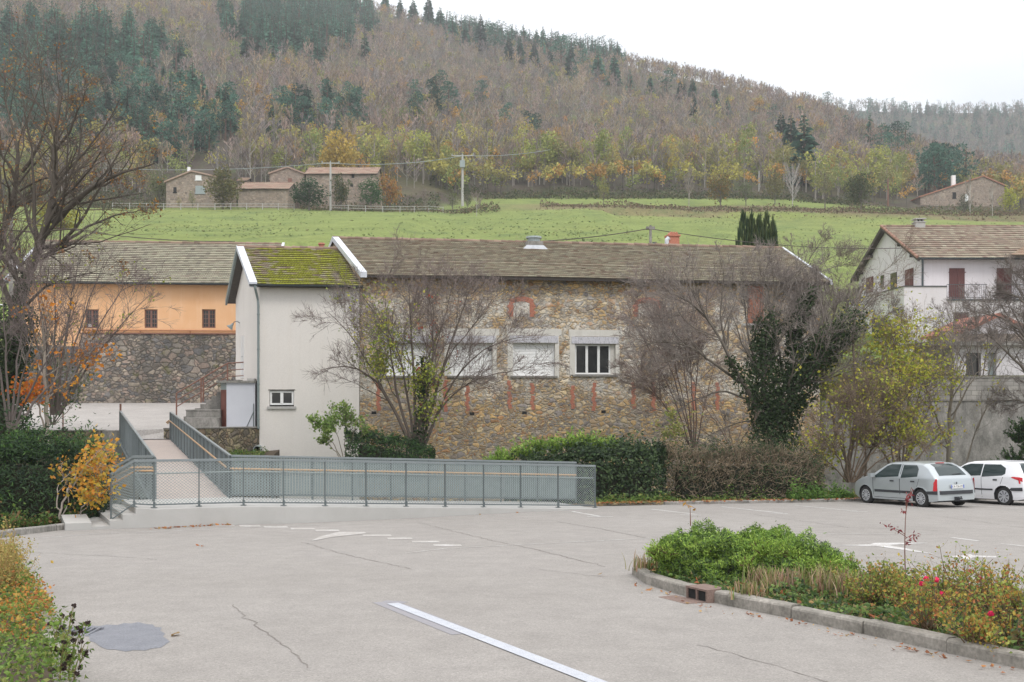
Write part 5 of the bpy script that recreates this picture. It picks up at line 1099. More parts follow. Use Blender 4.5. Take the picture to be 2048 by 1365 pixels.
def resample(pts, k):
    pts = np.array(pts, float); L = np.concatenate([[0], np.cumsum(np.linalg.norm(np.diff(pts, axis=0), axis=1))]); s = np.linspace(0, L[-1], k)
    # smooth the corners
    o = np.stack([np.interp(s, L, pts[:, i]) for i in range(3)], 1); 
    for _ in range(2): o[1:-1] = (o[:-2] + 2 * o[1:-1] + o[2:]) / 4
    return o
def spawn(r, PL, R, nper, Lr, ang, k=6, up=.15, t0=.25, rr=.50, wig=.12, tipfrac=.25, rmin=.003, weight=None):
    """children of every polyline"""
    Nn, kk, _ = PL.shape; n = int(Nn * nper); par = r.integers(0, Nn, n) if weight is None else r.choice(Nn, n, p=weight)
    t = t0 + (1 - t0) * r.random(n) ** .8; f = t * (kk - 1); i = np.minimum(f.astype(int), kk - 2); w = (f - i)[:, None]
    p = PL[par, i] * (1 - w) + PL[par, i+1] * w; d = unit(PL[par, i+1] - PL[par, i]); rp = R[par, i] * (1 - w[:, 0]) + R[par, i+1] * w[:, 0]
    side = unit(np.cross(d, rand_dirs(r, n))); a = np.radians(r.uniform(*ang, n))[:, None]; dc = unit(d * np.cos(a) + side * np.sin(a))
    plen = np.linalg.norm(np.diff(PL, axis=1), axis=2).sum(1)[par]; L = (r.uniform(*Lr, n) * plen * (1.15 - .6 * t))
    out = np.empty((n, k, 3)); out[:, 0] = p; st = (L / (k - 1))[:, None]
    for j in range(1, k):
        dc = unit(dc + r.normal(0, wig, (n, 3)) + np.array((0, 0, up)) * .5); out[:, j] = out[:, j-1] + dc * st
    r0 = np.maximum(rp * rr, rmin); Rc = r0[:, None] * np.linspace(1, tipfrac, k)[None]; return out, np.maximum(Rc, rmin * .6)
def make_tree(name, limbs, Y, seed, label, cat='tree', group=None, barkc=(.16, .135, .115), twigc=(.20, .165, .15), g1=(7, (.35, .7), (25, 60)), g2=(7, (.3, .6), (25, 60)), g3=(6, (.35, .8), (20, 60)), g4=None,
              up=.12, leaf=None, ivy=None, rmin=.005, r0=.16, depth=.8, base=None, t0=.3, cut=True):
    """limbs: pixel polylines [(px,py,depth offset)], each with start and end radius"""
    r = np.random.default_rng(seed); k = 12; PL = []; RR = []
    for L, ra, rb in limbs:
        pts = [P(p[0], p[1], Y + (p[2] if len(p) > 2 else 0)) for p in L]; PL.append(resample(pts, k)); RR.append(np.linspace(ra, rb, k))
    PL = np.array(PL); RR = np.array(RR); PL[:, 1:] += r.normal(0, .02, PL[:, 1:].shape); o = PL[0, 0].copy() if base is None else np.array(base)
    root = empty(name, o, label=label, cat=cat, group=group); PL0 = PL - o
    ln = np.linalg.norm(np.diff(PL0, axis=1), axis=2).sum(1); wt = ln / ln.sum()
    mb = MB(); tubes_vec(mb, PL0, RR, 9, barkc); mb.build('trunk', M['bark'], root, smooth=True, colattr=True)
    mb = MB(); cur, cr_ = PL0, RR; last = [(PL0, RR)]
    for gi, g in enumerate((g1, g2, g3, g4)):
        if g is None: break
        cur, cr_ = spawn(r, cur, cr_, g[0], g[1], g[2], k=(8, 6, 5, 4)[gi], up=up, t0=t0 if gi == 0 else .12, rmin=rmin, weight=wt if gi == 0 else None, wig=.13)
        cur[..., 1] = np.clip(cur[..., 1], -3.4, 3.6)
        t = gi / 3; c = np.array(barkc) * (1 - t) + np.array(twigc) * t; tubes_vec(mb, cur, cr_, (6, 4, 3, 3)[gi], pick(r, [c], len(cur), .22)); last.append((cur, cr_))
    mb.build('branches', M['bark'], root, colattr=True)
    if leaf:                                              # dict(n, size, pal, box) leaves on the outer twigs
        for lf in (leaf if isinstance(leaf, list) else [leaf]):
            src = last[-1][0]; pts = src[:, 1:].reshape(-1, 3)
            if 'box' in lf:
                w = pts + o; pxx = CX + w[:, 0] / w[:, 1] * FOC; pyy = HOR - (w[:, 2] - EYE) / w[:, 1] * FOC; x0, x1, y0, y1 = lf['box']
                sc_ = np.exp(-(((pxx - (x0+x1)/2) / ((x1-x0)/2)) ** 2 + ((pyy - (y0+y1)/2) / ((y1-y0)/2)) ** 2)) ; pr = sc_ / sc_.sum() if sc_.sum() > 1e-6 else None
            else: pr = None
            n = lf['n']; ci = r.choice(len(pts), max(1, n // 6), p=pr); c0 = np.repeat(pts[ci], 6, 0); n = len(c0); c0 = c0 + r.normal(0, lf.get('spread', .10), (n, 3))
            lb = MB(); leaves(lb, c0, r.uniform(.6, 1.3, n) * lf['size'], pick(r, lf['pal'], n, .25), r); lb.build('foliage', M['leaf'], root, colattr=True)
    if ivy:                                               # (limb indices, density, radius scale, tmax)
        lb = MB()
        for li, dens, rad, ta, tb in ivy:
            n = int(dens); t = r.uniform(ta, tb, n); f = t * (k - 1); i = np.minimum(f.astype(int), k - 2); w = (f - i)[:, None]; p = PL0[li, i] * (1 - w) + PL0[li, i+1] * w
            clump = np.array([mnoise.noise(Vector((tt * 9, li * 3.1, 0))) for tt in t]); rr_ = rad * (1.05 - .45 * t) * (1 + .5 * clump); d = rand_dirs(r, n); q = p + d * (rr_ * r.uniform(.45, 1.05, n) ** .5)[:, None]
            leaves(lb, q, r.uniform(.08, .17, n), pick(r, [(.035,.06,.02), (.05,.085,.03), (.025,.045,.018), (.075,.11,.045)], n, .3, [.35,.3,.25,.1]), r, nrm=unit(d + r.normal(0, .5, (n, 3))))
        lb.build('ivy', M['leaf'], root, colattr=True)
    return root

# ------------------------------------------------------------ trees standing between the car park and the buildings
ORL = [(.34,.17,.06), (.28,.14,.06), (.42,.27,.07), (.22,.11,.05)]; YG = [(.36,.37,.06), (.28,.33,.06), (.46,.42,.07), (.20,.27,.05)]
make_tree('ivy_clad_tree', [([(4,905),(14,770),(26,650),(46,546),(86,491),(107,442),(114,391),(113,356),(120,315),(113,270,.5),(112,219,.8),(118,178,1)], .30, .03), ([(107,446),(145,411,-.4),(179,377,-.8),(213,356,-1),(268,339,-1),(310,327,-1.2)], .13, .02),
      ([(86,495),(125,490,.4),(170,455,.8),(230,430,1),(285,418,1.2)], .08, .012), ([(113,300),(140,262,-.5),(158,215,-.9),(176,170,-1)], .06, .012), ([(112,356),(132,330,.4),(165,305,.9),(215,285,1.2)], .06, .012),
      ([(26,650),(60,600,-.6),(110,560,-1),(170,545,-1),(230,550,-1)], .07, .01), ([(46,546),(20,500,.5),(-20,440,.8),(-60,380,1)], .10, .02), ([(150,408,-.4),(190,400,-.4),(240,395,-.4),(290,385,-.2)], .05, .01)], 37, 1,
      'big bare tree at the left edge with an ivy-covered lower trunk and orange leaves', g1=(10, (.18, .45), (25, 60)), g2=(9, (.35, .7), (25, 60)), g3=(6, (.35, .8), (20, 60)), barkc=(.10,.085,.07), twigc=(.15,.12,.10),
      leaf=dict(n=1300, size=.10, pal=ORL), ivy=[(0, 7500, .85, 0, .36), (0, 700, .3, .34, .46)])
make_tree('bare_tree', [([(-60,900),(-40,700),(-10,520),(0,480),(21,418),(38,370),(45,343),(48,298),(31,246,.4),(7,195,.6)], .24, .03), ([(45,343),(70,310,-.4),(92,260,-.7),(98,200,-.8)], .08, .012), ([(21,418),(70,400,.5),(130,360,.8),(170,350,1)], .07, .01), ([(38,370),(10,320,-.4),(-30,250,-.6)], .08, .015), ([(-10,520),(40,470,.4),(70,440,.7),(60,350,1)], .06,.012)], 39, 2,
      'bare tree leaning in from beyond the left edge, orange leaves on its twigs', g1=(8, (.2, .45), (25, 60)), g2=(7, (.35, .7), (25, 60)), g3=(6, (.35, .8), (20, 60)), barkc=(.10,.085,.07), twigc=(.15,.12,.10), leaf=dict(n=900, size=.10, pal=ORL))
FAN = lambda bx_, by, tips, ra=.05, dj=1.2, s=0: [([(bx_ + (tx - bx_) * .05, by), (bx_ + (tx-bx_) * .35, by + (ty - by) * .42, ((i * 37) % 11 / 5.5 - 1) * dj * .4), (bx_ + (tx-bx_) * .7, by + (ty-by) * .75, ((i * 37) % 11 / 5.5 - 1) * dj * .8), (tx, ty, ((i * 37) % 11 / 5.5 - 1) * dj)], ra, .008) for i, (tx, ty) in enumerate(tips)]
MAU = (.21, .165, .16)
make_tree('bare_shrub', FAN(110, 830, [(20,520),(60,500),(110,490),(160,500),(210,520),(260,555),(300,590),(150,560),(235,640),(80,560)]), 36, 3, 'thicket of fine grey-mauve twigs in front of the orange building', cat='shrub', g1=(8, (.25, .5), (15, 45)), g2=(8, (.35, .7), (20, 50)), g3=(6, (.35, .8), (20, 60)), barkc=(.15,.125,.115), twigc=MAU, leaf=dict(n=260, size=.10, pal=[(.30,.33,.07)]), up=.06)
make_tree('bare_shrub', FAN(20, 860, [(-40,560),(0,540),(60,560),(90,600),(150,640),(185,700)]), 34, 4, 'thicket of grey twigs beside the ivy-clad trunk at the left edge', cat='shrub', g1=(8, (.25, .5), (15, 45)), g2=(8, (.35, .7), (20, 50)), g3=(5, (.35, .8), (20, 60)), barkc=(.15,.125,.115), twigc=MAU, leaf=dict(n=50, size=.11, pal=[(.45,.17,.05)]), up=.06)
make_tree('young_tree', [([(95,890),(92,800),(90,740),(88,690),(86,640)], .085, .03), ([(92,800),(130,770,.3),(160,740,.4),(200,715,.5)], .03, .008), ([(95,880),(75,800,.2),(60,740,.3)], .04, .01), ([(110,850),(150,800,-.2),(200,760,-.2)], .018, .006)], 35, 5, 'slim pale-stemmed young tree with bright orange leaves left of the footbridge', g1=(8, (.3, .6), (30, 70)), g2=(6, (.3, .6), (25, 60)), g3=(4, (.4, .8), (20, 60)), barkc=(.30,.26,.22), twigc=(.25,.2,.17),
      leaf=[dict(n=300, size=.15, pal=[(.66,.22,.03),(.62,.28,.03),(.60,.16,.04)], box=(25,80,850,915), spread=.22), dict(n=150, size=.18, pal=[(.66,.24,.03)], box=(100,130,840,870), spread=.2), dict(n=120, size=.17, pal=[(.66,.30,.03)], box=(115,140,815,830), spread=.15)])
CL = [(835,905)]
T3 = [([(825,900),(800,845),(773,790),(755,765,-.4),(722,735,-.8),(690,728,-1),(640,742,-1.2)], .085, .012), ([(830,900),(808,840),(790,780,.2),(780,700,.5),(772,620,.7),(765,562,.8)], .07, .01), ([(834,900),(830,820),(828,740,-.2),(822,660,-.5),(815,556,-.6)], .08, .012), ([(838,900),(850,820),(862,750,.3),(868,680,.6),(860,600,.9),(852,552,1)], .08, .01),
      ([(842,900),(865,805),(885,740,-.3),(905,680,-.6),(925,620,-.9),(940,575,-1.1)], .07, .01), ([(846,900),(880,815),(905,760,.3),(950,710,.5),(1000,682,.7),(1050,672,.9)], .065, .01), ([(846,900),(885,805),(930,770,-.4),(980,748,-.6),(1045,738,-.8)], .05, .01), ([(825,900),(795,830),(760,770,.4),(720,700,.7),(690,650,.9),(655,625,1)], .065, .01),
      ([(832,900),(815,800),(800,700,-.8),(750,620,-1.2),(715,580,-1.4)], .06, .01), ([(842,900),(872,780),(900,700,.9),(960,640,1.3),(985,600,1.4)], .06, .01), ([(838,905),(842,840),(846,780),(848,720)], .16, .05), ([(838,900),(845,780,1),(890,640,1.4),(905,560,1.5)], .05, .01)]
make_tree('multi_stem_tree', T3, 41.5, 6, 'bare multi-stemmed tree fanning out in front of the stone mill, yellow-green leaves inside', g1=(10, (.22, .5), (15, 50)), g2=(9, (.35, .75), (20, 55)), g3=(8, (.4, .85), (20, 60)), rmin=.007, barkc=(.12,.095,.08), twigc=(.24,.195,.18), up=.10,
      leaf=[dict(n=1500, size=.13, pal=YG, box=(740,830,680,830), spread=.22), dict(n=700, size=.13, pal=[(.28,.33,.06),(.2,.27,.05),(.36,.37,.06)], box=(800,880,760,900), spread=.25), dict(n=350, size=.13, pal=YG, box=(700,800,560,700), spread=.2), dict(n=120, size=.12, pal=[(.40,.09,.05)], box=(820,900,640,840))], ivy=[(10, 900, .38, 0, 1)])
T4 = [([(1548,905),(1552,850),(1580,790),(1615,740,-.3),(1650,695,-.5),(1690,652,-.8),(1740,610,-1)], .17, .02), ([(1545,905),(1535,830),(1525,750,.3),(1528,690,.6),(1540,640,.8),(1560,560,1)], .15, .02), ([(1580,800),(1588,720,.4),(1590,650,.6),(1612,600,.8),(1640,560,1)], .11, .015), ([(1540,860),(1510,800),(1478,760,-.4),(1455,710,-.7),(1432,655,-.9),(1385,600,-1),(1320,575,-1.2)], .11, .012),
      ([(1478,765),(1430,730,-.5),(1380,690,-.8),(1320,680,-1),(1270,700,-1)], .06, .01), ([(1530,760),(1500,700,1),(1490,620,1.2),(1480,545,1.4)], .06, .01), ([(1560,830),(1570,760,.8),(1550,650,1),(1520,540,1.2)], .07, .01), ([(1560,840),(1600,800,.5),(1650,760,.8),(1700,740,1),(1760,735,1)], .06, .01), ([(1500,800),(1440,780,.4),(1390,800,.6),(1340,830,.8)], .045, .01),
      ([(1455,710,-.7),(1440,640,-.8),(1445,580,-.9),(1450,530,-1)], .05, .01), ([(1590,660),(1600,600,1),(1590,540,1.2)], .05, .01), ([(1650,695,-.5),(1670,620,-.8),(1665,550,-1)], .05, .01), ([(1432,655,-.9),(1400,620,-.6),(1395,560,-.4)], .04, .008), ([(1545,850),(1490,840,.6),(1440,860,.8),(1400,880,.9)], .04, .008)]
make_tree('ivy_clad_tree', T4, 39, 7, 'broad bare tree with dark ivy climbing its forked trunks, right of the mill windows', g1=(12, (.22, .5), (15, 55)), g2=(9, (.35, .75), (20, 55)), g3=(8, (.4, .85), (20, 60)), rmin=.007, barkc=(.14,.12,.10), twigc=(.28,.245,.225), up=.10,
      ivy=[(0, 6200, .95, 0, .88), (1, 4800, .85, 0, .76), (2, 2600, .52, .1, .88), (3, 800, .42, 0, .45), (7, 300, .3, 0, .3)], leaf=dict(n=120, size=.13, pal=YG, box=(1520,1570,790,850)))
make_tree('bare_shrub', FAN(1390, 900, [(1265,640),(1290,600),(1320,640),(1340,585),(1375,640),(1400,620),(1250,720),(1280,760),(1440,700)], .035), 43.5, 8, 'leafless reddish creeper and twigs covering the mill wall right of the white window', cat='shrub', g1=(12, (.25, .5), (15, 45)), g2=(11, (.35, .7), (20, 50)), g3=(9, (.35, .8), (20, 60)), barkc=(.16,.11,.095), twigc=(.31,.26,.23), up=.02, rmin=.007)
make_tree('bare_shrub', FAN(1470, 905, [(1340,830),(1380,780),(1410,800),(1440,820),(1330,870),(1500,800),(1520,830)], .02), 38, 9, 'low thin saplings with a few pale leaves behind the brown hedge', cat='shrub', g1=(6, (.25, .5), (15, 45)), g2=(6, (.35, .7), (20, 50)), g3=None, barkc=(.16,.12,.10), leaf=dict(n=380, size=.12, pal=[(.34,.32,.10),(.24,.28,.08)], box=(1300,1360,830,900)))
T5 = [([(1690,965),(1706,880),(1716,800),(1712,730),(1700,660,.5),(1716,600,.8),(1730,560,1)], .10, .012), ([(1716,960),(1750,880),(1790,820,-.4),(1830,770,-.7),(1850,735,-.9)], .08, .01), ([(1700,940),(1670,860,.5),(1655,780,.8),(1640,720,1)], .06, .01), ([(1712,800),(1750,740,.6),(1790,690,.9),(1815,640,1)], .05, .01), ([(1708,880),(1740,900,-.5),(1790,870,-.8),(1830,850,-1)], .04, .01),
      ([(1730,965),(1735,900,.8),(1725,820,1.2),(1690,760,1.4)], .05, .01), ([(1716,960),(1690,920,-.6),(1660,900,-.9),(1640,880,-1)], .03, .01)]
YL = [(.42,.42,.055), (.34,.37,.06), (.50,.45,.07), (.26,.30,.05), (.30,.22,.10)]
make_tree('yellow_leaved_tree', T5, 38, 10, 'slender tree with thin yellow-green leaves between the ivy tree and the pale house', g1=(10, (.25, .5), (25, 65)), g2=(8, (.35, .7), (20, 60)), g3=(5, (.35, .8), (20, 60)), barkc=(.15,.115,.085), twigc=(.19,.15,.12), up=.05,
      leaf=[dict(n=2600, size=.13, pal=YL, box=(1700,1850,660,820), spread=.22), dict(n=1700, size=.13, pal=YL, box=(1660,1840,820,960), spread=.25), dict(n=600, size=.13, pal=YL, box=(1660,1740,640,760), spread=.2)])
T6 = [([(1897,960),(1898,880),(1902,800),(1908,720),(1906,660,.3),(1912,600,.5)], .11, .012), ([(1900,900),(1870,830,-.3),(1848,770,-.6),(1835,700,-.8)], .05, .01), ([(1902,850),(1925,790,.3),(1950,750,.6),(1985,720,.8)], .05, .01), ([(1905,760),(1880,700,.5),(1868,650,.8)], .035, .008), ([(1904,780),(1935,720,-.5),(1955,650,-.8)], .035, .008), ([(1925,960),(1950,860,.6),(1985,790,.8),(2010,740,1)], .05, .01), ([(1898,900),(1850,860,.8),(1820,800,1)], .03, .008)]
make_tree('bare_tree', T6, 42, 11, 'straight bare young tree with ascending branches before the block wall', g1=(9, (.25, .5), (20, 45)), g2=(6, (.3, .6), (20, 50)), g3=(4, (.35, .7), (20, 50)), barkc=(.20,.175,.14), twigc=(.21,.18,.16), up=.2, leaf=dict(n=170, size=.13, pal=YL, box=(1850,1990,700,860)))
T7 = [([(2110,980),(2095,860),(2075,760),(2065,680),(2060,600)], .2, .05), ([(2080,780),(2040,730,-.4),(2000,690,-.7),(1955,660,-1)], .08, .01), ([(2066,690),(2030,650,.4),(1990,630,.7),(1935,620,1)], .07, .01), ([(2062,620),(2030,590,.8),(1990,585,1)], .06, .01), ([(2085,830),(2040,800,.4),(1990,800,.6)], .05, .01), ([(2061,610),(2050,560,-.5),(2020,540,-.7)], .05, .01)]
make_tree('bare_tree', T7, 40, 12, 'bare tree reaching in from beyond the right edge across the outbuilding', g1=(13, (.25, .55), (20, 55)), g2=(10, (.35, .7), (20, 55)), g3=(8, (.35, .8), (20, 60)), barkc=(.15,.13,.11), twigc=(.20,.17,.155), up=.03, rmin=.007)
make_tree('bare_shrub', FAN(1650, 740, [(1600,560),(1640,540),(1680,560),(1720,580),(1750,600),(1790,620),(1620,600),(1560,560)], .05), 50, 13, 'grey leafless thicket between the mill gable and the pale house', cat='shrub', g1=(13, (.25, .5), (15, 50)), g2=(11, (.35, .7), (20, 50)), g3=(8, (.35, .8), (20, 60)), barkc=(.16,.135,.12), twigc=(.22,.185,.17), up=.04, rmin=.008)
make_tree('bare_shrub', FAN(1600, 560, [(1545,500),(1580,480),(1620,490),(1650,470),(1690,500),(1720,520)], .05), 72, 14, 'tangle of thin bare bushes behind the right gable of the mill', cat='shrub', g1=(9, (.3, .6), (15, 60)), g2=(8, (.35, .8), (20, 60)), g3=(5, (.35, .8), (20, 60)), barkc=(.17,.14,.12), twigc=(.22,.18,.16), rmin=.01)

make_tree('leafy_shrub', FAN(105, 850, [(50,700),(85,690),(120,705),(150,740),(165,780),(60,760),(130,790)], .03), 43.5, 19, 'dull green shrub at the left end of the dark retaining wall', cat='shrub', g1=(9, (.3, .6), (20, 60)), g2=(8, (.3, .6), (20, 60)), g3=None, barkc=(.16,.14,.12), leaf=dict(n=1700, size=.13, pal=[(.10,.13,.06), (.14,.17,.08), (.07,.09,.05), (.20,.18,.10)], spread=.2), rmin=.006)
make_tree('bare_shrub', FAN(1700, 965, [(1640,850),(1670,800),(1700,780),(1740,770),(1780,790),(1820,830),(1850,870),(1620,900),(1760,860)], .03), 36.8, 17, 'low brown thicket between the brown hedge and the silver car', cat='shrub', g1=(12, (.25, .5), (15, 50)), g2=(10, (.35, .7), (20, 50)), g3=(8, (.35, .8), (20, 60)), barkc=(.15,.11,.08), twigc=(.20,.155,.12), up=.04, rmin=.006, leaf=dict(n=1300, size=.12, pal=YL, spread=.2))
make_tree('yellow_leaved_tree', FAN(1800, 965, [(1740,760),(1770,700),(1800,660),(1835,650),(1865,700),(1885,760),(1850,820),(1900,850),(1720,840)], .05), 40, 20, 'thin yellow-green tree right behind the silver car before the block wall', g1=(9, (.25, .5), (20, 60)), g2=(8, (.35, .7), (20, 60)), g3=(5, (.35, .8), (20, 60)), barkc=(.16,.13,.10), twigc=(.20,.165,.13), up=.05, leaf=dict(n=2600, size=.13, pal=YL, spread=.22))
make_tree('bare_shrub', FAN(1960, 800, [(1880,640),(1910,620),(1950,600),(1990,600),(2030,610),(1860,700),(2060,640)], .04), 49.5, 18, 'fine grey twigs growing on top of the block wall before the garage', cat='shrub', g1=(11, (.25, .5), (15, 50)), g2=(9, (.35, .7), (20, 50)), g3=(7, (.35, .8), (20, 60)), barkc=(.18,.155,.14), twigc=(.23,.20,.185), up=.04, rmin=.007)

# ------------------------------------------------------------ hedges and shrubs
def blob_hedge(name, path, half, h, label, pals, n, seed, leafs=.10, zb=0.0, top_jit=.15, cat='hedge', core=True, twigs=0, twigc=(.17,.12,.08), mat='leaf', group=None, taper=.62, asp=.7, spray=0, ends=True, clump=2.2):
    """hedge following ground points: dark inner mass, leaves thick on an uneven skin"""
    r = np.random.default_rng(seed); W = np.array(path, float); o = W[0].copy(); root = empty(name, o, label=label, cat=cat, group=group); W = W - o
    L = np.concatenate([[0], np.cumsum(np.linalg.norm(np.diff(W, axis=0), axis=1))]); hh = np.broadcast_to(h, (len(W),)) if np.isscalar(h) else np.array(h)
    def at(s): return np.stack([np.interp(s, L, W[:, i]) for i in range(3)], -1)
    tot = L[-1]
    def nz(p, f, k): return np.array([mnoise.noise(Vector((a * f + k, b * f, c * f))) for a, b, c in p])
    def skin(m, inn=1.0):
        s = r.random(m) * tot; c = at(s); d = unit(at(np.minimum(s + .05, tot)) - at(np.maximum(s - .05, 0))); nn = np.stack([-d[:, 1], d[:, 0], 0 * s], 1)
        th = r.uniform(-.08, math.pi + .08, m); H_ = np.interp(s, L, hh); e = 3.2; cx = np.sign(np.cos(th)) * np.abs(np.cos(th)) ** (2 / e); sz = np.abs(np.sin(th)) ** (2 / e)
        zf = sz * H_; wd = half * (1 - (1 - taper) * sz ** 2)
        if ends: wd = wd * np.clip(np.minimum(s, tot - s) / .5, .25, 1)
        p = c + nn * (cx * wd)[:, None] + np.array((0, 0, 1.)) * zf[:, None]; nrm = unit(nn * (cx)[:, None] + np.array((0, 0, 1.)) * (sz * .8)[:, None]); return p, nrm, s
    p, nrm, s = skin(n); b = nz(p, clump * .5, seed) * .34 + nz(p, clump * 1.6, seed + 5) * .17; dep = r.random(n) ** 1.6 * .30
    p = p + nrm * (b - dep + .03)[:, None]; p[:, 2] += r.exponential(top_jit * .25, n) * (nrm[:, 2] > .6); p[:, 2] = np.maximum(p[:, 2], .02)
    msk = nz(p, .55, seed + 11); ci = np.clip(((msk + r.normal(0, .16, n)) * 1.2 + .5) * len(pals), 0, len(pals) - 1).astype(int)
    cols = np.array([pals[i][r.integers(0, len(pals[i]))] for i in ci]) * r.uniform(.7, 1.3, (n, 1)); lb = MB(); leaves(lb, p, r.uniform(.6, 1.35, n) * leafs, cols, r, nrm=unit(nrm + r.normal(0, .6, (n, 3))), asp=asp); lb.build('foliage', M[mat], root, colattr=True)
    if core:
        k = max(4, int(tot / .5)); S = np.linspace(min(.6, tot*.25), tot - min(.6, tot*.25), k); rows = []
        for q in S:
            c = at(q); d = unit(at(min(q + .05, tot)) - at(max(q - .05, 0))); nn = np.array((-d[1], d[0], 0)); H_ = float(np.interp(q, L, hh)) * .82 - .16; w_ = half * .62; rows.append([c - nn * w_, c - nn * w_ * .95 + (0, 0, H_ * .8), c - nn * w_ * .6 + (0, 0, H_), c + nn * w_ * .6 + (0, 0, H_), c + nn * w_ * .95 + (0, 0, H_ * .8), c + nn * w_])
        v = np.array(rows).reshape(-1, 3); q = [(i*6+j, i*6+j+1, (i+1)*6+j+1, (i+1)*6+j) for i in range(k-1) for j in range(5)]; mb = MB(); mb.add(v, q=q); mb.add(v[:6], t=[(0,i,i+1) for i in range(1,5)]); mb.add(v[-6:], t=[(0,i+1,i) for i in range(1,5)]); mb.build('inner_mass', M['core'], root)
    if twigs:
        p, nrm, s = skin(twigs); d = unit(nrm * .6 + rand_dirs(r, twigs) + np.array((.3, 0, .4))); L_ = r.uniform(.25, .8, twigs)[:, None]; bend = rand_dirs(r, twigs) * .12
        PLt = np.stack([p - nrm * .12, p + d * L_ * .5 * .6 + bend * .4, p + d * L_ * .6], 1); mb = MB(); tubes_vec(mb, PLt, np.tile(np.array([[.009, .007, .004]]), (twigs, 1)), 3, pick(r, [twigc, tuple(np.array(twigc) * 1.6)], twigs, .3)); mb.build('twigs', M['bark'], root, colattr=True)
    return root
DG = [(.022,.045,.018), (.035,.065,.025), (.05,.09,.035), (.028,.05,.03)]; IV = [(.03,.055,.025), (.05,.085,.03), (.07,.11,.045), (.04,.06,.035), (.10,.15,.06)]; BR = [(.20,.155,.10), (.15,.12,.08), (.25,.20,.13), (.12,.10,.065)]
def gp(px_, py_, dz=.05): return G(px_, py_, dz)
def hp(px_, Y): return np.array(((px_ - CX) / FOC * Y, Y, gz(Y) + .0))
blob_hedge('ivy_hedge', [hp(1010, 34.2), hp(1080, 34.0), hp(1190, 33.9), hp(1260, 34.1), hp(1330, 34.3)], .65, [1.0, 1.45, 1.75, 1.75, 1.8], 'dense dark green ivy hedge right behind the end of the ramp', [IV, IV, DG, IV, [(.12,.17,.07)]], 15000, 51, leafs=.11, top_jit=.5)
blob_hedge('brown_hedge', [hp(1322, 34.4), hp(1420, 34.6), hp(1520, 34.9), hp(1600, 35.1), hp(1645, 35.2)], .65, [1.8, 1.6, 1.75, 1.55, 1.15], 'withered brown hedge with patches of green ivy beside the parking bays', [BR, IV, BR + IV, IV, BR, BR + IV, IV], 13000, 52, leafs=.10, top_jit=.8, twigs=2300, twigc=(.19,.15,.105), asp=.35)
TH = [(.045,.10,.03), (.06,.13,.035), (.035,.075,.03), (.09,.17,.04)]
def conifer_sprays(name, centers, label, pal, seed, n=900, sz=.5, cat='shrub', h=.8, leafs=.15):
    """upright feathery sprays"""
    r = np.random.default_rng(seed); o = np.array(centers[0]); root = empty(name, o, label=label, cat=cat); lb = MB(); tw = MB()
    for c in centers:
        c = np.array(c) - o; k = 34; d = unit(rand_dirs(r, k) * (.8, .8, .5) + (0, 0, .75)); L_ = r.uniform(.35, 1, (k, 1)) * sz; tip = c + d * L_ + (0, 0, .0)
        tubes_vec(tw, np.stack([c + 0 * d, c + d * L_ * .5, tip + (0, 0, -.03)], 1), np.tile(np.array([[.012, .008, .004]]), (k, 1)), 3, (.12,.08,.05))
        t = r.uniform(.15, 1.05, (k, n // k, 1)); p = (c + d[:, None] * L_[:, None] * t).reshape(-1, 3) + r.normal(0, .035, (k * (n // k), 3)); dd = np.repeat(d, n // k, 0)
        a = unit(dd + r.normal(0, .45, dd.shape)); b = unit(np.cross(a, rand_dirs(r, len(a)))); s = r.uniform(.6, 1.2, (len(a), 1)) * leafs * .5
        v = np.stack([p - a * s, p + b * s * .3, p + a * s, p - b * s * .3], 1).reshape(-1, 3); i = np.arange(len(a)) * 4; lb.add(v, q=np.stack([i, i+1, i+2, i+3], 1), c=np.repeat(pick(r, pal, len(a), .3), 4, 0))
    lb.build('foliage', M['needle'], root, colattr=True); tw.build('stems', M['bark'], root, colattr=True); return root
LT = [(.19,.31,.055), (.25,.38,.065), (.13,.23,.05), (.32,.44,.09)]
conifer_sprays('cypress_shoots', [hp(x, 34.4) + (0, 0, z) for x, z in ((1010, 1.25), (1045, 1.5), (1080, 1.7), (1110, 1.65), (1140, 1.8), (1165, 1.85), (1190, 1.75), (1215, 1.7), (1065, 1.4), (1175, 1.6), (995, 1.1))], 'bright green cypress shoots sticking out of the top of the ivy hedge', LT, 61, n=800, sz=.75)
# left hedge of cypress
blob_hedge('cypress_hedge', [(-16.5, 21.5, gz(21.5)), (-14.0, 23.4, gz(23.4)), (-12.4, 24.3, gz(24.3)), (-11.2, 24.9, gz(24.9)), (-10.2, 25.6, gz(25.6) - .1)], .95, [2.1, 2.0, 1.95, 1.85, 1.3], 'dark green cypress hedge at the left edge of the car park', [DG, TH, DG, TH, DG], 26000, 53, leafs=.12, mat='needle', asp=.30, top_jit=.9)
conifer_sprays('cypress_shoots', [(-15.2 + i * .5, 24.0 + .22 * i + (i % 3) * .4, gz(25) + 1.75 + .12 * ((i * 7) % 3) - .05 * i) for i in range(10)], 'lighter green feathery shoots on top of the left cypress hedge', [(.07,.14,.035), (.10,.18,.045), (.05,.10,.03)], 62, n=700, sz=.75)
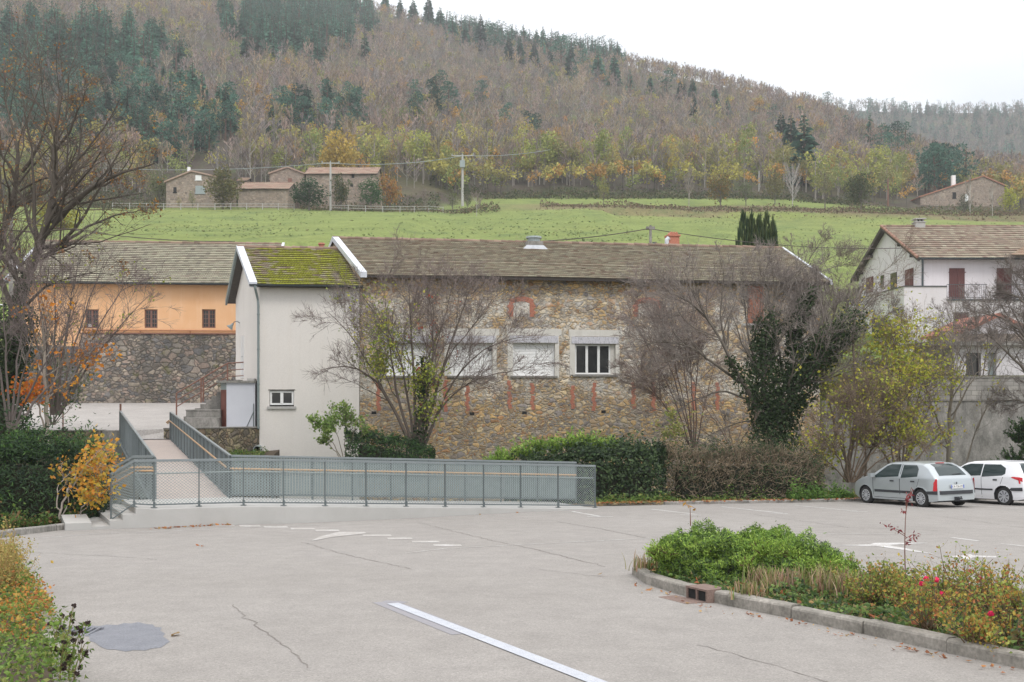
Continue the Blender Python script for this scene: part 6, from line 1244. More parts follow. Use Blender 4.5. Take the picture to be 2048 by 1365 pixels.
# weeds and grass along the foot of the hedges
def weeds(name, region, n, h, pal, label, seed, leafs=.09, kind=None, cat='weeds', flat=False):
    """region: list of (x,y) sampler results"""
    r = np.random.default_rng(seed); p = region(r, n); hs = np.abs(r.normal(0, 1, n)) * h * .5; cl = np.array([mnoise.noise(Vector((a * 1.3, b * 1.3, seed))) for a, b, _ in p]); p[:, 2] += hs * np.clip(.6 + cl * 1.4, .05, 2); lb = MB()
    leaves(lb, p, r.uniform(.6, 1.4, n) * leafs, pick(r, pal, n, .3), r, nrm=unit(rand_dirs(r, n) * .8 + (0, -.2, .7))); o = lb.build(name, M['leaf'], colattr=True)
    return tag(o, label=label, cat=None if kind else cat, kind=kind)
def along(front, d0, d1, dz=.08):
    F_ = np.array(front, float)
    def f(r, n):
        L = np.concatenate([[0], np.cumsum(np.linalg.norm(np.diff(F_, axis=0), axis=1))]); s = r.random(n) * L[-1]; x = np.interp(s, L, F_[:, 0]); y = np.interp(s, L, F_[:, 1]) + r.uniform(d0, d1, n); return np.stack([x, y, gz(y) + dz], 1)
    return f
FRr = [tuple(p) for p in kr[:6]]
GW = [(.09,.16,.035), (.12,.20,.045), (.16,.23,.05), (.06,.11,.03), (.20,.20,.06)]
weeds('ground_cover', along(FRr, .35, 2.2), 14000, .32, GW, 'green weeds along the foot of the long hedge', 71, kind='stuff')
weeds('ground_cover', along([(kr[2][0] + 1.5, kr[2][1]), tuple(kr[3])], .3, 1.3), 4200, .8, [(.12,.22,.045), (.16,.27,.05), (.09,.17,.04)], 'taller bright green nettles left of the silver car', 72, kind='stuff')
weeds('ground_cover', along([(-16, 14.8), (-12, 19), (-10.8, 21.2), (-10.3, 24.2)], .3, 2.0), 6500, .35, [(.08,.14,.03), (.12,.19,.04), (.06,.10,.03), (.20,.12,.05)], 'green weeds at the foot of the left cypress hedge', 73, kind='stuff')
LF = [(.36,.13,.045), (.30,.10,.04), (.44,.20,.07), (.24,.09,.04), (.42,.27,.11)]
def litter(name, pts, label, size=(.06, .13), seed=0, n=None, dz=.014):
    r = np.random.default_rng(seed); n = len(pts); c = np.array(pts); c[:, 2] = gz(c[:, 1]) + dz + np.abs(r.normal(0, .012, n)); lb = MB(); leaves(lb, c, r.uniform(*size, n), pick(r, LF, n, .25), r, nrm=unit(r.normal(0, .35, (n, 3)) + (0, 0, 1))); return tag(lb.build(name, M['leaf'], colattr=True), label=label, kind='stuff')
r = np.random.default_rng(81); pts = along(FRr, -.25, 1.0)(r, 2600); d = np.clip(r.normal(0, .3, 2600), -.5, .9); litter('leaf_litter', np.stack([pts[:, 0], pts[:, 1], pts[:, 2]], 1), 'fallen orange leaves along the foot of the long hedge', seed=82, dz=.10)
fp = [G(x, y)[:2] for x, y in ((640,1046), (720,1037), (800,1034), (880,1030), (1020,1024.5))]
def near_px(xa, xb, yf, n, sy, seed): r = np.random.default_rng(seed); x = r.uniform(xa, xb, n); y = yf(x) + np.abs(r.normal(0, sy, n)); return np.array([G(a, b) for a, b in zip(x, y)])
litter('leaf_litter', np.vstack([near_px(700, 900, lambda x: np.interp(x, [700, 800, 900], [1034.5, 1030, 1026.5]), 900, 1.6, 83), near_px(975, 1035, lambda x: 1023.5 + 0 * x, 160, 1.0, 84), near_px(300, 700, lambda x: np.interp(x, [300, 700], [1058, 1036]), 160, 1.2, 85)]), 'red-brown leaves blown against the foot of the ramp', seed=86)
litter('leaf_litter', near_px(1268, 2040, lambda x: np.interp(x, [1262, 1324, 1415, 1573, 1697, 1862, 2048], [1166, 1184, 1214, 1240, 1268, 1306, 1345]), 110, 6.0, 87), 'scattered leaves in the gutter of the island kerb', seed=88, size=(.02, .065))
r = np.random.default_rng(89); litter('leaf_litter', np.array([G(x, y) for x, y in [(1962,1318),(1975,1320),(1985,1316),(1775,1270),(960,1030),(1296,1181),(1200,1152),(350,1272),(395,1092),(405,1093),(75,1230)]]), 'few single leaves lying on the asphalt', seed=90, size=(.08, .15))

# left of the ramp: maple shoots with orange-yellow leaves
MP = [(.58,.29,.04), (.54,.23,.04), (.56,.36,.05), (.40,.32,.06)]
make_tree('maple_sapling', [([(120,1045),(128,990),(150,950,.2),(185,915,.3)], .03, .008), ([(122,1045),(110,980),(125,960,.2),(150,940,.3)], .02, .006), ([(158,1040),(165,1010),(180,995,-.2),(205,985,-.3)], .02, .006), ([(120,1045),(150,960,-.2),(200,900,-.3)], .015, .005), ([(150,1042),(190,990,.2),(205,930,.3)], .012, .004)], 23.6, 15, 'maple saplings with orange-yellow leaves in front of the left hedge', g1=(8, (.3, .6), (30, 70)), g2=(5, (.3, .6), (25, 60)), g3=None, barkc=(.36,.31,.27), twigc=(.3,.25,.2), up=.1, rmin=.003,
      leaf=[dict(n=420, size=.11, pal=MP, box=(130,215,870,930), spread=.14), dict(n=620, size=.11, pal=MP, box=(90,230,930,1030), spread=.16)], cat='sapling')
# light green shrub and dark thuja on the far bank before the annexe
make_tree('leafy_shrub', FAN(690, 930, [(640,850),(660,830),(690,822),(715,840),(725,870),(650,880)], .02, .6), 40, 16, 'light green small-leaved shrub in front of the white annexe', cat='shrub', g1=(8, (.3, .6), (20, 60)), g2=(6, (.3, .6), (20, 60)), g3=None, barkc=(.2,.17,.12), leaf=dict(n=1500, size=.13, pal=[(.22,.32,.09), (.30,.38,.12), (.15,.24,.06)], spread=.08), t0=.35)
blob_hedge('cypress_bush', [P(690, 925, 40.0) + (0, 0, -.6), P(740, 925, 40.3) + (0, 0, -.6), P(800, 925, 40.6) + (0, 0, -.7), P(870, 925, 41) + (0, 0, -.9)], .7, [1.7, 1.8, 1.5, 1.4], 'dark low conifer bush under the multi-stemmed tree', [DG, TH, DG, TH], 6500, 54, leafs=.14, mat='needle', asp=.3, cat='shrub', top_jit=.3)
weeds('ground_cover', lambda r, n: np.stack([r.uniform(-13.8, -10.8, n), (y := r.uniform(40.0, 44.5, n)), np.interp(y, [40, 44.5], [-.95, -.75])], 1) if True else None, 2600, .25, GW, 'weeds at the foot of the yard wall', 74, kind='stuff')
b_ = MB(); b_.hexa([(-14.4, 38.5, -5), (-10.2, 38.5, -5), (-10.6, 45.6, -5), (-14.4, 41.5, -5), (-14.4, 38.5, -1.4), (-10.2, 38.5, -1.4), (-10.6, 45.6, -.72), (-14.4, 41.4, -.95)]); tag(b_.build('earth_bank', M['soil']), kind='structure', label='strip of earth below the yard wall')
conifer_sprays('conifer_shrub', [P(2045, 930, 41) + (dx, dy, z) for dx, dy, z in ((0,0,-.8), (-.3,0,0), (.3,0,.4), (0,.3,.9), (-.5,.2,-.4), (.5,0,-.2), (.1,0,1.2))], 'dark conifer bush cut by the right edge behind the white car', DG + TH, 63, n=1100, sz=.9)
# ------------------------------------------------------------ the planted island and the lower left bed
blob_hedge('juniper_bush', [(2.05, 13.75, gz(13.75) + .05), (2.9, 13.75, gz(13.7) + .05), (3.7, 13.5, gz(13.5) + .05), (4.55, 13.2, gz(13.2) + .05)], .78, [.48, .62, .58, .32], 'big bright green juniper bush at the tip of the planted island', [LT, LT, [(.14,.24,.05),(.18,.29,.055)], LT, IV, LT], 70000, 55, leafs=.06, mat='needle', asp=.20, cat='shrub', top_jit=.06, clump=4.5, taper=.55)
r0_ = np.random.default_rng(5); jr = []
for i in range(46):
    s_ = r0_.random(); x = 2.0 + 2.6 * s_; a_ = r0_.uniform(-1, 1); zt_ = np.interp(s_, [0, .33, .66, 1], [.36, .48, .44, .20]) * math.sqrt(max(0, 1 - a_ * a_ * .7)); jr.append((x, 13.75 - .5 * s_ + a_ * .62, gz(13.5) + .02 + zt_))
conifer_sprays('juniper_shoots', jr, 'feathery tips standing up all over the juniper bush', [(.24,.35,.06), (.30,.42,.08), (.17,.28,.05)], 64, n=520, sz=.24, leafs=.06)
def in_bed(poly, x, y):
    poly = np.array(poly); c = np.zeros(len(x), bool); j = len(poly) - 1
    for i in range(len(poly)):
        xi, yi = poly[i]; xj, yj = poly[j]; m_ = ((yi > y) != (yj > y)) & (x < (xj - xi) * (y - yi) / (yj - yi + 1e-12) + xi); c ^= m_; j = i
    return c
def bed_sampler(poly, dz=.11, margin=None):
    P_ = np.array(poly)
    def f(r, n):
        out = []
        while sum(map(len, out)) < n:
            x = r.uniform(*(P_[:, 0].min(), P_[:, 0].max()), n * 2); y = r.uniform(max(P_[:, 1].min(), 6.5), P_[:, 1].max(), n * 2); k = in_bed(poly, x, y); out.append(np.stack([x[k], y[k]], 1))
        q = np.concatenate(out)[:n]; return np.column_stack([q, gz(q[:, 1]) + dz])
    return f
ISLB = [p for p in bed]
weeds('ground_cover', bed_sampler(ISLB), 20000, .13, [(.09,.15,.045), (.13,.21,.05), (.07,.12,.04), (.18,.26,.07), (.06,.10,.045), (.24,.20,.08)], 'ivy and low green plants covering the island soil', 75, leafs=.062, kind='stuff')
litter('leaf_litter', bed_sampler(ISLB)(np.random.default_rng(91), 420) , 'brown fallen leaves among the island plants', seed=92, size=(.05, .13), dz=.15)
def tuft(name, base, n, h, pal, label, seed, cat='grass tuft', spread=.12, lean=.5, w=.012):
    r = np.random.default_rng(seed); root = empty(name, base, label=label, cat=cat); b = r.normal(0, spread, (n, 3)) * (1, 1, 0); d = rand_dirs(r, n) * (1, 1, 0); L_ = r.uniform(.5, 1.1, (n, 1)) * h; t = np.linspace(0, 1, 6)[None, :, None]
    ln = r.uniform(.1, 1, (n, 1, 1)) * lean; p = b[:, None] + d[:, None] * (t ** 2) * L_[:, None] * ln * 1.2 + np.array((0, 0, 1.)) * (t - .45 * ln * t ** 3) * L_[:, None]
    sd = np.cross(d, (0, 0, 1.))[:, None] * w * (1.02 - t ** 1.5); v = np.stack([p - sd, p + sd], 2).reshape(-1, 3); k = 6; i0 = (np.arange(n) * k * 2)[:, None] + (np.arange(k - 1) * 2)[None]; q = np.stack([i0, i0+1, i0+3, i0+2], -1).reshape(-1, 4)
    mb = MB(); mb.add(v, q=q, c=np.repeat(pick(r, pal, n, .3), k * 2, 0)); mb.build('blades', M['grass'], root, colattr=True); return root
GB = [(.36,.22,.16), (.42,.30,.18), (.28,.26,.10), (.20,.26,.08), (.45,.33,.24)]
for i, (x, y, h_, lb_) in enumerate([(1520,1178,.34,'withered pinkish grass tuft at the foot of the juniper bush'), (1560,1186,.36,'arching dry grass tuft right of the first one'), (1600,1182,.34,'dry grass tuft between the juniper bush and the roses'), (1650,1190,.42,'tall brownish grass tuft with upright blades in mid island'), (1690,1196,.40,'grass tuft beside the first rose bush'), (1500,1196,.24,'low curling dry grass tuft near the island kerb'), (1285,1140,.30,'reddish dry tuft at the left tip of the juniper bush')]):
    g = G(x, y, .1); tuft('grass_tuft', g, 130 if i != 6 else 90, h_, GB, lb_, 100 + i, spread=.10)
def bush(name, base, rad, h, pal, label, seed, stems=16, nl=700, ls=.045, flowers=(), stemc=(.16,.11,.07), cat='rose bush', twig=True, up=.8):
    r = np.random.default_rng(seed); root = empty(name, base, label=label, cat=cat); k = 7; d = unit(rand_dirs(r, stems) * (1, 1, .3) * rad / h + (0, 0, up)); PLs = np.zeros((stems, k, 3)); PLs[:, 0] = r.normal(0, .04, (stems, 3)) * (1, 1, 0); dc = d.copy(); L_ = r.uniform(.6, 1.1, (stems, 1)) * h * 1.1
    for j in range(1, k): dc = unit(dc + r.normal(0, .13, (stems, 3))); PLs[:, j] = PLs[:, j-1] + dc * L_ / (k - 1)
    RR_ = np.tile(np.linspace(.007, .0025, k)[None], (stems, 1)); mb = MB(); tubes_vec(mb, PLs, RR_, 4, stemc); c2, r2 = spawn(r, PLs, RR_, 5, (.25, .55), (25, 60), k=5, up=.1, rmin=.0015); tubes_vec(mb, c2, r2, 3, stemc); mb.build('stems', M['bark'], root, colattr=True)
    src = np.concatenate([c2.reshape(-1, 3), PLs[:, 2:].reshape(-1, 3)]); p = src[r.integers(0, len(src), nl)] + r.normal(0, .025, (nl, 3)); mb = MB(); leaves(mb, p, r.uniform(.6, 1.3, nl) * ls, pick(r, pal, nl, .25), r); mb.build('foliage', M['leaf'], root, colattr=True)
    for (fx, fy, fz, fr_c) in flowers:
        mb = MB(); n = 26; d_ = rand_dirs(r, n); c0 = np.array((fx, fy, fz)); leaves(mb, c0 + d_ * .022, r.uniform(.03, .05, n), pick(r, [fr_c], n, .2), r, nrm=d_); mb.build('flower', M['leaf'], root, colattr=True)
    return root
RO = [(.34,.36,.08), (.40,.38,.09), (.24,.31,.07), (.15,.23,.05), (.40,.22,.07)]; ROY = [(.50,.38,.08), (.46,.28,.07), (.34,.36,.09), (.20,.27,.06), (.46,.18,.07), (.26,.32,.07)]; PK = (.85, .04, .16)
def zat(px_, py_, Y): p = P(px_, py_, Y); return p
rb = [((1735,1215), .32, .50, RO, 'first sparse rose bush with yellowish green leaves, right of the grass tufts', []), ((1800,1222), .30, .42, RO, 'low green rose bush between two taller ones on the island', []),
      ((1858,1262), .42, .58, ROY, 'yellow-leaved rose bush carrying the pink blossoms', [(1852,1158),(1873,1160),(1884,1188),(1843,1168)]), ((1905,1215), .42, .62, RO, 'tall airy rose bush behind the pink blossoms', [(1942,1143)]), ((1975,1235), .45, .62, ROY, 'yellow rose bush left of the orange-leaved one', [(1960,1158)]),
      ((2030,1288), .45, .62, ROY, 'orange and yellow rose bush cut by the right edge of the photo', []), ((1945,1290), .35, .36, ROY, 'low yellow rose bush close to the kerb at the right', [(1982,1228)]), ((2040,1235), .45, .60, RO, 'green rose bush in the back corner at the right edge', []), ((1775,1200), .25, .48, RO, 'thin twiggy rose bush beside the red-leaved sapling', [])]
for i, (g_, rad, h_, pal, lb_, fl) in enumerate(rb):
    b_ = G(*g_, .1); fls = [tuple(P(x, y, b_[1] - .05) - b_) + (PK,) for x, y in fl]; bush('rose_bush', b_, rad, h_, pal, lb_, 120 + i, stems=22, nl=820, ls=.036, flowers=fls)
def sapling(name, pts, Y, leavesp, pal, label, seed, r0=.009, ls=.05, n=6):
    r = np.random.default_rng(seed); W = [P(x, y, Y) for x, y in pts]; o = W[0]; root = empty(name, o, label=label, cat='sapling'); mb = MB(); pl = resample(np.array(W) - o, 10); mb.tube(pl, np.linspace(r0, .003, 10), n=5, c=(.20,.10,.08)); 
    for a, b in leavesp:
        q = np.array([P(*a, Y) - o, (P(*a, Y) + P(*b, Y)) / 2 - o + (0, .03, .01), P(*b, Y) - o]); mb.tube(q, [.004, .003, .002], n=4, c=(.22,.10,.08))
    mb.build('stem', M['bark'], root, colattr=True); lb = MB()
    for a, b in leavesp:
        t = r.uniform(.3, 1.05, (n, 1)); p = (P(*a, Y) - o) * (1 - t) + (P(*b, Y) - o) * t + r.normal(0, .018, (n, 3)); leaves(lb, p, r.uniform(.8, 1.3, n) * ls, pick(r, pal, n, .2), r, asp=.5)
    lb.build('foliage', M['leaf'], root, colattr=True)
RD = [(.26,.05,.06), (.32,.08,.08), (.20,.05,.05)]
sapling('red_sapling', [(1484,1172),(1480,1120),(1476,1080),(1475,1040),(1474,1010),(1478,985),(1487,972)] if False else [(1812,1172),(1810,1130),(1809,1090),(1811,1050),(1810,1020),(1817,995),(1823,975)], 12.2, [((1809,1072),(1765,1048)), ((1809,1068),(1785,1056)), ((1810,1085),(1842,1072)), ((1810,1078),(1838,1068)), ((1810,1090),(1820,1086)), ((1812,1020),(1818,985)), ((1813,1015),(1826,980)), ((1812,1030),(1808,1022)), ((1812,1010),(1815,995))], RD, 'thin sapling with dark red leaves rising from the island', 141)
sapling('orange_sapling', [(1381,1052),(1381,1035),(1380,1012)], 14.5, [((1380,1013),(1392,1019)), ((1380,1013),(1370,1011))], [(.50,.27,.05)], 'tiny sapling with two orange leaves behind the juniper bush', 142, n=3, ls=.07)
# drain inlet let into the island kerb
gA, gB = G(1379, 1197), G(1416, 1206); d = (gB - gA); L_ = np.linalg.norm(d[:2]); ang = math.atan2(d[1], d[0]); r_ = empty('drain_inlet', (gA + gB) / 2, ang, label='brown cast iron drain inlet with two dark openings in the island kerb', cat='drain'); r_.rotation_euler[1] = math.atan2(SLOPE * d[1], L_)
M['cast'] = simple('cast_iron', (.17, .115, .095), .7, (.23, .165, .14), 9, fine=50); mb = MB(); w = L_ / 2 + .03
mb.box(-w, w, -.035, .26, .135, .158); mb.box(-w, -w + .035, -.03, .26, -.01, .134); mb.box(w - .035, w, -.03, .26, -.01, .134); mb.box(-.018, .018, -.03, .26, -.01, .134); mb.box(-w + .036, w - .036, -.028, .25, -.01, .012); mb.build('frame', M['cast'], r_)
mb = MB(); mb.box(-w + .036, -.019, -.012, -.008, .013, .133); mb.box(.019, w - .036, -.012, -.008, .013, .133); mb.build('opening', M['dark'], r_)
mb = MB(); mb.box(-w - .22, w - .05, -.30, -.04, .001, .010); mb.build('front_plate', M['cast'], r_)
# lower left bed
LBB = [tuple(p) for p in offs([np.array(p) for p in LB], .10)] + [(-16, 10), (-8, 3)]
kk = [G(150,1400)[:2], G(150,1340)[:2], G(120,1270)[:2], G(90,1205)[:2], G(52,1150)[:2], G(20,1112)[:2], (-11, 17), (-13, 12), (-6, 7), (-3.6, 6.6)]
weeds('ground_cover', bed_sampler([tuple(p) for p in kk], .08), 36000, .26, [(.16,.25,.05), (.12,.20,.04), (.20,.29,.06), (.09,.15,.035), (.24,.26,.07)], 'bright green low plants of the lower left bed', 76, leafs=.042, kind='stuff')
weeds('ground_cover', bed_sampler([tuple(G(*p)[:2]) for p in ((0,1170),(60,1170),(95,1215),(112,1262),(60,1300),(0,1300))], .10), 1500, .30, [(.50,.22,.05), (.45,.30,.07), (.38,.14,.05), (.20,.26,.05)], 'orange and red leaves among the plants at the left', 77, leafs=.042, kind='stuff')
for i, (x, y, h_, rad, lb_) in enumerate([(0, 1176, .72, .26, 'tall yellowing feathery plant at the left edge'), (20, 1182, .52, .20, 'shorter yellowing plant beside the one at the left edge'), (-20, 1215, .7, .35, 'orange-yellow plant half outside the left edge')]):
    bush('yellowing_plant', G(x, y, .08), rad, h_, [(.44,.36,.12), (.40,.28,.10), (.48,.36,.13), (.30,.30,.09)], lb_, 150 + i, stems=26, nl=1300, ls=.03, cat='plant', stemc=(.35,.24,.10), up=1.3)
for i, (x, y, t) in enumerate([(118, 1372, 1258), (128, 1350, 1215), (146, 1372, 1288), (100, 1330, 1232), (136, 1368, 1245)]):
    b_ = G(x, y, .06); h_ = (y - t) / FOC * b_[1]; r = np.random.default_rng(160 + i); root = empty('seed_stalk', b_, label='thin dried stalk with dark seed heads, number %s from the left in the lower left corner' % ('two', 'three', 'five', 'one', 'four')[i] if False else ['second thin dried stalk with dark seed heads from the left edge', 'tallest thin dried stalk with dark seed heads in the lower left', 'dried stalk with dark seed heads closest to the asphalt patch', 'leftmost thin dried stalk with dark seed heads', 'dried stalk with seed heads leaning right beside the tallest one'][i], cat='plant')
    mb = MB(); pl = resample(np.array([(0,0,0), (.02,0,h_*.5), (.05 + .02*i, 0, h_)]), 8); mb.tube(pl, np.linspace(.006,.003,8), n=5, c=(.20,.17,.07)); lf = MB()
    for k in range(6): z = h_ * (.35 + .65 * k / 5); e = pl[min(7, int(7 * z / h_))] + r.normal(0, .05, 3) * (1, 1, .3); mb.tube([pl[min(7, int(6.5 * z / h_))] - (0,0,.05), e], [.003, .002], n=4, c=(.2,.16,.08)); hd = MB(); leaves(hd, e + rand_dirs(r, 14) * .014, .03, pick(r, [(.06,.04,.035)], 14, .3), r); hd.build('seed_head', M['leaf'], root, colattr=True)
    m_ = 60; t_ = r.random(m_); leaves(lf, np.stack([np.interp(t_, np.linspace(0,1,8), pl[:, j]) for j in range(3)], 1) + r.normal(0, .03, (m_, 3)), .05, pick(r, [(.12,.19,.04), (.2,.25,.06)], m_, .3), r, asp=.4)
    mb.build('stem', M['bark'], root, colattr=True); lf.build('foliage', M['leaf'], root, colattr=True)

# ------------------------------------------------------------ parked cars
def car(name, loc, head, label, paintc, spec, plate=None):
    """hatchback: the body is one skin swept from section to section; x forward, y left, z up"""
    pm, nt, b, o_ = newmat(name + '_paint'); b.inputs['Base Color'].default_value = (*paintc, 1); b.inputs['Roughness'].default_value = .28; b.inputs['Coat Weight'].default_value = .5; b.inputs['Metallic'].default_value = spec.get('metal', 0)
    root = empty(name, loc, head, label=label, cat='car'); root.rotation_euler = (spec.get('roll', 0), spec.get('pitch', 0), head)
    L_, Wd = spec['len'], spec['w'] / 2; X = np.array(spec['px']); ZT = np.array(spec['pz']); ZB = spec['zb']; belt = spec['belt']; xr, xf = -L_ / 2, L_ / 2
    top = lambda x: np.interp(x, X, ZT)
    def halfw(x):                                          # plan shape: rounded nose and tail
        t = (x - xr) / L_; return Wd * (1 - .16 * np.clip((t - .80) / .20, 0, 1) ** 2.2 - .11 * np.clip((.14 - t) / .14, 0, 1) ** 2.2)
    def sidey(x, z):
        hb = halfw(x); zz = np.asarray(z, float); low = np.clip((.30 - zz) / .2, 0, 1) * .05; tum = np.clip((zz - belt) / (1.42 - belt), 0, 1); return hb * (1 - low) - hb * (.27 * tum ** 1.15) + .012 * np.sin(np.clip((zz - .3) / (belt - .3), 0, 1) * math.pi)
    nx, nj = 300, 52; xs_ = np.linspace(0, 1, nx); xs_ = xr + L_ * (xs_ - .012 * np.sin(2 * math.pi * xs_) * 0); V = []
    for x in xs_:
        zt = float(top(x)); zb = ZB + .10 * max(0, (x - xf + .25) / .25) + .04 * max(0, (xr + .22 - x) / .22); rowz = np.concatenate([np.linspace(zb, zt - .05, 42), ]); pts = []
        for z in rowz: pts.append((x, float(sidey(x, z)), z))
        ye = pts[-1][1]
        for a in np.linspace(0, 1, nj - 42 + 1)[1:]:
            th = a * math.pi / 2; pts.append((x, ye * (1 - a) if a > .25 else ye - (ye * .25) * (a / .25) * 1.0, zt - .05 + .05 * min(1, math.sin(min(1, a / .25) * math.pi / 2)) ))
        V.append(pts)
    V = np.array(V); n = V.shape[1]; wr = spec['wr']; ax = spec['axles']; body = MB(); arch = []
    # wheel arches: the skin folds inwards round the wheels
    for a in ax:
        d = np.hypot(V[:, :, 0] - a, V[:, :, 2] - wr); ins = (d < wr + .045) & (V[:, :, 2] < .75); V[:, :, 1] = np.where(ins, np.minimum(V[:, :, 1], Wd - .26), V[:, :, 1])
        near = (d >= wr + .045) & (d < wr + .08) & (V[:, :, 2] < .75); V[:, :, 1] = np.where(near, V[:, :, 1] + .008, V[:, :, 1]); arch.append(ins)
    inarch = arch[0] | arch[1]; idx = np.arange(nx * n).reshape(nx, n); q = np.stack([idx[:-1, :-1], idx[:-1, 1:], idx[1:, 1:], idx[1:, :-1]], -1).reshape(-1, 4); fa = (inarch[:-1, :-1] | inarch[:-1, 1:] | inarch[1:, 1:] | inarch[1:, :-1]).reshape(-1)
    for sgn in (1, -1):
        v = V.reshape(-1, 3) * (1, sgn, 1); qq = q if sgn > 0 else q[:, ::-1]; body.add(v, q=qq[~fa], m=0); body.add(v, q=qq[fa], m=1)
    for i in (0, nx - 1): row = V[i]; v = np.concatenate([row, row[::-1] * (1, -1, 1)]); k = len(v); body.add(v, q=[(j, j+1, k-2-j, k-1-j) for j in range(n-1)], m=0)
    body.box(xr + .2, xf - .2, -Wd + .12, Wd - .12, ZB - .02, ZB + .06, m=1); bo = body.build('body', [pm, M['dark_plastic']], root, smooth=True)
    mod = None
    def on_side(poly, sgn, off, dens=.05):                 # polygon (x,z) laid on the flank
        pts = []
        for (x0, z0), (x1, z1) in zip(poly, poly[1:] + poly[:1]):
            k = max(1, int(math.hypot(x1-x0, z1-z0) / .12)); pts += [(x0 + (x1-x0)*i/k, z0 + (z1-z0)*i/k) for i in range(k)]
        v = [(x, sgn * (float(sidey(x, z)) + off), z) for x, z in pts]; return v
    def side_part(nm, poly, mat, off=.006, parent=root, cut=1):
        for sgn in (1, -1):
            mb = MB(); zs = [p[1] for p in poly]; z0, z1 = min(zs), max(zs); ns = 7; xsn = 12; rows = []
            for j in range(ns + 1):                      # horizontal slices between the outline's left and right
                z = z0 + (z1 - z0) * j / ns; zz = min(max(z, z0 + 1e-4), z1 - 1e-4); c_ = []
                for (xa, za), (xb, zb_) in zip(poly, poly[1:] + poly[:1]):
                    if (za - zz) * (zb_ - zz) < 0: c_.append(xa + (xb - xa) * (zz - za) / (zb_ - za))
                a, b_ = min(c_), max(c_); rows.append([(x, sgn * (float(sidey(x, zz)) + off), zz) for x in np.linspace(a, b_, xsn)])
            v = np.array(rows).reshape(-1, 3); q = [(j*xsn+i, j*xsn+i+1, (j+1)*xsn+i+1, (j+1)*xsn+i) for j in range(ns) for i in range(xsn-1)]; mb.add(v, q=q if sgn < 0 else [t[::-1] for t in q]); mb.build(nm, mat, parent, smooth=True)
    for poly in spec['side_windows']: side_part('side_window', poly, M['car_glass'])
    for poly in spec.get('trims', []): side_part('rubbing_strip', poly, M['dark_plastic'], .012)
    for poly in spec.get('seams', []): side_part('door_seam', poly, M['dark_plastic'], .0015)
    for poly in spec['handles']: side_part('door_handle', poly, M['dark_plastic'], .018)
    def over_top(nm, x0, x1, yf0, yf1, mat, off=.008, inset=0.0, parent=root, nx_=14, ny_=9):   # patch on the upper skin between x0 and x1
        mb = MB(); rows = []
        for i in range(nx_ + 1):
            t = i / nx_; x = x0 + (x1 - x0) * t; z = float(top(x)); e = 1e-3; sl = (float(top(x + e)) - float(top(x - e))) / (2 * e); nn = np.array((-sl, 0, 1.)); nn /= np.linalg.norm(nn); yy = float(sidey(x, z - .05)) * (yf0 + (yf1 - yf0) * t); rows.append([np.array((x, yy * s_, z - .045 * abs(s_) ** 6)) + nn * off for s_ in np.linspace(-1, 1, ny_)])
        v = np.array(rows).reshape(-1, 3); q = [(i*ny_+j, i*ny_+j+1, (i+1)*ny_+j+1, (i+1)*ny_+j) for i in range(nx_) for j in range(ny_-1)]; mb.add(v, q=q); return mb.build(nm, mat, parent, smooth=True)
    over_top('rear_window', *spec['rear_glass'], .93, .86, M['car_glass']); over_top('windscreen', *spec['wind'], .88, .93, M['car_glass'])
    def tail(nm, poly, mat, off=.01, parent=root, both=True, m2=None):  # polygon (y,z) pressed onto the tail, x from the profile
        def xt(z, y):
            k = np.argmax(ZT >= z) if z > ZT[0] else 0; xx = X[0] if z <= ZT[0] else X[k-1] + (X[k]-X[k-1]) * (z - ZT[k-1]) / (ZT[k]-ZT[k-1] + 1e-9); return xx - 0
        for sgn in ((1, -1) if both else (1,)):
            if not both:
                z0_, z1_ = min(p[1] for p in poly), max(p[1] for p in poly); y_ = max(p[0] for p in poly); ys_ = [y_, y_*.88, Wd-.22, 0, -(Wd-.22), -y_*.88, -y_]; poly = [(a, z0_) for a in ys_] + [(a, z1_) for a in ys_[::-1]]
                mb = MB(); m_ = len(ys_); row = [[(xt(z, 0) - off + .10 * max(0, abs(a) - (Wd - .22)) / .22, a, z) for a in ys_] for z in (z0_, z1_)]; mb.add(np.array(row).reshape(-1, 3), q=[(j, j+1, m_+j+1, m_+j) for j in range(m_-1)]); mb.add(np.array([(x, a, z1_) for x, a, z in row[0]] + [(x + .05, a, z1_) for x, a, z in row[0]]), q=[(j, j+1, m_+j+1, m_+j) for j in range(m_-1)]); mb.build(nm, mat, parent); continue
            v = [(xt(z, y) - off - .0 + (.10 * max(0, abs(y) - (Wd - .22)) / .22 if abs(y) > Wd - .22 else 0), sgn * y, z) for y, z in poly]; mb = MB(); mb.prism(v, (.03, 0, 0)); mb.build(nm, mat, parent)
    spec['rear'](tail, side_part, root, sidey)
    tm = M['tyre']; hub = M['hubcap']
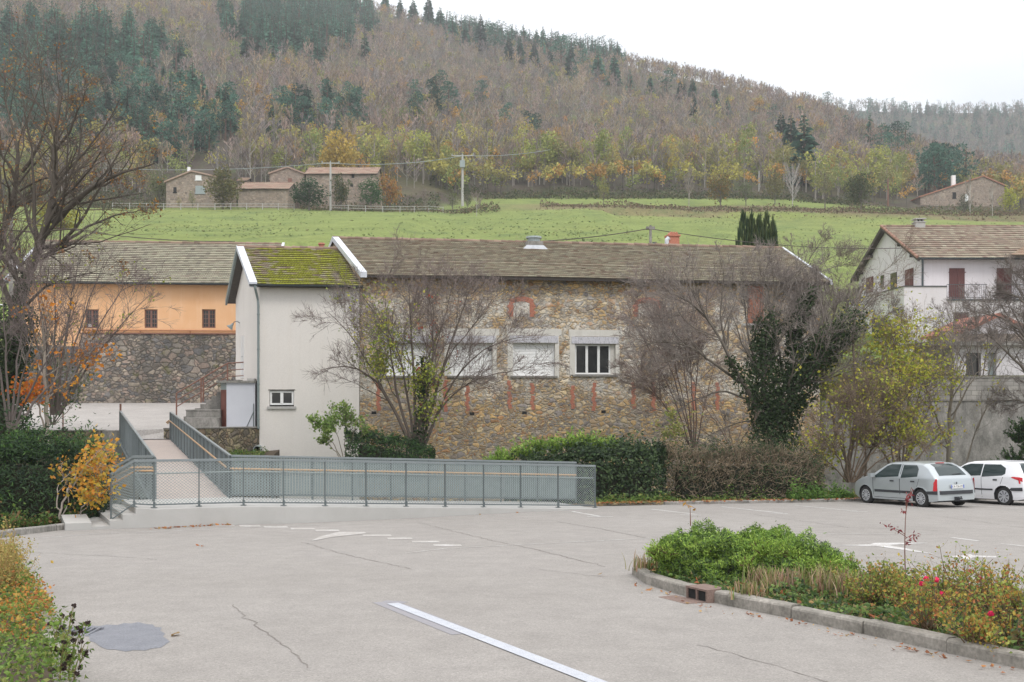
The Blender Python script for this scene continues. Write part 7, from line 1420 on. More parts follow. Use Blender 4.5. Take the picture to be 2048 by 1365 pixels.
    for a in ax:
        for sgn in (1, -1):
            w_ = empty('wheel', (a, sgn * (Wd - .10), wr)); w_.parent = root; mb = MB(); n = 28; prof = [(wr - .10, .085), (wr - .03, .095), (wr, .07), (wr, -.07), (wr - .03, -.095), (wr - .10, -.085)]; v = []
            for i in range(n): th = 2*math.pi*i/n; v += [(r_*math.cos(th), y_, r_*math.sin(th)) for r_, y_ in prof]
            k = len(prof); q = [(i*k+j, i*k+j+1, ((i+1)%n)*k+j+1, ((i+1)%n)*k+j) for i in range(n) for j in range(k-1)]; mb.add(v, q=q); mb.build('tyre', tm, w_, smooth=True)
            mb = MB(); R_ = wr - .095; s_ = .088 * sgn; mb.add([(R_*math.cos(2*math.pi*i/n), s_ * .75, R_*math.sin(2*math.pi*i/n)) for i in range(n)] + [(0, s_ * .75, 0)], t=[(n, i, (i+1)%n) for i in range(n)], m=1)
            ns_ = spec.get('spokes', 9)
            for i in range(ns_):
                th = 2*math.pi*i/ns_ + .2; c_, s2 = math.cos(th), math.sin(th); a1, a2 = th - spec.get('sw', .20), th + spec.get('sw', .20); mb.prism([(.04*math.cos(a1), s_ * .98, .04*math.sin(a1)), (R_*math.cos(a1), s_ * .9, R_*math.sin(a1)), (R_*math.cos(a2), s_ * .9, R_*math.sin(a2)), (.04*math.cos(a2), s_ * .98, .04*math.sin(a2))], (0, -s_ * .12, 0))
            mb.tube([(0, s_ * .8, 0), (0, s_ * 1.08, 0)], .06, n=12)
            for i in range(n): a1, a2 = 2*math.pi*i/n, 2*math.pi*(i+1)/n; mb.add([(R_*math.cos(a1), s_, R_*math.sin(a1)), (R_*math.cos(a2), s_, R_*math.sin(a2)), ((R_-.025)*math.cos(a2), s_, (R_-.025)*math.sin(a2)), ((R_-.025)*math.cos(a1), s_, (R_-.025)*math.sin(a1))], q=[(0,1,2,3)])
            mb.build('rim', [hub, M['dark_plastic']], w_)
    for sgn in (1, -1):
        x, z = spec['mirror']; y = float(sidey(x, z)); mb = MB(); mb.tube([(x, sgn*(y+.02), z), (x, sgn*(y+.09), z+.02)], .025, n=6); v = [(x + dx*.07, sgn*(y + .06 + .17*t_), z + .03 + dz*.065) for t_ in (0, 1) for dx, dz in ((-1,-1),(1,-.8),(1,.8),(-1,1))]; mb.hexa([v[0], v[1], v[5], v[4], v[3], v[2], v[6], v[7]]); mb.build('mirror', M['dark_plastic'] if spec.get('dark_mirror') else pm, root, smooth=False)
    return root, pm
M['dark_plastic'] = simple('dark_plastic', (.035, .037, .042), .55, (.05, .052, .058), 5); M['tyre'] = simple('tyre_rubber', (.022, .022, .024), .85, (.04, .038, .036), 9); M['hubcap'] = simple('hubcap', (.55, .56, .58), .35, (.44, .45, .47), 8, metal=.2)
M['lamp_red'] = glassm('rear_lamp_red', (.55, .02, .03), .2, .6); M['plate'] = simple('number_plate', (.78, .78, .76), .5); M['plate_blue'] = simple('plate_blue', (.03, .10, .55), .5)
def text_on(par, s, size, loc, mat, name='lettering'):
    cu = bpy.data.curves.new(name, 'FONT'); cu.body = s; cu.size = size; cu.align_x = 'CENTER'; cu.align_y = 'CENTER'; cu.extrude = .001; cu.space_character = 1.05
    t = bpy.data.objects.new(name, cu); col.objects.link(t); dg = bpy.context.evaluated_depsgraph_get(); me = bpy.data.meshes.new_from_object(t.evaluated_get(dg)); bpy.data.objects.remove(t)
    o = bpy.data.objects.new(name, me); me.materials.clear(); me.materials.append(mat); col.objects.link(o); o.parent = par; o.location = loc; o.rotation_euler = (math.radians(90), 0, math.radians(-90)); return o
XS = -1.885
def rear_a(tail, side_part, root, sidey):
    tail('tail_lamp', [(.62,.52), (.79,.52), (.79,.76), (.74,.90), (.70,.90)], M['lamp_red'], .014)
    side_part('tail_lamp', [(-1.88,.53), (-1.74,.53), (-1.77,.74), (-1.82,.90), (-1.88,.90)], M['lamp_red'], .012)
    tail('bumper_strip', [(-.80,.42), (.80,.42), (.80,.53), (-.80,.53)], M['dark_plastic'], .035, both=False); side_part('bumper_strip', [(-1.88,.42), (-1.50,.42), (-1.50,.52), (-1.88,.53)], M['dark_plastic'], .02)
    p = MB(); p.box(-.012, 0, -.26, .26, -.055, .055); pl_ = p.build('number_plate', M['plate'], root); pl_.location = (XS - .03, -.02, .655); e = MB(); e.box(-.0145, -.0125, .225, .258, -.053, .053); e.box(-.0145, -.0125, -.258, -.225, -.053, .053); e.build('plate_band', M['plate_blue'], pl_); text_on(pl_, 'CR-736-ZC', .088, (-.0135, 0, 0), M['dark_plastic'])
    p = MB(); p.prism([(XS - .028, .0, .80), (XS - .028, .028, .76), (XS - .028, 0, .72), (XS - .028, -.028, .76)], (.01, 0, 0)); p.build('emblem', M['dark_plastic'], root)
    p = MB(); p.box(XS - .20, XS + .05, -.04, .04, .26, .30); p.tube([(XS - .18, 0, .28), (XS - .18, 0, .36)], .025, n=8); p.box(XS - .04, XS + .05, -.09, .09, .22, .34); p.build('tow_hook', M['dark_plastic'], root)
    p = MB(); p.bar((-1.77, .02, 1.03), (-1.755, -.35, 1.05), .012, .02); p.build('wiper', M['dark_plastic'], root); p = MB(); p.box(-1.27, -1.22, -.16, .16, 1.365, 1.385); p.build('brake_light', M['lamp_red'], root)
specA = dict(len=3.77, w=1.64, zb=.19, belt=.90, wr=.285, axles=(-1.235, 1.235), px=[-1.885,-1.87,-1.84,-1.74,-1.50,-1.24,-.8,-.3,.1,.35,.95,1.15,1.55,1.75,1.85,1.885], pz=[.50,.74,.90,1.02,1.25,1.365,1.41,1.417,1.40,1.36,1.00,.955,.86,.76,.66,.50],
    side_windows=[[(-1.12,.915),(-.42,.90),(-.42,1.31),(-.98,1.31),(-1.10,1.20)], [(-.30,.90),(.72,.88),(.83,.90),(.30,1.28),(.12,1.33),(-.30,1.33)]], seams=[[(-.375,.25),(-.35,.25),(-.35,1.33),(-.375,1.33)], [(.83,.28),(.852,.28),(.867,.88),(.845,.88)], [(-.95,.245),(.82,.245),(.82,.26),(-.95,.26)], [(-1.10,.60),(-1.085,.60),(-1.20,.90),(-1.215,.90)]],
    trims=[[(-.86,.42),(.78,.42),(.78,.50),(-.86,.50)]], handles=[[(-1.03,.78),(-.85,.78),(-.85,.825),(-1.03,.825)], [(-.12,.775),(.06,.775),(.06,.82),(-.12,.82)]], rear_glass=(-1.76, -1.29), wind=(.38, .97), mirror=(.78, .94), rear=rear_a, spokes=11, sw=.14, metal=.35, dark_mirror=False)
wA = G(1843, 1014.5); th = math.radians(21.5); hd = np.array((-math.sin(th), math.cos(th))); lf = np.array((-hd[1], hd[0]))       # heading away and to the left
cA = wA[:2] + hd * 1.235 - lf * .79
r_, pm = car('parked_car', (cA[0], cA[1], gz(cA[1])), math.atan2(hd[1], hd[0]), 'silver grey five-door hatchback seen from behind at the left of the two cars', (.44, .475, .49), dict(specA, pitch=math.atan(SLOPE * hd[1])))
def rear_b(tail, side_part, root, sidey):
    tail('tail_lamp', [(.56,.80), (.80,.72), (.80,.90), (.72,.93)], M['lamp_red'], .014); side_part('tail_lamp', [(-1.90,.78), (-1.62,.88), (-1.50,.925), (-1.60,.94), (-1.90,.93)], M['lamp_red'], .012)
    tail('bumper_strip', [(-.80,.50), (.80,.50), (.80,.58), (-.80,.58)], M['dark_plastic'], .035, both=False); side_part('bumper_strip', [(-1.90,.49), (-1.55,.49), (-1.48,.53), (-1.55,.585), (-1.90,.60)], M['dark_plastic'], .03)
    p = MB(); p.box(-1.58, -1.53, -.18, .18, 1.37, 1.395); p.build('brake_light', M['lamp_red'], root)
specB = dict(len=3.83, w=1.65, zb=.19, belt=.92, wr=.295, axles=(-1.22, 1.22), px=[-1.915,-1.90,-1.86,-1.76,-1.60,-1.40,-.9,-.3,.1,.35,1.0,1.2,1.6,1.8,1.88,1.915], pz=[.50,.74,.93,1.08,1.31,1.385,1.42,1.428,1.41,1.36,1.00,.94,.84,.74,.64,.50],
    side_windows=[[(-1.30,1.02),(-1.10,.925),(-.42,.91),(-.42,1.32),(-1.05,1.32),(-1.28,1.20)], [(-.38,.91),(.78,.89),(.90,.91),(.36,1.27),(.12,1.33),(-.38,1.33)]], seams=[[(-.41,.25),(-.395,.25),(-.395,.90),(-.41,.90)], [(.85,.28),(.865,.28),(.88,.88),(.865,.88)], [(-1.10,.60),(-1.085,.60),(-1.22,.92),(-1.235,.92)]],
    trims=[[(-.84,.48),(.80,.48),(.80,.53),(-.84,.53)]], handles=[[(-1.02,.80),(-.86,.80),(-.86,.85),(-1.02,.85)], [(-.14,.79),(.02,.79),(.02,.84),(-.14,.84)]], rear_glass=(-1.80, -1.50), wind=(.38, 1.02), mirror=(.80, .96), rear=rear_b, spokes=8, sw=.25, metal=0, dark_mirror=True)
wB = G(2009, 1010.5); cB = wB[:2] + hd * 1.22 - lf * .79; thB = math.radians(25); hB = np.array((-math.sin(thB), math.cos(thB))); lB = np.array((-hB[1], hB[0])); cB = wB[:2] + hB * 1.22 - lB * .79
car('parked_car', (cB[0], cB[1], gz(cB[1])), math.atan2(hB[1], hB[0]), 'white five-door hatchback cut by the right edge of the photo', (.80, .80, .82), dict(specB, pitch=math.atan(SLOPE * hB[1])))
# ------------------------------------------------------------ woods on the hill
def arr(mb): return np.concatenate(mb.v), np.concatenate(mb.q), np.concatenate(mb.c)
def blades(mb, p, d, L_, w, c, r):
    """pointed blades from p along d"""
    n = len(p); s = unit(np.cross(d, rand_dirs(r, n))) * (w * .5)[:, None]; e = d * L_[:, None]; v = np.stack([p - s * .3, p + e * .45 - s, p + e, p + e * .45 + s], 1).reshape(-1, 3); i = np.arange(n) * 4; mb.add(v, q=np.stack([i, i+1, i+2, i+3], 1), c=np.repeat(c, 4, 0))
def trunk_to(mb, h, r0, c, lean=0): t = np.linspace(0, 1, 5)[:, None]; mb.tube(np.array([[lean * a * a, 0, h * a] for a in t[:, 0]]) + (0, 0, -.02), np.linspace(r0, r0 * .35, 5), n=5, c=c)
def spruce(r, n=420, rad=.17, base=.06, col=(.065,.145,.10)):
    """unit-height conifer with drooping whorls"""
    col = np.array(col) * r.choice([.6, .8, 1.1, 1.4]); t = MB(); trunk_to(t, .97, .018, (.09,.07,.055)); m = MB(); z = base + (1 - base) * (1 - np.sqrt(r.random(n))) ; z = base + (1 - base) * np.clip(r.beta(1, 1.7, n), 0, 1); lay = np.round(z * 17) / 17; z = lay + r.normal(0, .008, n); a = r.uniform(0, 2 * math.pi, n); irr = 1 + .22 * np.sin(a * 2 + lay * 40) + r.normal(0, .12, n)
    R_ = rad * (1 - z) ** .85 * irr + .012; out = np.stack([np.cos(a), np.sin(a), 0 * a], 1); p = np.column_stack([0 * a, 0 * a, z]) + out * (R_ * .25)[:, None]; d = unit(out + np.array((0, 0, -.38)) + r.normal(0, .12, (n, 3))); cc = np.array(col) * r.uniform(.6, 1.5, (n, 1)); blades(m, p, d, R_ * .95, np.clip(R_ * .65, .02, .08), cc, r); return t, m
def pine(r, n=560, col=(.060,.130,.095), clumps=15, rad=.24):
    t = MB(); trunk_to(t, .85, .022, (.13,.085,.065), r.uniform(-.05, .05)); m = MB(); z = np.linspace(.26, .93, clumps); a = r.uniform(0, 2*math.pi, clumps); rr = rad * (1 - ((z - .48) / .6) ** 2) * r.uniform(.4, .95, clumps); C_ = np.column_stack([np.cos(a) * rr, np.sin(a) * rr, z]); S = r.uniform(.06, .12, clumps) * (1.3 - z * .6)
    for c0 in C_[::2]: t.tube([(0, 0, c0[2] - .08), tuple(c0)], [.008, .003], n=3, c=(.12,.085,.065))
    col = np.array(col) * r.choice([.6, .85, 1.1, 1.45])
    i = r.integers(0, clumps, n); d = rand_dirs(r, n); p = C_[i] + d * S[i][:, None] * (1.3, 1.3, .55) * r.uniform(.5, 1, (n, 1)); cc = np.array(col) * r.uniform(.6, 1.5, (n, 1)); blades(m, p, unit(d + (0, 0, .5)), r.uniform(.03, .06, n), r.uniform(.02, .038, n), cc, r); return t, m
def leafy(r, n=700, pal=((.2,.22,.06),), clumps=16, zc=.60, rz=.36, rx=.33, trunkc=(.16,.14,.12), leaf=.045, tr=.02, gap=.0):
    t = MB(); trunk_to(t, .75, tr, trunkc, r.uniform(-.03, .03)); m = MB(); d = rand_dirs(r, clumps); C_ = d * (rx, rx, rz) * r.uniform(.35, .85, (clumps, 1)) + (0, 0, zc); S = r.uniform(.10, .17, clumps) * rx / .33
    for c0 in C_[::2]: t.tube([(0, 0, max(.12, c0[2] - .25)), tuple(c0)], [.009, .003], n=3, c=trunkc)
    i = r.integers(0, clumps, n); dd = rand_dirs(r, n); p = C_[i] + dd * S[i][:, None] * r.uniform(.55, 1.05, (n, 1)); p[:, 2] = np.maximum(p[:, 2], .04); tone = r.uniform(.8, 1.2, clumps)[i][:, None]; leaves(m, p, r.uniform(.6, 1.3, n) * leaf, pick(r, pal, n, .22) * tone, r); return t, m
def bare(r, n=260, col=(.24,.19,.17), trunkc=(.26,.23,.20), rx=.22, limbs=9, tr=.014, w=.010):
    t = MB(); trunk_to(t, .82, tr, trunkc, r.uniform(-.04, .04)); tips = []; m = MB()
    for k in range(limbs):
        z0 = .16 + .55 * k / limbs; a = r.uniform(0, 2 * math.pi); o = np.array((math.cos(a), math.sin(a), 0)); L_ = rx * r.uniform(.7, 1.2); e = np.array((0, 0, z0)) + o * L_ * .8 + (0, 0, L_ * 1.1); t.tube([(0, 0, z0), tuple((np.array((0, 0, z0)) + e) / 2 + o * .02), tuple(e)], [.007, .005, .003], n=3, c=trunkc); tips.append((np.array((0, 0, z0)), e))
    tips.append((np.array((0, 0, .6)), np.array((0, 0, .9)))); i = r.integers(0, len(tips), n); A = np.array([x[0] for x in tips])[i]; B = np.array([x[1] for x in tips])[i]; f = r.uniform(.3, 1, (n, 1)); p = A + (B - A) * f; d = unit(unit(B - A) + rand_dirs(r, n) * .75 + (0, 0, .35)); cc = np.array(col) * r.uniform(.7, 1.35, (n, 1)); blades(m, p, d, r.uniform(.06, .17, n), np.full(n, w), cc, r); return t, m
def hit(px_, py_, y0=150, y1=900):
    Y = np.arange(y0, y1, 1.0); X = (px_ - CX) / FOC * Y; z = height(X, Y); s = EYE + (HOR - py_) / FOC * Y; k = np.where(z >= s)[0]; i = k[0] if len(k) else len(Y) - 1; return np.array((X[i], Y[i], z[i] - .15))
def mass(name, protos, P3, Hs, label, seed, mat, sxy=(.85, 1.25), tints=None):
    """a wood nobody could count: many trees in one mesh"""
    r = np.random.default_rng(seed); V, Q, C_, n0 = [], [], [], 0; which = r.integers(0, len(protos), len(P3))
    for k, (v, q, c) in enumerate(protos):
        s = np.where(which == k)[0]
        if not len(s): continue
        a = r.uniform(0, 2*math.pi, len(s)); ca, sa = np.cos(a)[:, None], np.sin(a)[:, None]; h = Hs[s][:, None]; sx = r.uniform(*sxy, (len(s), 1)) * h
        x = (v[None, :, 0] * ca - v[None, :, 1] * sa) * sx + P3[s, 0:1]; y = (v[None, :, 0] * sa + v[None, :, 1] * ca) * sx + P3[s, 1:2]; z = v[None, :, 2] * h + P3[s, 2:3]; V.append(np.stack([x, y, z], -1).reshape(-1, 3)); m = len(v)
        Q.append((q[None] + (np.arange(len(s)) * m)[:, None, None] + n0).reshape(-1, 4)); n0 += len(s) * m; tn = r.uniform(.8, 1.2, (len(s), 1, 1)) * (np.ones(3) if tints is None else np.array(tints)[r.integers(0, len(tints), len(s))][:, None, :]); C_.append((c[None] * tn).reshape(-1, 3))
    mb = MB(); mb.add(np.concatenate(V), q=np.concatenate(Q), c=np.concatenate(C_)); return tag(mb.build(name, M[mat], colattr=True), label=label, kind='stuff')
def both(t, m): mb = MB(); 
def merged(tm): 
    v1, q1, c1 = arr(tm[0]); v2, q2, c2 = arr(tm[1]); return np.concatenate([v1, v2]), np.concatenate([q1, q2 + len(v1)]), np.concatenate([c1, c2])
R9 = np.random.default_rng(900)
M['far_leaf'] = leafmat('far_foliage', .3, .7)
def ordn(i): return ['first','second','third','fourth','fifth','sixth','seventh','eighth','ninth','tenth','eleventh','twelfth','thirteenth','fourteenth','fifteenth','sixteenth','seventeenth','eighteenth','nineteenth','twentieth','twenty-first','twenty-second','twenty-third','twenty-fourth','twenty-fifth','twenty-sixth'][i]
M['far_twig'] = leafmat('far_twigs', .15, .85, spec=.1)
bare_p = [merged(bare(R9, n=100, col=c_, w=.020, limbs=6, rx=.25, tr=.010, trunkc=tc_)) for c_, tc_ in (((.24,.20,.185), (.24,.22,.205)), ((.27,.225,.21), (.33,.31,.29)), ((.22,.18,.165), (.25,.225,.205)), ((.28,.225,.165), (.30,.28,.25)))]
auto_p = [merged(leafy(R9, n=120, pal=p_, leaf=.085, clumps=9)) for p_ in (((.36,.32,.10), (.30,.29,.11)), ((.27,.31,.10),), ((.48,.29,.09),), ((.44,.40,.11),))]
con_p = [merged(spruce(R9, n=150, rad=.20)) for _ in range(3)] + [merged(pine(R9, n=150, clumps=9)) for _ in range(2)]
def scatter(n, seed, ulim=(-1250, 1250), Yl=None, clump=0):
    r = np.random.default_rng(seed); out = []
    while sum(map(len, out)) < n:
        m = 4 * n; u = r.uniform(*ulim, m); Y = r.uniform(190, 690, m); keep = r.random(m) < Y / 690; u, Y = u[keep], Y[keep]; px_ = CX + u; D = np.interp(px_, SKX, SKD); rt_ = smooth(850, 1000, px_); Ym_ = 203 + 24 * rt_; X = u * Y / FOC; ok = (Y > Ym_) & (Y < D + 25); ok &= ~((px_ > 300) & (px_ < 870) & (Y < 212)) & ~((px_ > 1815) & (px_ < 2040) & (Y < 252)); X, Y = X[ok], Y[ok]; z = height(X, Y); out.append(np.stack([X, Y, z - .1], 1))
    return np.concatenate(out)[:n]
pts = scatter(10500, 1); px_ = CX + pts[:, 0] / pts[:, 1] * FOC; py_ = HOR - (pts[:, 2] - EYE) / pts[:, 1] * FOC; rr = np.random.default_rng(2)
ell = lambda cx, cy, rx, ry, x=px_, y=py_: ((x - cx) / rx) ** 2 + ((y - cy) / ry) ** 2 < 1 + .55 * np.sin(x * .045 + y * .03) * np.sin(y * .11 - x * .02) + .35 * np.sin(x * .13)
plant = ell(120, 130, 215, 62) | ell(600, 62, 140, 58) | ell(40, 165, 110, 60)
ridgec = (py_ < np.interp(px_, SKX, SKY_) + 14) & (px_ > 850) & (px_ < 1250)
isc = plant & (rr.random(len(pts)) < .93) | ridgec & (rr.random(len(pts)) < .5)
nearedge = np.clip(1 - (pts[:, 1] - 225) / 90, 0, 1); isa = ~isc & (rr.random(len(pts)) < .10 + .62 * nearedge * (px_ > 860) + .25 * nearedge)
isb = ~isc & ~isa
hs = np.where(pts[:, 1] > 300, rr.uniform(5.2, 8.2, len(pts)), rr.uniform(7, 10.5, len(pts))); hs *= np.where(pts[:, 1] < 300, .95, 1.0)
mass('bare_wood', bare_p, pts[isb], hs[isb], 'mauve brown leafless wood covering the hillside', 3, 'far_twig', tints=[(1.15,1.15,1.15),(1.3,1.17,1.12),(1.0,1.06,1.1),(1.32,1.27,.90),(.85,.88,.88),(1.45,1.3,1.15)])
mass('autumn_wood', auto_p, pts[isa], hs[isa] * .85, 'yellow-green and rusty trees scattered through the hillside wood', 4, 'far_leaf')
cp = np.concatenate([pts[isc], scatter(0, 5) if False else pts[isc][: int(isc.sum() * .0)]]); more = scatter(3400, 6); mpx = CX + more[:, 0] / more[:, 1] * FOC; mpy = HOR - (more[:, 2] - EYE) / more[:, 1] * FOC
mp_ = ell(120, 130, 215, 62, mpx, mpy) | ell(600, 62, 140, 58, mpx, mpy) | ell(40, 165, 110, 60, mpx, mpy); cp = np.concatenate([cp, more[mp_]]); r = np.random.default_rng(7)
mass('conifer_wood', con_p, cp, r.uniform(8, 14, len(cp)), 'dense blue-green conifer plantations near the top of the hill', 8, 'far_leaf')
# undergrowth at the wood's edge and along the banks
def shrubs(name, px0, px1, yf, n, h, pal, label, seed, jit=4.0, leaf=.55):
    r = np.random.default_rng(seed); x = r.uniform(px0, px1, n); Yv = yf(x) + r.normal(0, jit, n); X = (x - CX) / FOC * Yv; z = height(X, Yv); cl = np.array([mnoise.noise(Vector((a * .12, b * .12, seed))) for a, b in zip(X, Yv)]); hh = np.clip(h * (.5 + cl * 1.6), .12, h * 1.6); p = np.stack([X, Yv, z + r.random(n) * hh], 1); lb = MB(); leaves(lb, p, r.uniform(.5, 1.2, n) * leaf, pick(r, pal, n, .3), r); return tag(lb.build(name, M['far_leaf'], colattr=True), label=label, kind='stuff')
BRM = [(.17,.12,.085), (.14,.11,.075), (.12,.13,.06), (.21,.14,.09)]; UG = [(.09,.11,.05), (.13,.13,.06), (.16,.13,.08), (.07,.09,.045)]
shrubs('undergrowth', 860, 1720, lambda x: 224 + 0 * x, 9000, 2.0, UG, 'dark undergrowth along the upper edge of the meadow', 21, 2.5)
shrubs('undergrowth', -300, 880, lambda x: 204 + 0 * x, 9000, 2.4, UG, 'dark undergrowth behind the hill farm', 22, 3.5)
shrubs('brambles', 1080, 2300, lambda x: 190 + 0 * x, 8500, 1.1, BRM, 'brown bramble bank between the two meadows', 23, 3.2, .4); shrubs('brambles', 600, 1000, lambda x: 184 + 0 * x, 3600, 1.3, BRM + UG, 'brambles around the foot of the hill farm', 24, 3.0, .4); shrubs('brambles', 1700, 2300, lambda x: 212 + 0 * x, 5200, 1.8, BRM + UG, 'brambles in front of the red-roofed hill house', 25, 5.0, .45)
shrubs('brambles', 150, 330, lambda x: 184 + 0 * x, 2200, 1.6, UG, 'low bushes left of the hill farm', 26, 4.0, .45)
# the far ridge
r = np.random.default_rng(30); n = 5200; u = r.uniform(150, 1300, n); Y = 560 + 400 * r.random(n) ** .8; z = ridge_z(u, Y); P3 = np.stack([u * Y / FOC, Y, z - .2], 1); kx = r.random(n) < .42 + .25 * (u < 620)
mass('bare_wood', bare_p, P3[~kx], r.uniform(9, 13, (~kx).sum()), 'hazy leafless wood on the farther ridge', 31, 'far_twig'); mass('conifer_wood', con_p, P3[kx], r.uniform(9, 15, kx.sum()), 'hazy conifers on the farther ridge', 32, 'far_leaf')

r = np.random.default_rng(44); n = 11000; px2 = r.uniform(-100, 2250, n); Yv = r.uniform(92, 184, n); X = (px2 - CX) / FOC * Yv; z = height(X, Yv); cl = np.array([mnoise.noise(Vector((a * .07, b * .16, 5))) for a, b in zip(X, Yv)]); k_ = cl + r.normal(0, .18, n) > .08; lb = MB(); p = np.stack([X, Yv, z + r.uniform(0, .16, n)], 1)[k_]
leaves(lb, p, r.uniform(.2, .5, len(p)), pick(r, [(.14,.18,.06), (.16,.20,.065), (.20,.21,.08), (.12,.16,.055)], len(p), .25), r, nrm=unit(rand_dirs(r, len(p)) * .6 + (0, -.4, .9))); tag(lb.build('grass', M['far_leaf'], colattr=True), label='rank tufts of grass over the big meadow', kind='stuff')
# ------------------------------------------------------------ trees one can tell apart
def proto(name, tm, label, cat, group=None, lm='far_leaf'):
    root = empty(name, (0, 0, -500), label=label, cat=cat, group=group); tm[0].build('trunk', M['bark'], root, colattr=True); tm[1].build('crown', M[lm], root, colattr=True); return root
used = set()
def put(pr, loc, h, label, rz, wid=1.0):
    if pr.name not in used: used.add(pr.name); o = pr
    else: o = copy_thing(pr, loc)
    o.location = loc; o.scale = (h * wid, h * wid, h); o.rotation_euler = (0, 0, rz); o['label'] = label; return o
R7 = np.random.default_rng(77)
SP = [proto('spruce_tree', spruce(R7, n=420, rad=.19), 'spruce', 'tree', 'spruces standing in the hillside wood') for _ in range(4)]; PN = [proto('pine_tree', pine(R7, n=620), 'pine', 'tree', 'dark pines in the hillside wood') for _ in range(5)]
BT = [proto('bare_tree', bare(R7, n=210, w=.013, tr=.012, trunkc=tc_, col=c_), 'bare', 'tree', 'slim pale-trunked bare trees at the edge of the wood', 'far_twig') for tc_, c_ in (((.36,.33,.30),(.24,.20,.18)), ((.30,.27,.25),(.26,.20,.17)), ((.40,.37,.34),(.23,.19,.175)), ((.33,.30,.26),(.25,.22,.16)))]
YT = [proto('autumn_tree', leafy(R7, n=420, pal=p_, leaf=.05, rx=.27, rz=.40, clumps=14, trunkc=(.3,.27,.24)), 'leafy', 'tree', 'yellowing trees at the edge of the wood') for p_ in (((.36,.38,.11),(.28,.32,.10)), ((.44,.41,.12),(.34,.37,.10)), ((.24,.30,.10),(.30,.30,.11)), ((.46,.34,.10),(.38,.34,.11)), ((.32,.28,.13),(.27,.28,.11)))]
OT = [proto('orange_tree', leafy(R7, n=420, pal=((.70,.32,.05),(.60,.32,.06)), leaf=.055, rx=.26, rz=.34, clumps=12), 'orange', 'tree', 'orange trees glowing in the hillside wood') for _ in range(2)]
def by_px(lst, protos, hs_m, lab, seed, wid=(.9, 1.2), pyjit=0):
    r = np.random.default_rng(seed)
    for i, (x, y) in enumerate(lst):
        loc = hit(x, y); h = r.uniform(*hs_m) if not isinstance(hs_m, list) else hs_m[i] * loc[1] / FOC; put(protos[int(r.integers(0, len(protos)))], loc, h, lab(i, x, y) if callable(lab) else lab, r.uniform(0, 6.28), r.uniform(*wid))
def zone(cx, cy, rx, ry, n, seed): r = np.random.default_rng(seed); a = r.uniform(0, 6.28, n); q = np.sqrt(r.random(n)); return list(zip(cx + rx * q * np.cos(a), cy + ry * q * np.sin(a)))
# clumps of pines
by_px(zone(360, 270, 115, 68, 44, 1), PN + SP, (8.5, 12.5), 'dark pine in the large clump on the slope above the left farmhouse', 41, (.9, 1.25)); by_px(zone(215, 225, 90, 60, 24, 2), PN + SP, (9, 13), 'dark conifer on the slope behind the crown of the big left tree', 42)
by_px(zone(90, 280, 110, 45, 22, 3), PN + SP, (9, 13), 'dark conifer seen through the bare trees at the left edge', 43); by_px(zone(635, 262, 95, 36, 24, 4), PN + SP[:1], (8, 12), 'dark pine in the clump above the middle of the hill farm', 44)
by_px(zone(868, 232, 46, 38, 8, 5), PN + SP[:2], (8, 12), 'dark pine in the small clump above the tall utility pole', 45); by_px([(872,225)], PN, [75], 'tallest broad pine of the clump above the tall utility pole', 46, (1.2, 1.3)); by_px([(795,205)], SP, [42], 'small dark conifer left of the tallest broad pine', 47)
by_px(zone(1080, 285, 28, 14, 4, 6), PN, (8, 11), 'dark pine in the small group left of the middle of the wood', 48); by_px(zone(1890, 385, 55, 14, 12, 8), PN, (11, 15), 'dark pine in the group behind the red-roofed hill house', 50); by_px(zone(1790, 325, 35, 15, 4, 9), PN, (9, 12), 'dark pine above and left of the red-roofed hill house', 51)
by_px([(963,220),(1012,265),(327,175),(348,190),(400,160),(1105,182),(1147,172),(1388,232),(1368,198),(1198,295),(1455,232),(1740,285),(1545,255),(1690,265),(1600,250)], SP + PN, [62,62,52,42,34,38,40,46,34,50,42,62,46,36,40],
      lambda i, x, y: ['dark conifer standing alone right of the tallest broad pine', 'dark conifer above the bushes left of the middle of the wood', 'single conifer between the upper left plantation and the big pine clump', 'small conifer just right of the one below the upper left plantation', 'small conifer on the slope below the middle plantation', 'small dark conifer below the ridge, left of a similar one', 'small dark conifer below the ridge, right of a similar one', 'pointed dark conifer below the stepped part of the ridge', 'small conifer close to the skyline above the pointed one', 'dark conifer in the middle of the wood above the short pole', 'conifer right of the pointed one below the ridge', 'pointed conifer left of the far orange trees on the right', 'conifer right of the highest big spruce tip', 'rounded conifer near the start of the far ridge', 'small conifer above the big spruce'][i], 52)
by_px([(1608,372),(1582,330),(1562,300)], SP, [150, 105, 80], lambda i, x, y: ['tallest spruce of the wood, broad and blue-green, left of the dark round tree', 'second spruce just left of the tallest one', 'slim spruce top left of the two tall spruces'][i], 53, (1.25, 1.45))
sk = [(746,10,18),(770,22,30),(800,35,22),(826,42,26),(857,54,46),(880,66,34),(905,78,26),(930,88,24),(961,98,52),(990,108,38),(1018,116,24),(1040,124,34),(1068,132,28),(1100,138,24),(1122,142,54),(1142,146,40),(1165,150,30),(1196,158,42),(1228,168,46),(1334,192,34),(1385,202,26),(1260,178,20),(1300,186,18),(1430,212,22),(1360,196,18)]
by_px([(x, y + 4) for x, y, h in sk], SP + PN[:2], [h + 26 for _, _, h in sk], 'conifer standing out against the sky along the falling ridge line', 54, (1.0, 1.35))
for o in [o for o in bpy.data.objects if o.get('label') == 'conifer standing out against the sky along the falling ridge line']: o['group'] = 'conifers along the skyline'
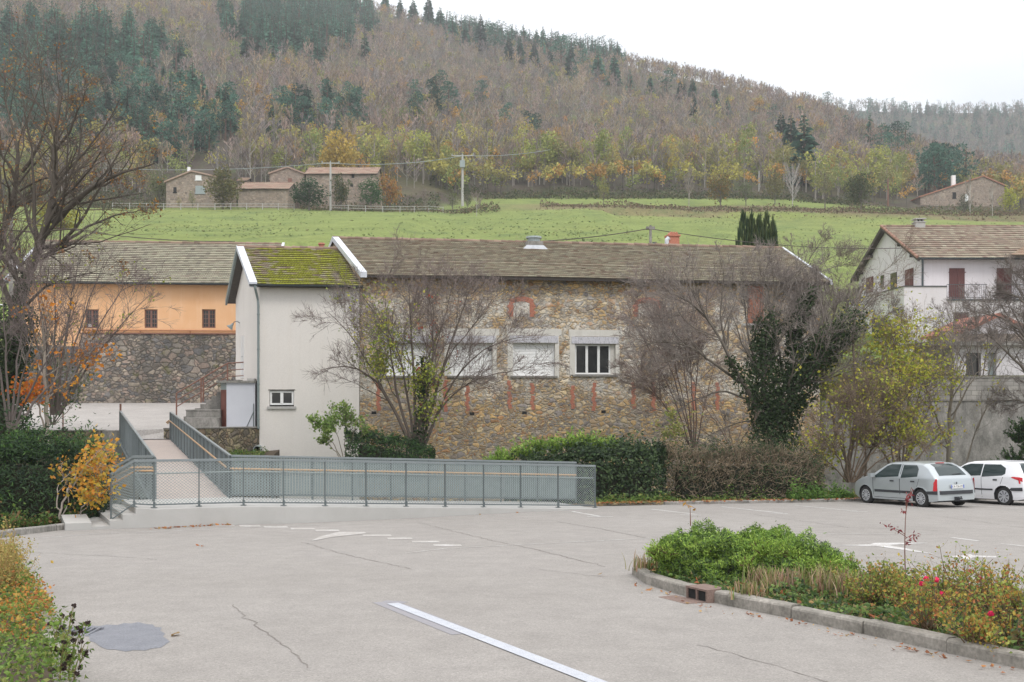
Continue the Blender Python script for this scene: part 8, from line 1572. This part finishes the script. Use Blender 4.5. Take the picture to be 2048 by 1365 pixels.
# far ridge skyline trees
FT_ = [(1738,30,PN[0],'broad pine on the far ridge, tallest near its left end'), (1812,26,PN[1],'lone round pine on the bare part of the far ridge'), (1870,20,PN[2],'wide low pine right of the lone round one on the far ridge'), (1880,17,PN[3],'small pine touching the wide low one on the far ridge'), (1790,16,BT[0],'small bare tree left of the lone round pine'), (1655,34,PN[4],'pine at the left end of the far ridge'), (1560,16,SP[0],'small conifer on the left shoulder of the far ridge'), (1950,16,PN[0],'small pine on the far ridge above the right meadow'), (2020,18,PN[1],'pine on the far ridge close to the right edge'), (1595,16,PN[2],'low pine on the far ridge left of its first tall pine'), (1985,12,SP[1],'tiny conifer on the far ridge near the right edge')]
for x, h, pr, lb_ in FT_: u = x - CX; put(pr, (u * 945 / FOC, 945, float(ridge_z(np.array([u]), np.array([945.]))[0]) - .3), h * 945 / FOC, lb_, x, 1.25)
# front of the wood: bare trunks and yellowing trees
r = np.random.default_rng(60); sp_ = [(x, y) for x, y in zip(np.linspace(885, 1560, 74) + r.normal(0, 6, 74), np.interp(np.linspace(885, 1560, 74), [885, 1000, 1500, 1560], [372, 374, 378, 382]) - r.exponential(14, 74))]
for i, (x, y) in enumerate(sp_): loc = hit(x, y); put((BT + YT)[int(r.choice(9, p=[.15,.15,.15,.13,.09,.09,.08,.08,.08]))], loc, r.uniform(9, 14), 'slim tree in the front row of the wood above the upper meadow', r.uniform(0, 6.28), r.uniform(.7, 1.05))
sp_ = [(x, y) for x, y in zip(r.uniform(470, 880, 34), 372 - r.exponential(16, 34))] + [(x, y) for x, y in zip(r.uniform(30, 330, 20), 395 - r.exponential(18, 20))]
for i, (x, y) in enumerate(sp_): loc = hit(x, y); put((BT + YT)[int(r.integers(0, 9))], loc, r.uniform(8, 13), 'slim tree behind the hill farm' if i < 34 else 'slim tree on the meadow edge behind the big left tree', r.uniform(0, 6.28), r.uniform(.7, 1.1))
sp_ = [(x, y) for x, y in zip(r.uniform(1570, 1805, 30), np.interp(r.uniform(0, 1, 30), [0, 1], [372, 405]))]
for i, (x, y) in enumerate(sp_): loc = hit(x, y); put((BT + YT)[int(r.integers(0, 9))], loc, r.uniform(8, 13), 'slim tree between the tall spruces and the red-roofed hill house', r.uniform(0, 6.28), r.uniform(.7, 1.1))
for o in [o for o in bpy.data.objects if o.parent is None and str(o.get('label', '')).startswith('slim tree')]: o['group'] = {'fro': 'front row of the hillside wood', 'beh': 'trees behind the hill farm', 'on ': 'trees on the meadow edge at the left', 'bet': 'trees left of the red-roofed hill house', 'in ': 'front row of the hillside wood'}.get(o['label'].replace('slim tree ', '')[:3], 'front row of the hillside wood')
for i, (x, y, h) in enumerate([(958,330,36),(195,40,28),(1160,345,40),(1590,262,30),(1662,305,34),(1833,305,24),(1905,325,34),(1960,318,26),(285,135,30),(470,165,26),(1275,245,26),(1455,345,30),(1500,335,70),(745,150,16),(1130,250,22),(1975,330,22)]):
    loc = hit(x, y) if not (x > 1650 and y < 340) else None
    if loc is None: u = x - CX; Yq = 620.0; loc = np.array((u * Yq / FOC, Yq, float(ridge_z(np.array([u]), np.array([Yq]))[0]))) if y < 318 else hit(x, y)
    put(OT[i % 2] if i not in (2, 8, 9, 10) else YT[1], loc, h * loc[1] / FOC, ['yellow-orange tree behind the tall utility pole', 'orange speck of a tree above the upper left plantation', 'golden tree at the left of the upper meadow edge', 'orange tree top left of the tallest spruce tips', 'orange-yellow tree right of the tallest spruce', 'small orange tree on the far slope left of the brightest one', 'brightest orange tree above the red-roofed hill house', 'pale orange tree right of the brightest one on the far slope', 'orange-yellow tree between the upper left plantation and the pines', 'yellowish tree right of the upper left plantation', 'rusty tree in the upper middle of the wood', 'rusty orange tree behind the thin pale pole', 'tall green tree with a bright orange top in the middle of the edge', 'faint orange tree high on the slope left of the conifers', 'yellow tree in the middle of the slope', 'small orange tree low on the far slope at the right'][i], i, 1.1)
# single trees of the farm and the meadow
def single(x, yb, yt, wpx, Y, tmf, label, seed, name='tree', lm='far_leaf', cat='tree'):
    r = np.random.default_rng(seed); X = (x - CX) / FOC * Y; z = H(X, Y); zt = EYE + (HOR - yt) / FOC * Y; zb = EYE + (HOR - yb) / FOC * Y; z = min(z, zb) if abs(z - zb) < 3 else z; h = zt - z; root = proto(name, tmf(r), label, cat, None, lm); root.location = (X, Y, z - .1); w = wpx / FOC * Y; root.scale = (w / .8, w / .8, h * 1.02); return root
LFY = lambda pal, n=1500, leaf=.045, clumps=34, zc=.55, rz=.40, rx=.34, tr=.02: (lambda r: leafy(r, n=n, pal=pal, leaf=leaf, clumps=clumps, zc=zc, rz=rz, rx=rx, tr=tr))
single(681, 352, 256, 104, 206, LFY(((.46,.33,.08),(.38,.30,.08),(.50,.36,.09)), 2600), 'big round golden tree behind the barns of the hill farm', 1, 'round_tree')
single(780, 388, 330, 58, 190, LFY(((.42,.19,.06),(.36,.20,.06),(.30,.22,.07)), 1400), 'small round orange tree at the right of the hill farm', 2, 'round_tree')
single(446, 420, 328, 84, 176, LFY(((.15,.145,.06),(.19,.16,.06),(.12,.13,.05)), 2200, zc=.54, rz=.46), 'bushy olive green tree in front of the left farmhouse', 3, 'round_tree')
single(618, 420, 356, 84, 175, LFY(((.035,.07,.035),(.05,.09,.04)), 2000, zc=.5, rz=.46), 'dark green round bush in front of the hill barns', 4, 'round_tree')
single(682, 416, 332, 52, 179, LFY(((.09,.11,.05),(.15,.13,.06),(.06,.09,.04)), 1500, zc=.5, rz=.46), 'dark olive tree just right of the pale pole at the farm', 5, 'round_tree')
single(742, 408, 350, 62, 184, LFY(((.05,.11,.04),(.07,.14,.05)), 1500, zc=.5, rz=.46), 'green ivy-like bush covering the end of the tall barn', 6, 'ivy_bush')
single(318, 410, 322, 50, 186, LFY(((.16,.17,.07),(.12,.14,.06)), 1300), 'greenish tree at the left of the left farmhouse', 7, 'round_tree'); single(290, 405, 300, 60, 192, LFY(((.24,.18,.12),(.20,.20,.09)), 900, zc=.6), 'half bare brownish tree left of the farm', 8, 'round_tree')
single(358, 412, 385, 14, 178, LFY(((.26,.24,.06),), 300, zc=.5, rz=.45), 'tiny yellow bush before the left farmhouse', 9, 'bush'); single(385, 412, 375, 20, 179, LFY(((.18,.21,.06),), 400, zc=.5, rz=.45), 'small green bush against the left farmhouse wall', 10, 'bush')
single(935, 420, 362, 22, 186, LFY(((.05,.08,.04),(.1,.12,.05)), 700, zc=.5, rz=.46), 'dark ivy-clad bush at the foot of the tall utility pole', 11, 'ivy_bush'); single(905, 398, 376, 40, 192, LFY(((.15,.17,.07),), 600, zc=.5, rz=.45), 'low green bush left of the tall utility pole', 12, 'bush')
single(953, 432, 380, 36, 172, lambda r: bare(r, n=320, w=.012, trunkc=(.40,.38,.35), rx=.28), 'small pale bare tree in the meadow below the tall pole', 13, 'bare_tree', 'far_twig'); single(851, 412, 375, 26, 184, lambda r: bare(r, n=320, w=.014, rx=.30), 'small twiggy bare tree right of the hill farm', 14, 'bare_tree', 'far_twig')
single(1441, 416, 334, 62, 196, LFY(((.20,.17,.06),(.15,.15,.06),(.27,.17,.06)), 1900, zc=.56), 'bushy olive and rust coloured tree on the bramble bank', 15, 'round_tree'); single(1550, 402, 345, 50, 205, LFY(((.21,.18,.07),(.17,.17,.07)), 1300, zc=.56), 'smaller olive tree between the rusty one and the white bare tree', 16, 'round_tree')
single(1722, 424, 332, 68, 196, LFY(((.07,.10,.045),(.10,.12,.05),(.13,.13,.06)), 2200, zc=.52, rz=.46), 'big dark green oval tree on the bank right of the tall spruces', 17, 'round_tree'); single(1207, 406, 347, 30, 198, LFY(((.24,.26,.08),(.30,.29,.08)), 700, zc=.58, rz=.4), 'small yellow-green tree standing alone before the upper meadow', 18, 'round_tree')
single(1585, 418, 328, 46, 196, lambda r: bare(r, n=420, w=.010, trunkc=(.46,.44,.42), col=(.36,.34,.32), rx=.30, limbs=14), 'white bare tree spreading over the bramble bank', 19, 'bare_tree', 'far_twig'); single(1492, 402, 350, 40, 200, LFY(((.13,.16,.07),), 700), 'small green tree right of the thin pale pole', 20, 'round_tree')
single(1650, 415, 330, 56, 200, LFY(((.25,.22,.10),(.22,.24,.09)), 900, zc=.62, rz=.36, leaf=.04), 'airy yellowish tree with pale trunks left of the oval dark tree', 21, 'round_tree'); single(1378, 405, 330, 44, 198, lambda r: bare(r, n=360, w=.012, trunkc=(.36,.33,.30), col=(.28,.24,.20)), 'half bare tree left of the rusty bushy tree', 22, 'bare_tree', 'far_twig')
single(1940, 432, 352, 40, 190, lambda r: bare(r, n=360, w=.012, trunkc=(.5,.48,.45), col=(.32,.28,.24)), 'bare tree with a white trunk before the red-roofed house', 23, 'bare_tree', 'far_twig'); single(2020, 434, 366, 46, 188, LFY(((.34,.37,.06),(.40,.40,.08)), 900, zc=.56), 'bright yellow tree near the right edge beside the red-roofed house', 24, 'round_tree')
single(1928, 426, 384, 34, 192, LFY(((.06,.085,.045),), 700, zc=.5, rz=.45), 'dark ivy bush against the red-roofed hill house', 25, 'ivy_bush'); single(1985, 432, 362, 30, 186, lambda r: bare(r, n=300, w=.013, trunkc=(.48,.46,.43), col=(.33,.29,.25)), 'second bare tree with white trunk close to the yellow tree', 26, 'bare_tree', 'far_twig')
single(110, 480, 398, 120, 110, LFY(((.42,.38,.07),(.36,.34,.08),(.30,.30,.08)), 1500, zc=.55, leaf=.05), 'yellow tree glowing behind the roof of the orange building', 27, 'round_tree'); single(60, 400, 340, 90, 196, LFY(((.15,.17,.07),(.20,.20,.08)), 1200), 'greenish tree at the left end of the meadow', 28, 'round_tree')
def columnar(r, n=1500): t = MB(); trunk_to(t, .8, .02, (.1,.08,.06)); m = MB(); z = r.beta(1.1, 1.3, n); a = r.uniform(0, 6.28, n); R_ = .30 * np.sin(np.clip(z * .95 + .06, 0, 1) * math.pi) ** .55 * r.uniform(.7, 1.05, n); p = np.column_stack([np.cos(a) * R_, np.sin(a) * R_, z * .95]); blades(m, p, unit(np.column_stack([np.cos(a) * .3, np.sin(a) * .3, 1 + 0 * a]) + r.normal(0, .15, (n, 3))), r.uniform(.06, .12, n), r.uniform(.03, .05, n) * 1.3, pick(r, [(.035,.065,.03),(.06,.09,.035),(.085,.11,.04)], n, .3), r); return t, m
for i, (x, t_, w_) in enumerate([(1487,431,40),(1503,430,34),(1519,436,34),(1534,432,36),(1546,442,28)]): single(x, 560, t_, w_ * 1.25, 64, columnar, ['leftmost column of the dark cypress clump behind the mill roof', 'second column of the dark cypress clump from the left', 'middle column of the dark cypress clump behind the mill', 'second column of the dark cypress clump from the right', 'rightmost and lowest column of the dark cypress clump'][i], 200 + i, 'columnar_cypress')
def relabel(old, noun, place, rows):
    '''tell lookalikes apart by the row they stand in and their order from the left'''
    L_ = [o for o in bpy.data.objects if o.parent is None and o.get('label') == old]
    if len(L_) < 2: return
    key = lambda o: HOR - (o.location[2] - EYE) / o.location[1] * FOC; xk = lambda o: o.location[0] / o.location[1]
    L_.sort(key=key); k = math.ceil(len(L_) / rows); names = {1: [''], 2: ['upper row', 'lower row'], 3: ['upper row', 'middle row', 'lower row'], 4: ['top row', 'second row', 'third row', 'lowest row']}[rows]
    for j in range(rows):
        S_ = sorted(L_[j * k:(j + 1) * k], key=xk)
        for i, o in enumerate(S_): o['label'] = (ordn(i) + ' ' + noun + ' from the left, ' + (names[j] + ' ' if names[j] else '') + place) if names[j] == '' or True else ''
for a_ in [('dark pine in the large clump on the slope above the left farmhouse', 'pine', 'of the clump above the left farmhouse', 3), ('dark conifer on the slope behind the crown of the big left tree', 'conifer', 'behind the big left tree', 2), ('dark conifer seen through the bare trees at the left edge', 'conifer', 'seen through the left bare trees', 2),
           ('dark pine in the clump above the middle of the hill farm', 'pine', 'of the clump above the barns', 2), ('dark pine in the small clump above the tall utility pole', 'pine', 'of the clump above the tall pole', 1), ('dark pine in the small group left of the middle of the wood', 'pine', 'of the small mid-wood group', 1),
           ('dark pine in the group behind the red-roofed hill house', 'pine', 'behind the red-roofed hill house', 1), ('dark pine above and left of the red-roofed hill house', 'pine', 'above and left of the red-roofed house', 1), ('conifer standing out against the sky along the falling ridge line', 'conifer', 'against the sky along the ridge', 1),
           ('slim tree in the front row of the wood above the upper meadow', 'slim tree', 'at the wood edge above the meadow', 4), ('slim tree behind the hill farm', 'slim tree', 'behind the hill farm', 2), ('slim tree on the meadow edge behind the big left tree', 'slim tree', 'behind the big left tree', 1), ('slim tree between the tall spruces and the red-roofed hill house', 'slim tree', 'left of the red-roofed house', 2)]: relabel(*a_)
for i, o in enumerate(sorted([o for o in bpy.data.objects if o.name.startswith('dash_marking')], key=lambda o: min(v.co.x / v.co.y for v in o.data.vertices))): o['label'] = ordn(i) + ' short white dash from the left in the slanting row before the ramp'
for pr in SP + PN + BT + YT + OT:
    if pr.name not in used:
        for ch in list(pr.children): bpy.data.objects.remove(ch)
        bpy.data.objects.remove(pr)

# ------------------------------------------------------------ the damp air
HZ = bpy.data.materials.new('haze'); HZ.use_nodes = True; nt = HZ.node_tree; nt.nodes.clear(); ho = nt.nodes.new('ShaderNodeOutputMaterial'); pv_ = nt.nodes.new('ShaderNodeVolumePrincipled'); pv_.inputs['Density'].default_value = .00036; pv_.inputs['Color'].default_value = (.95, .975, 1.0, 1); nt.links.new(pv_.outputs[0], ho.inputs['Volume'])
mb = MB(); mb.box(-1900, 1900, -60, 1080, -60, 330); tag(mb.build('haze', HZ), kind='stuff', label='damp autumn air veiling the hill')
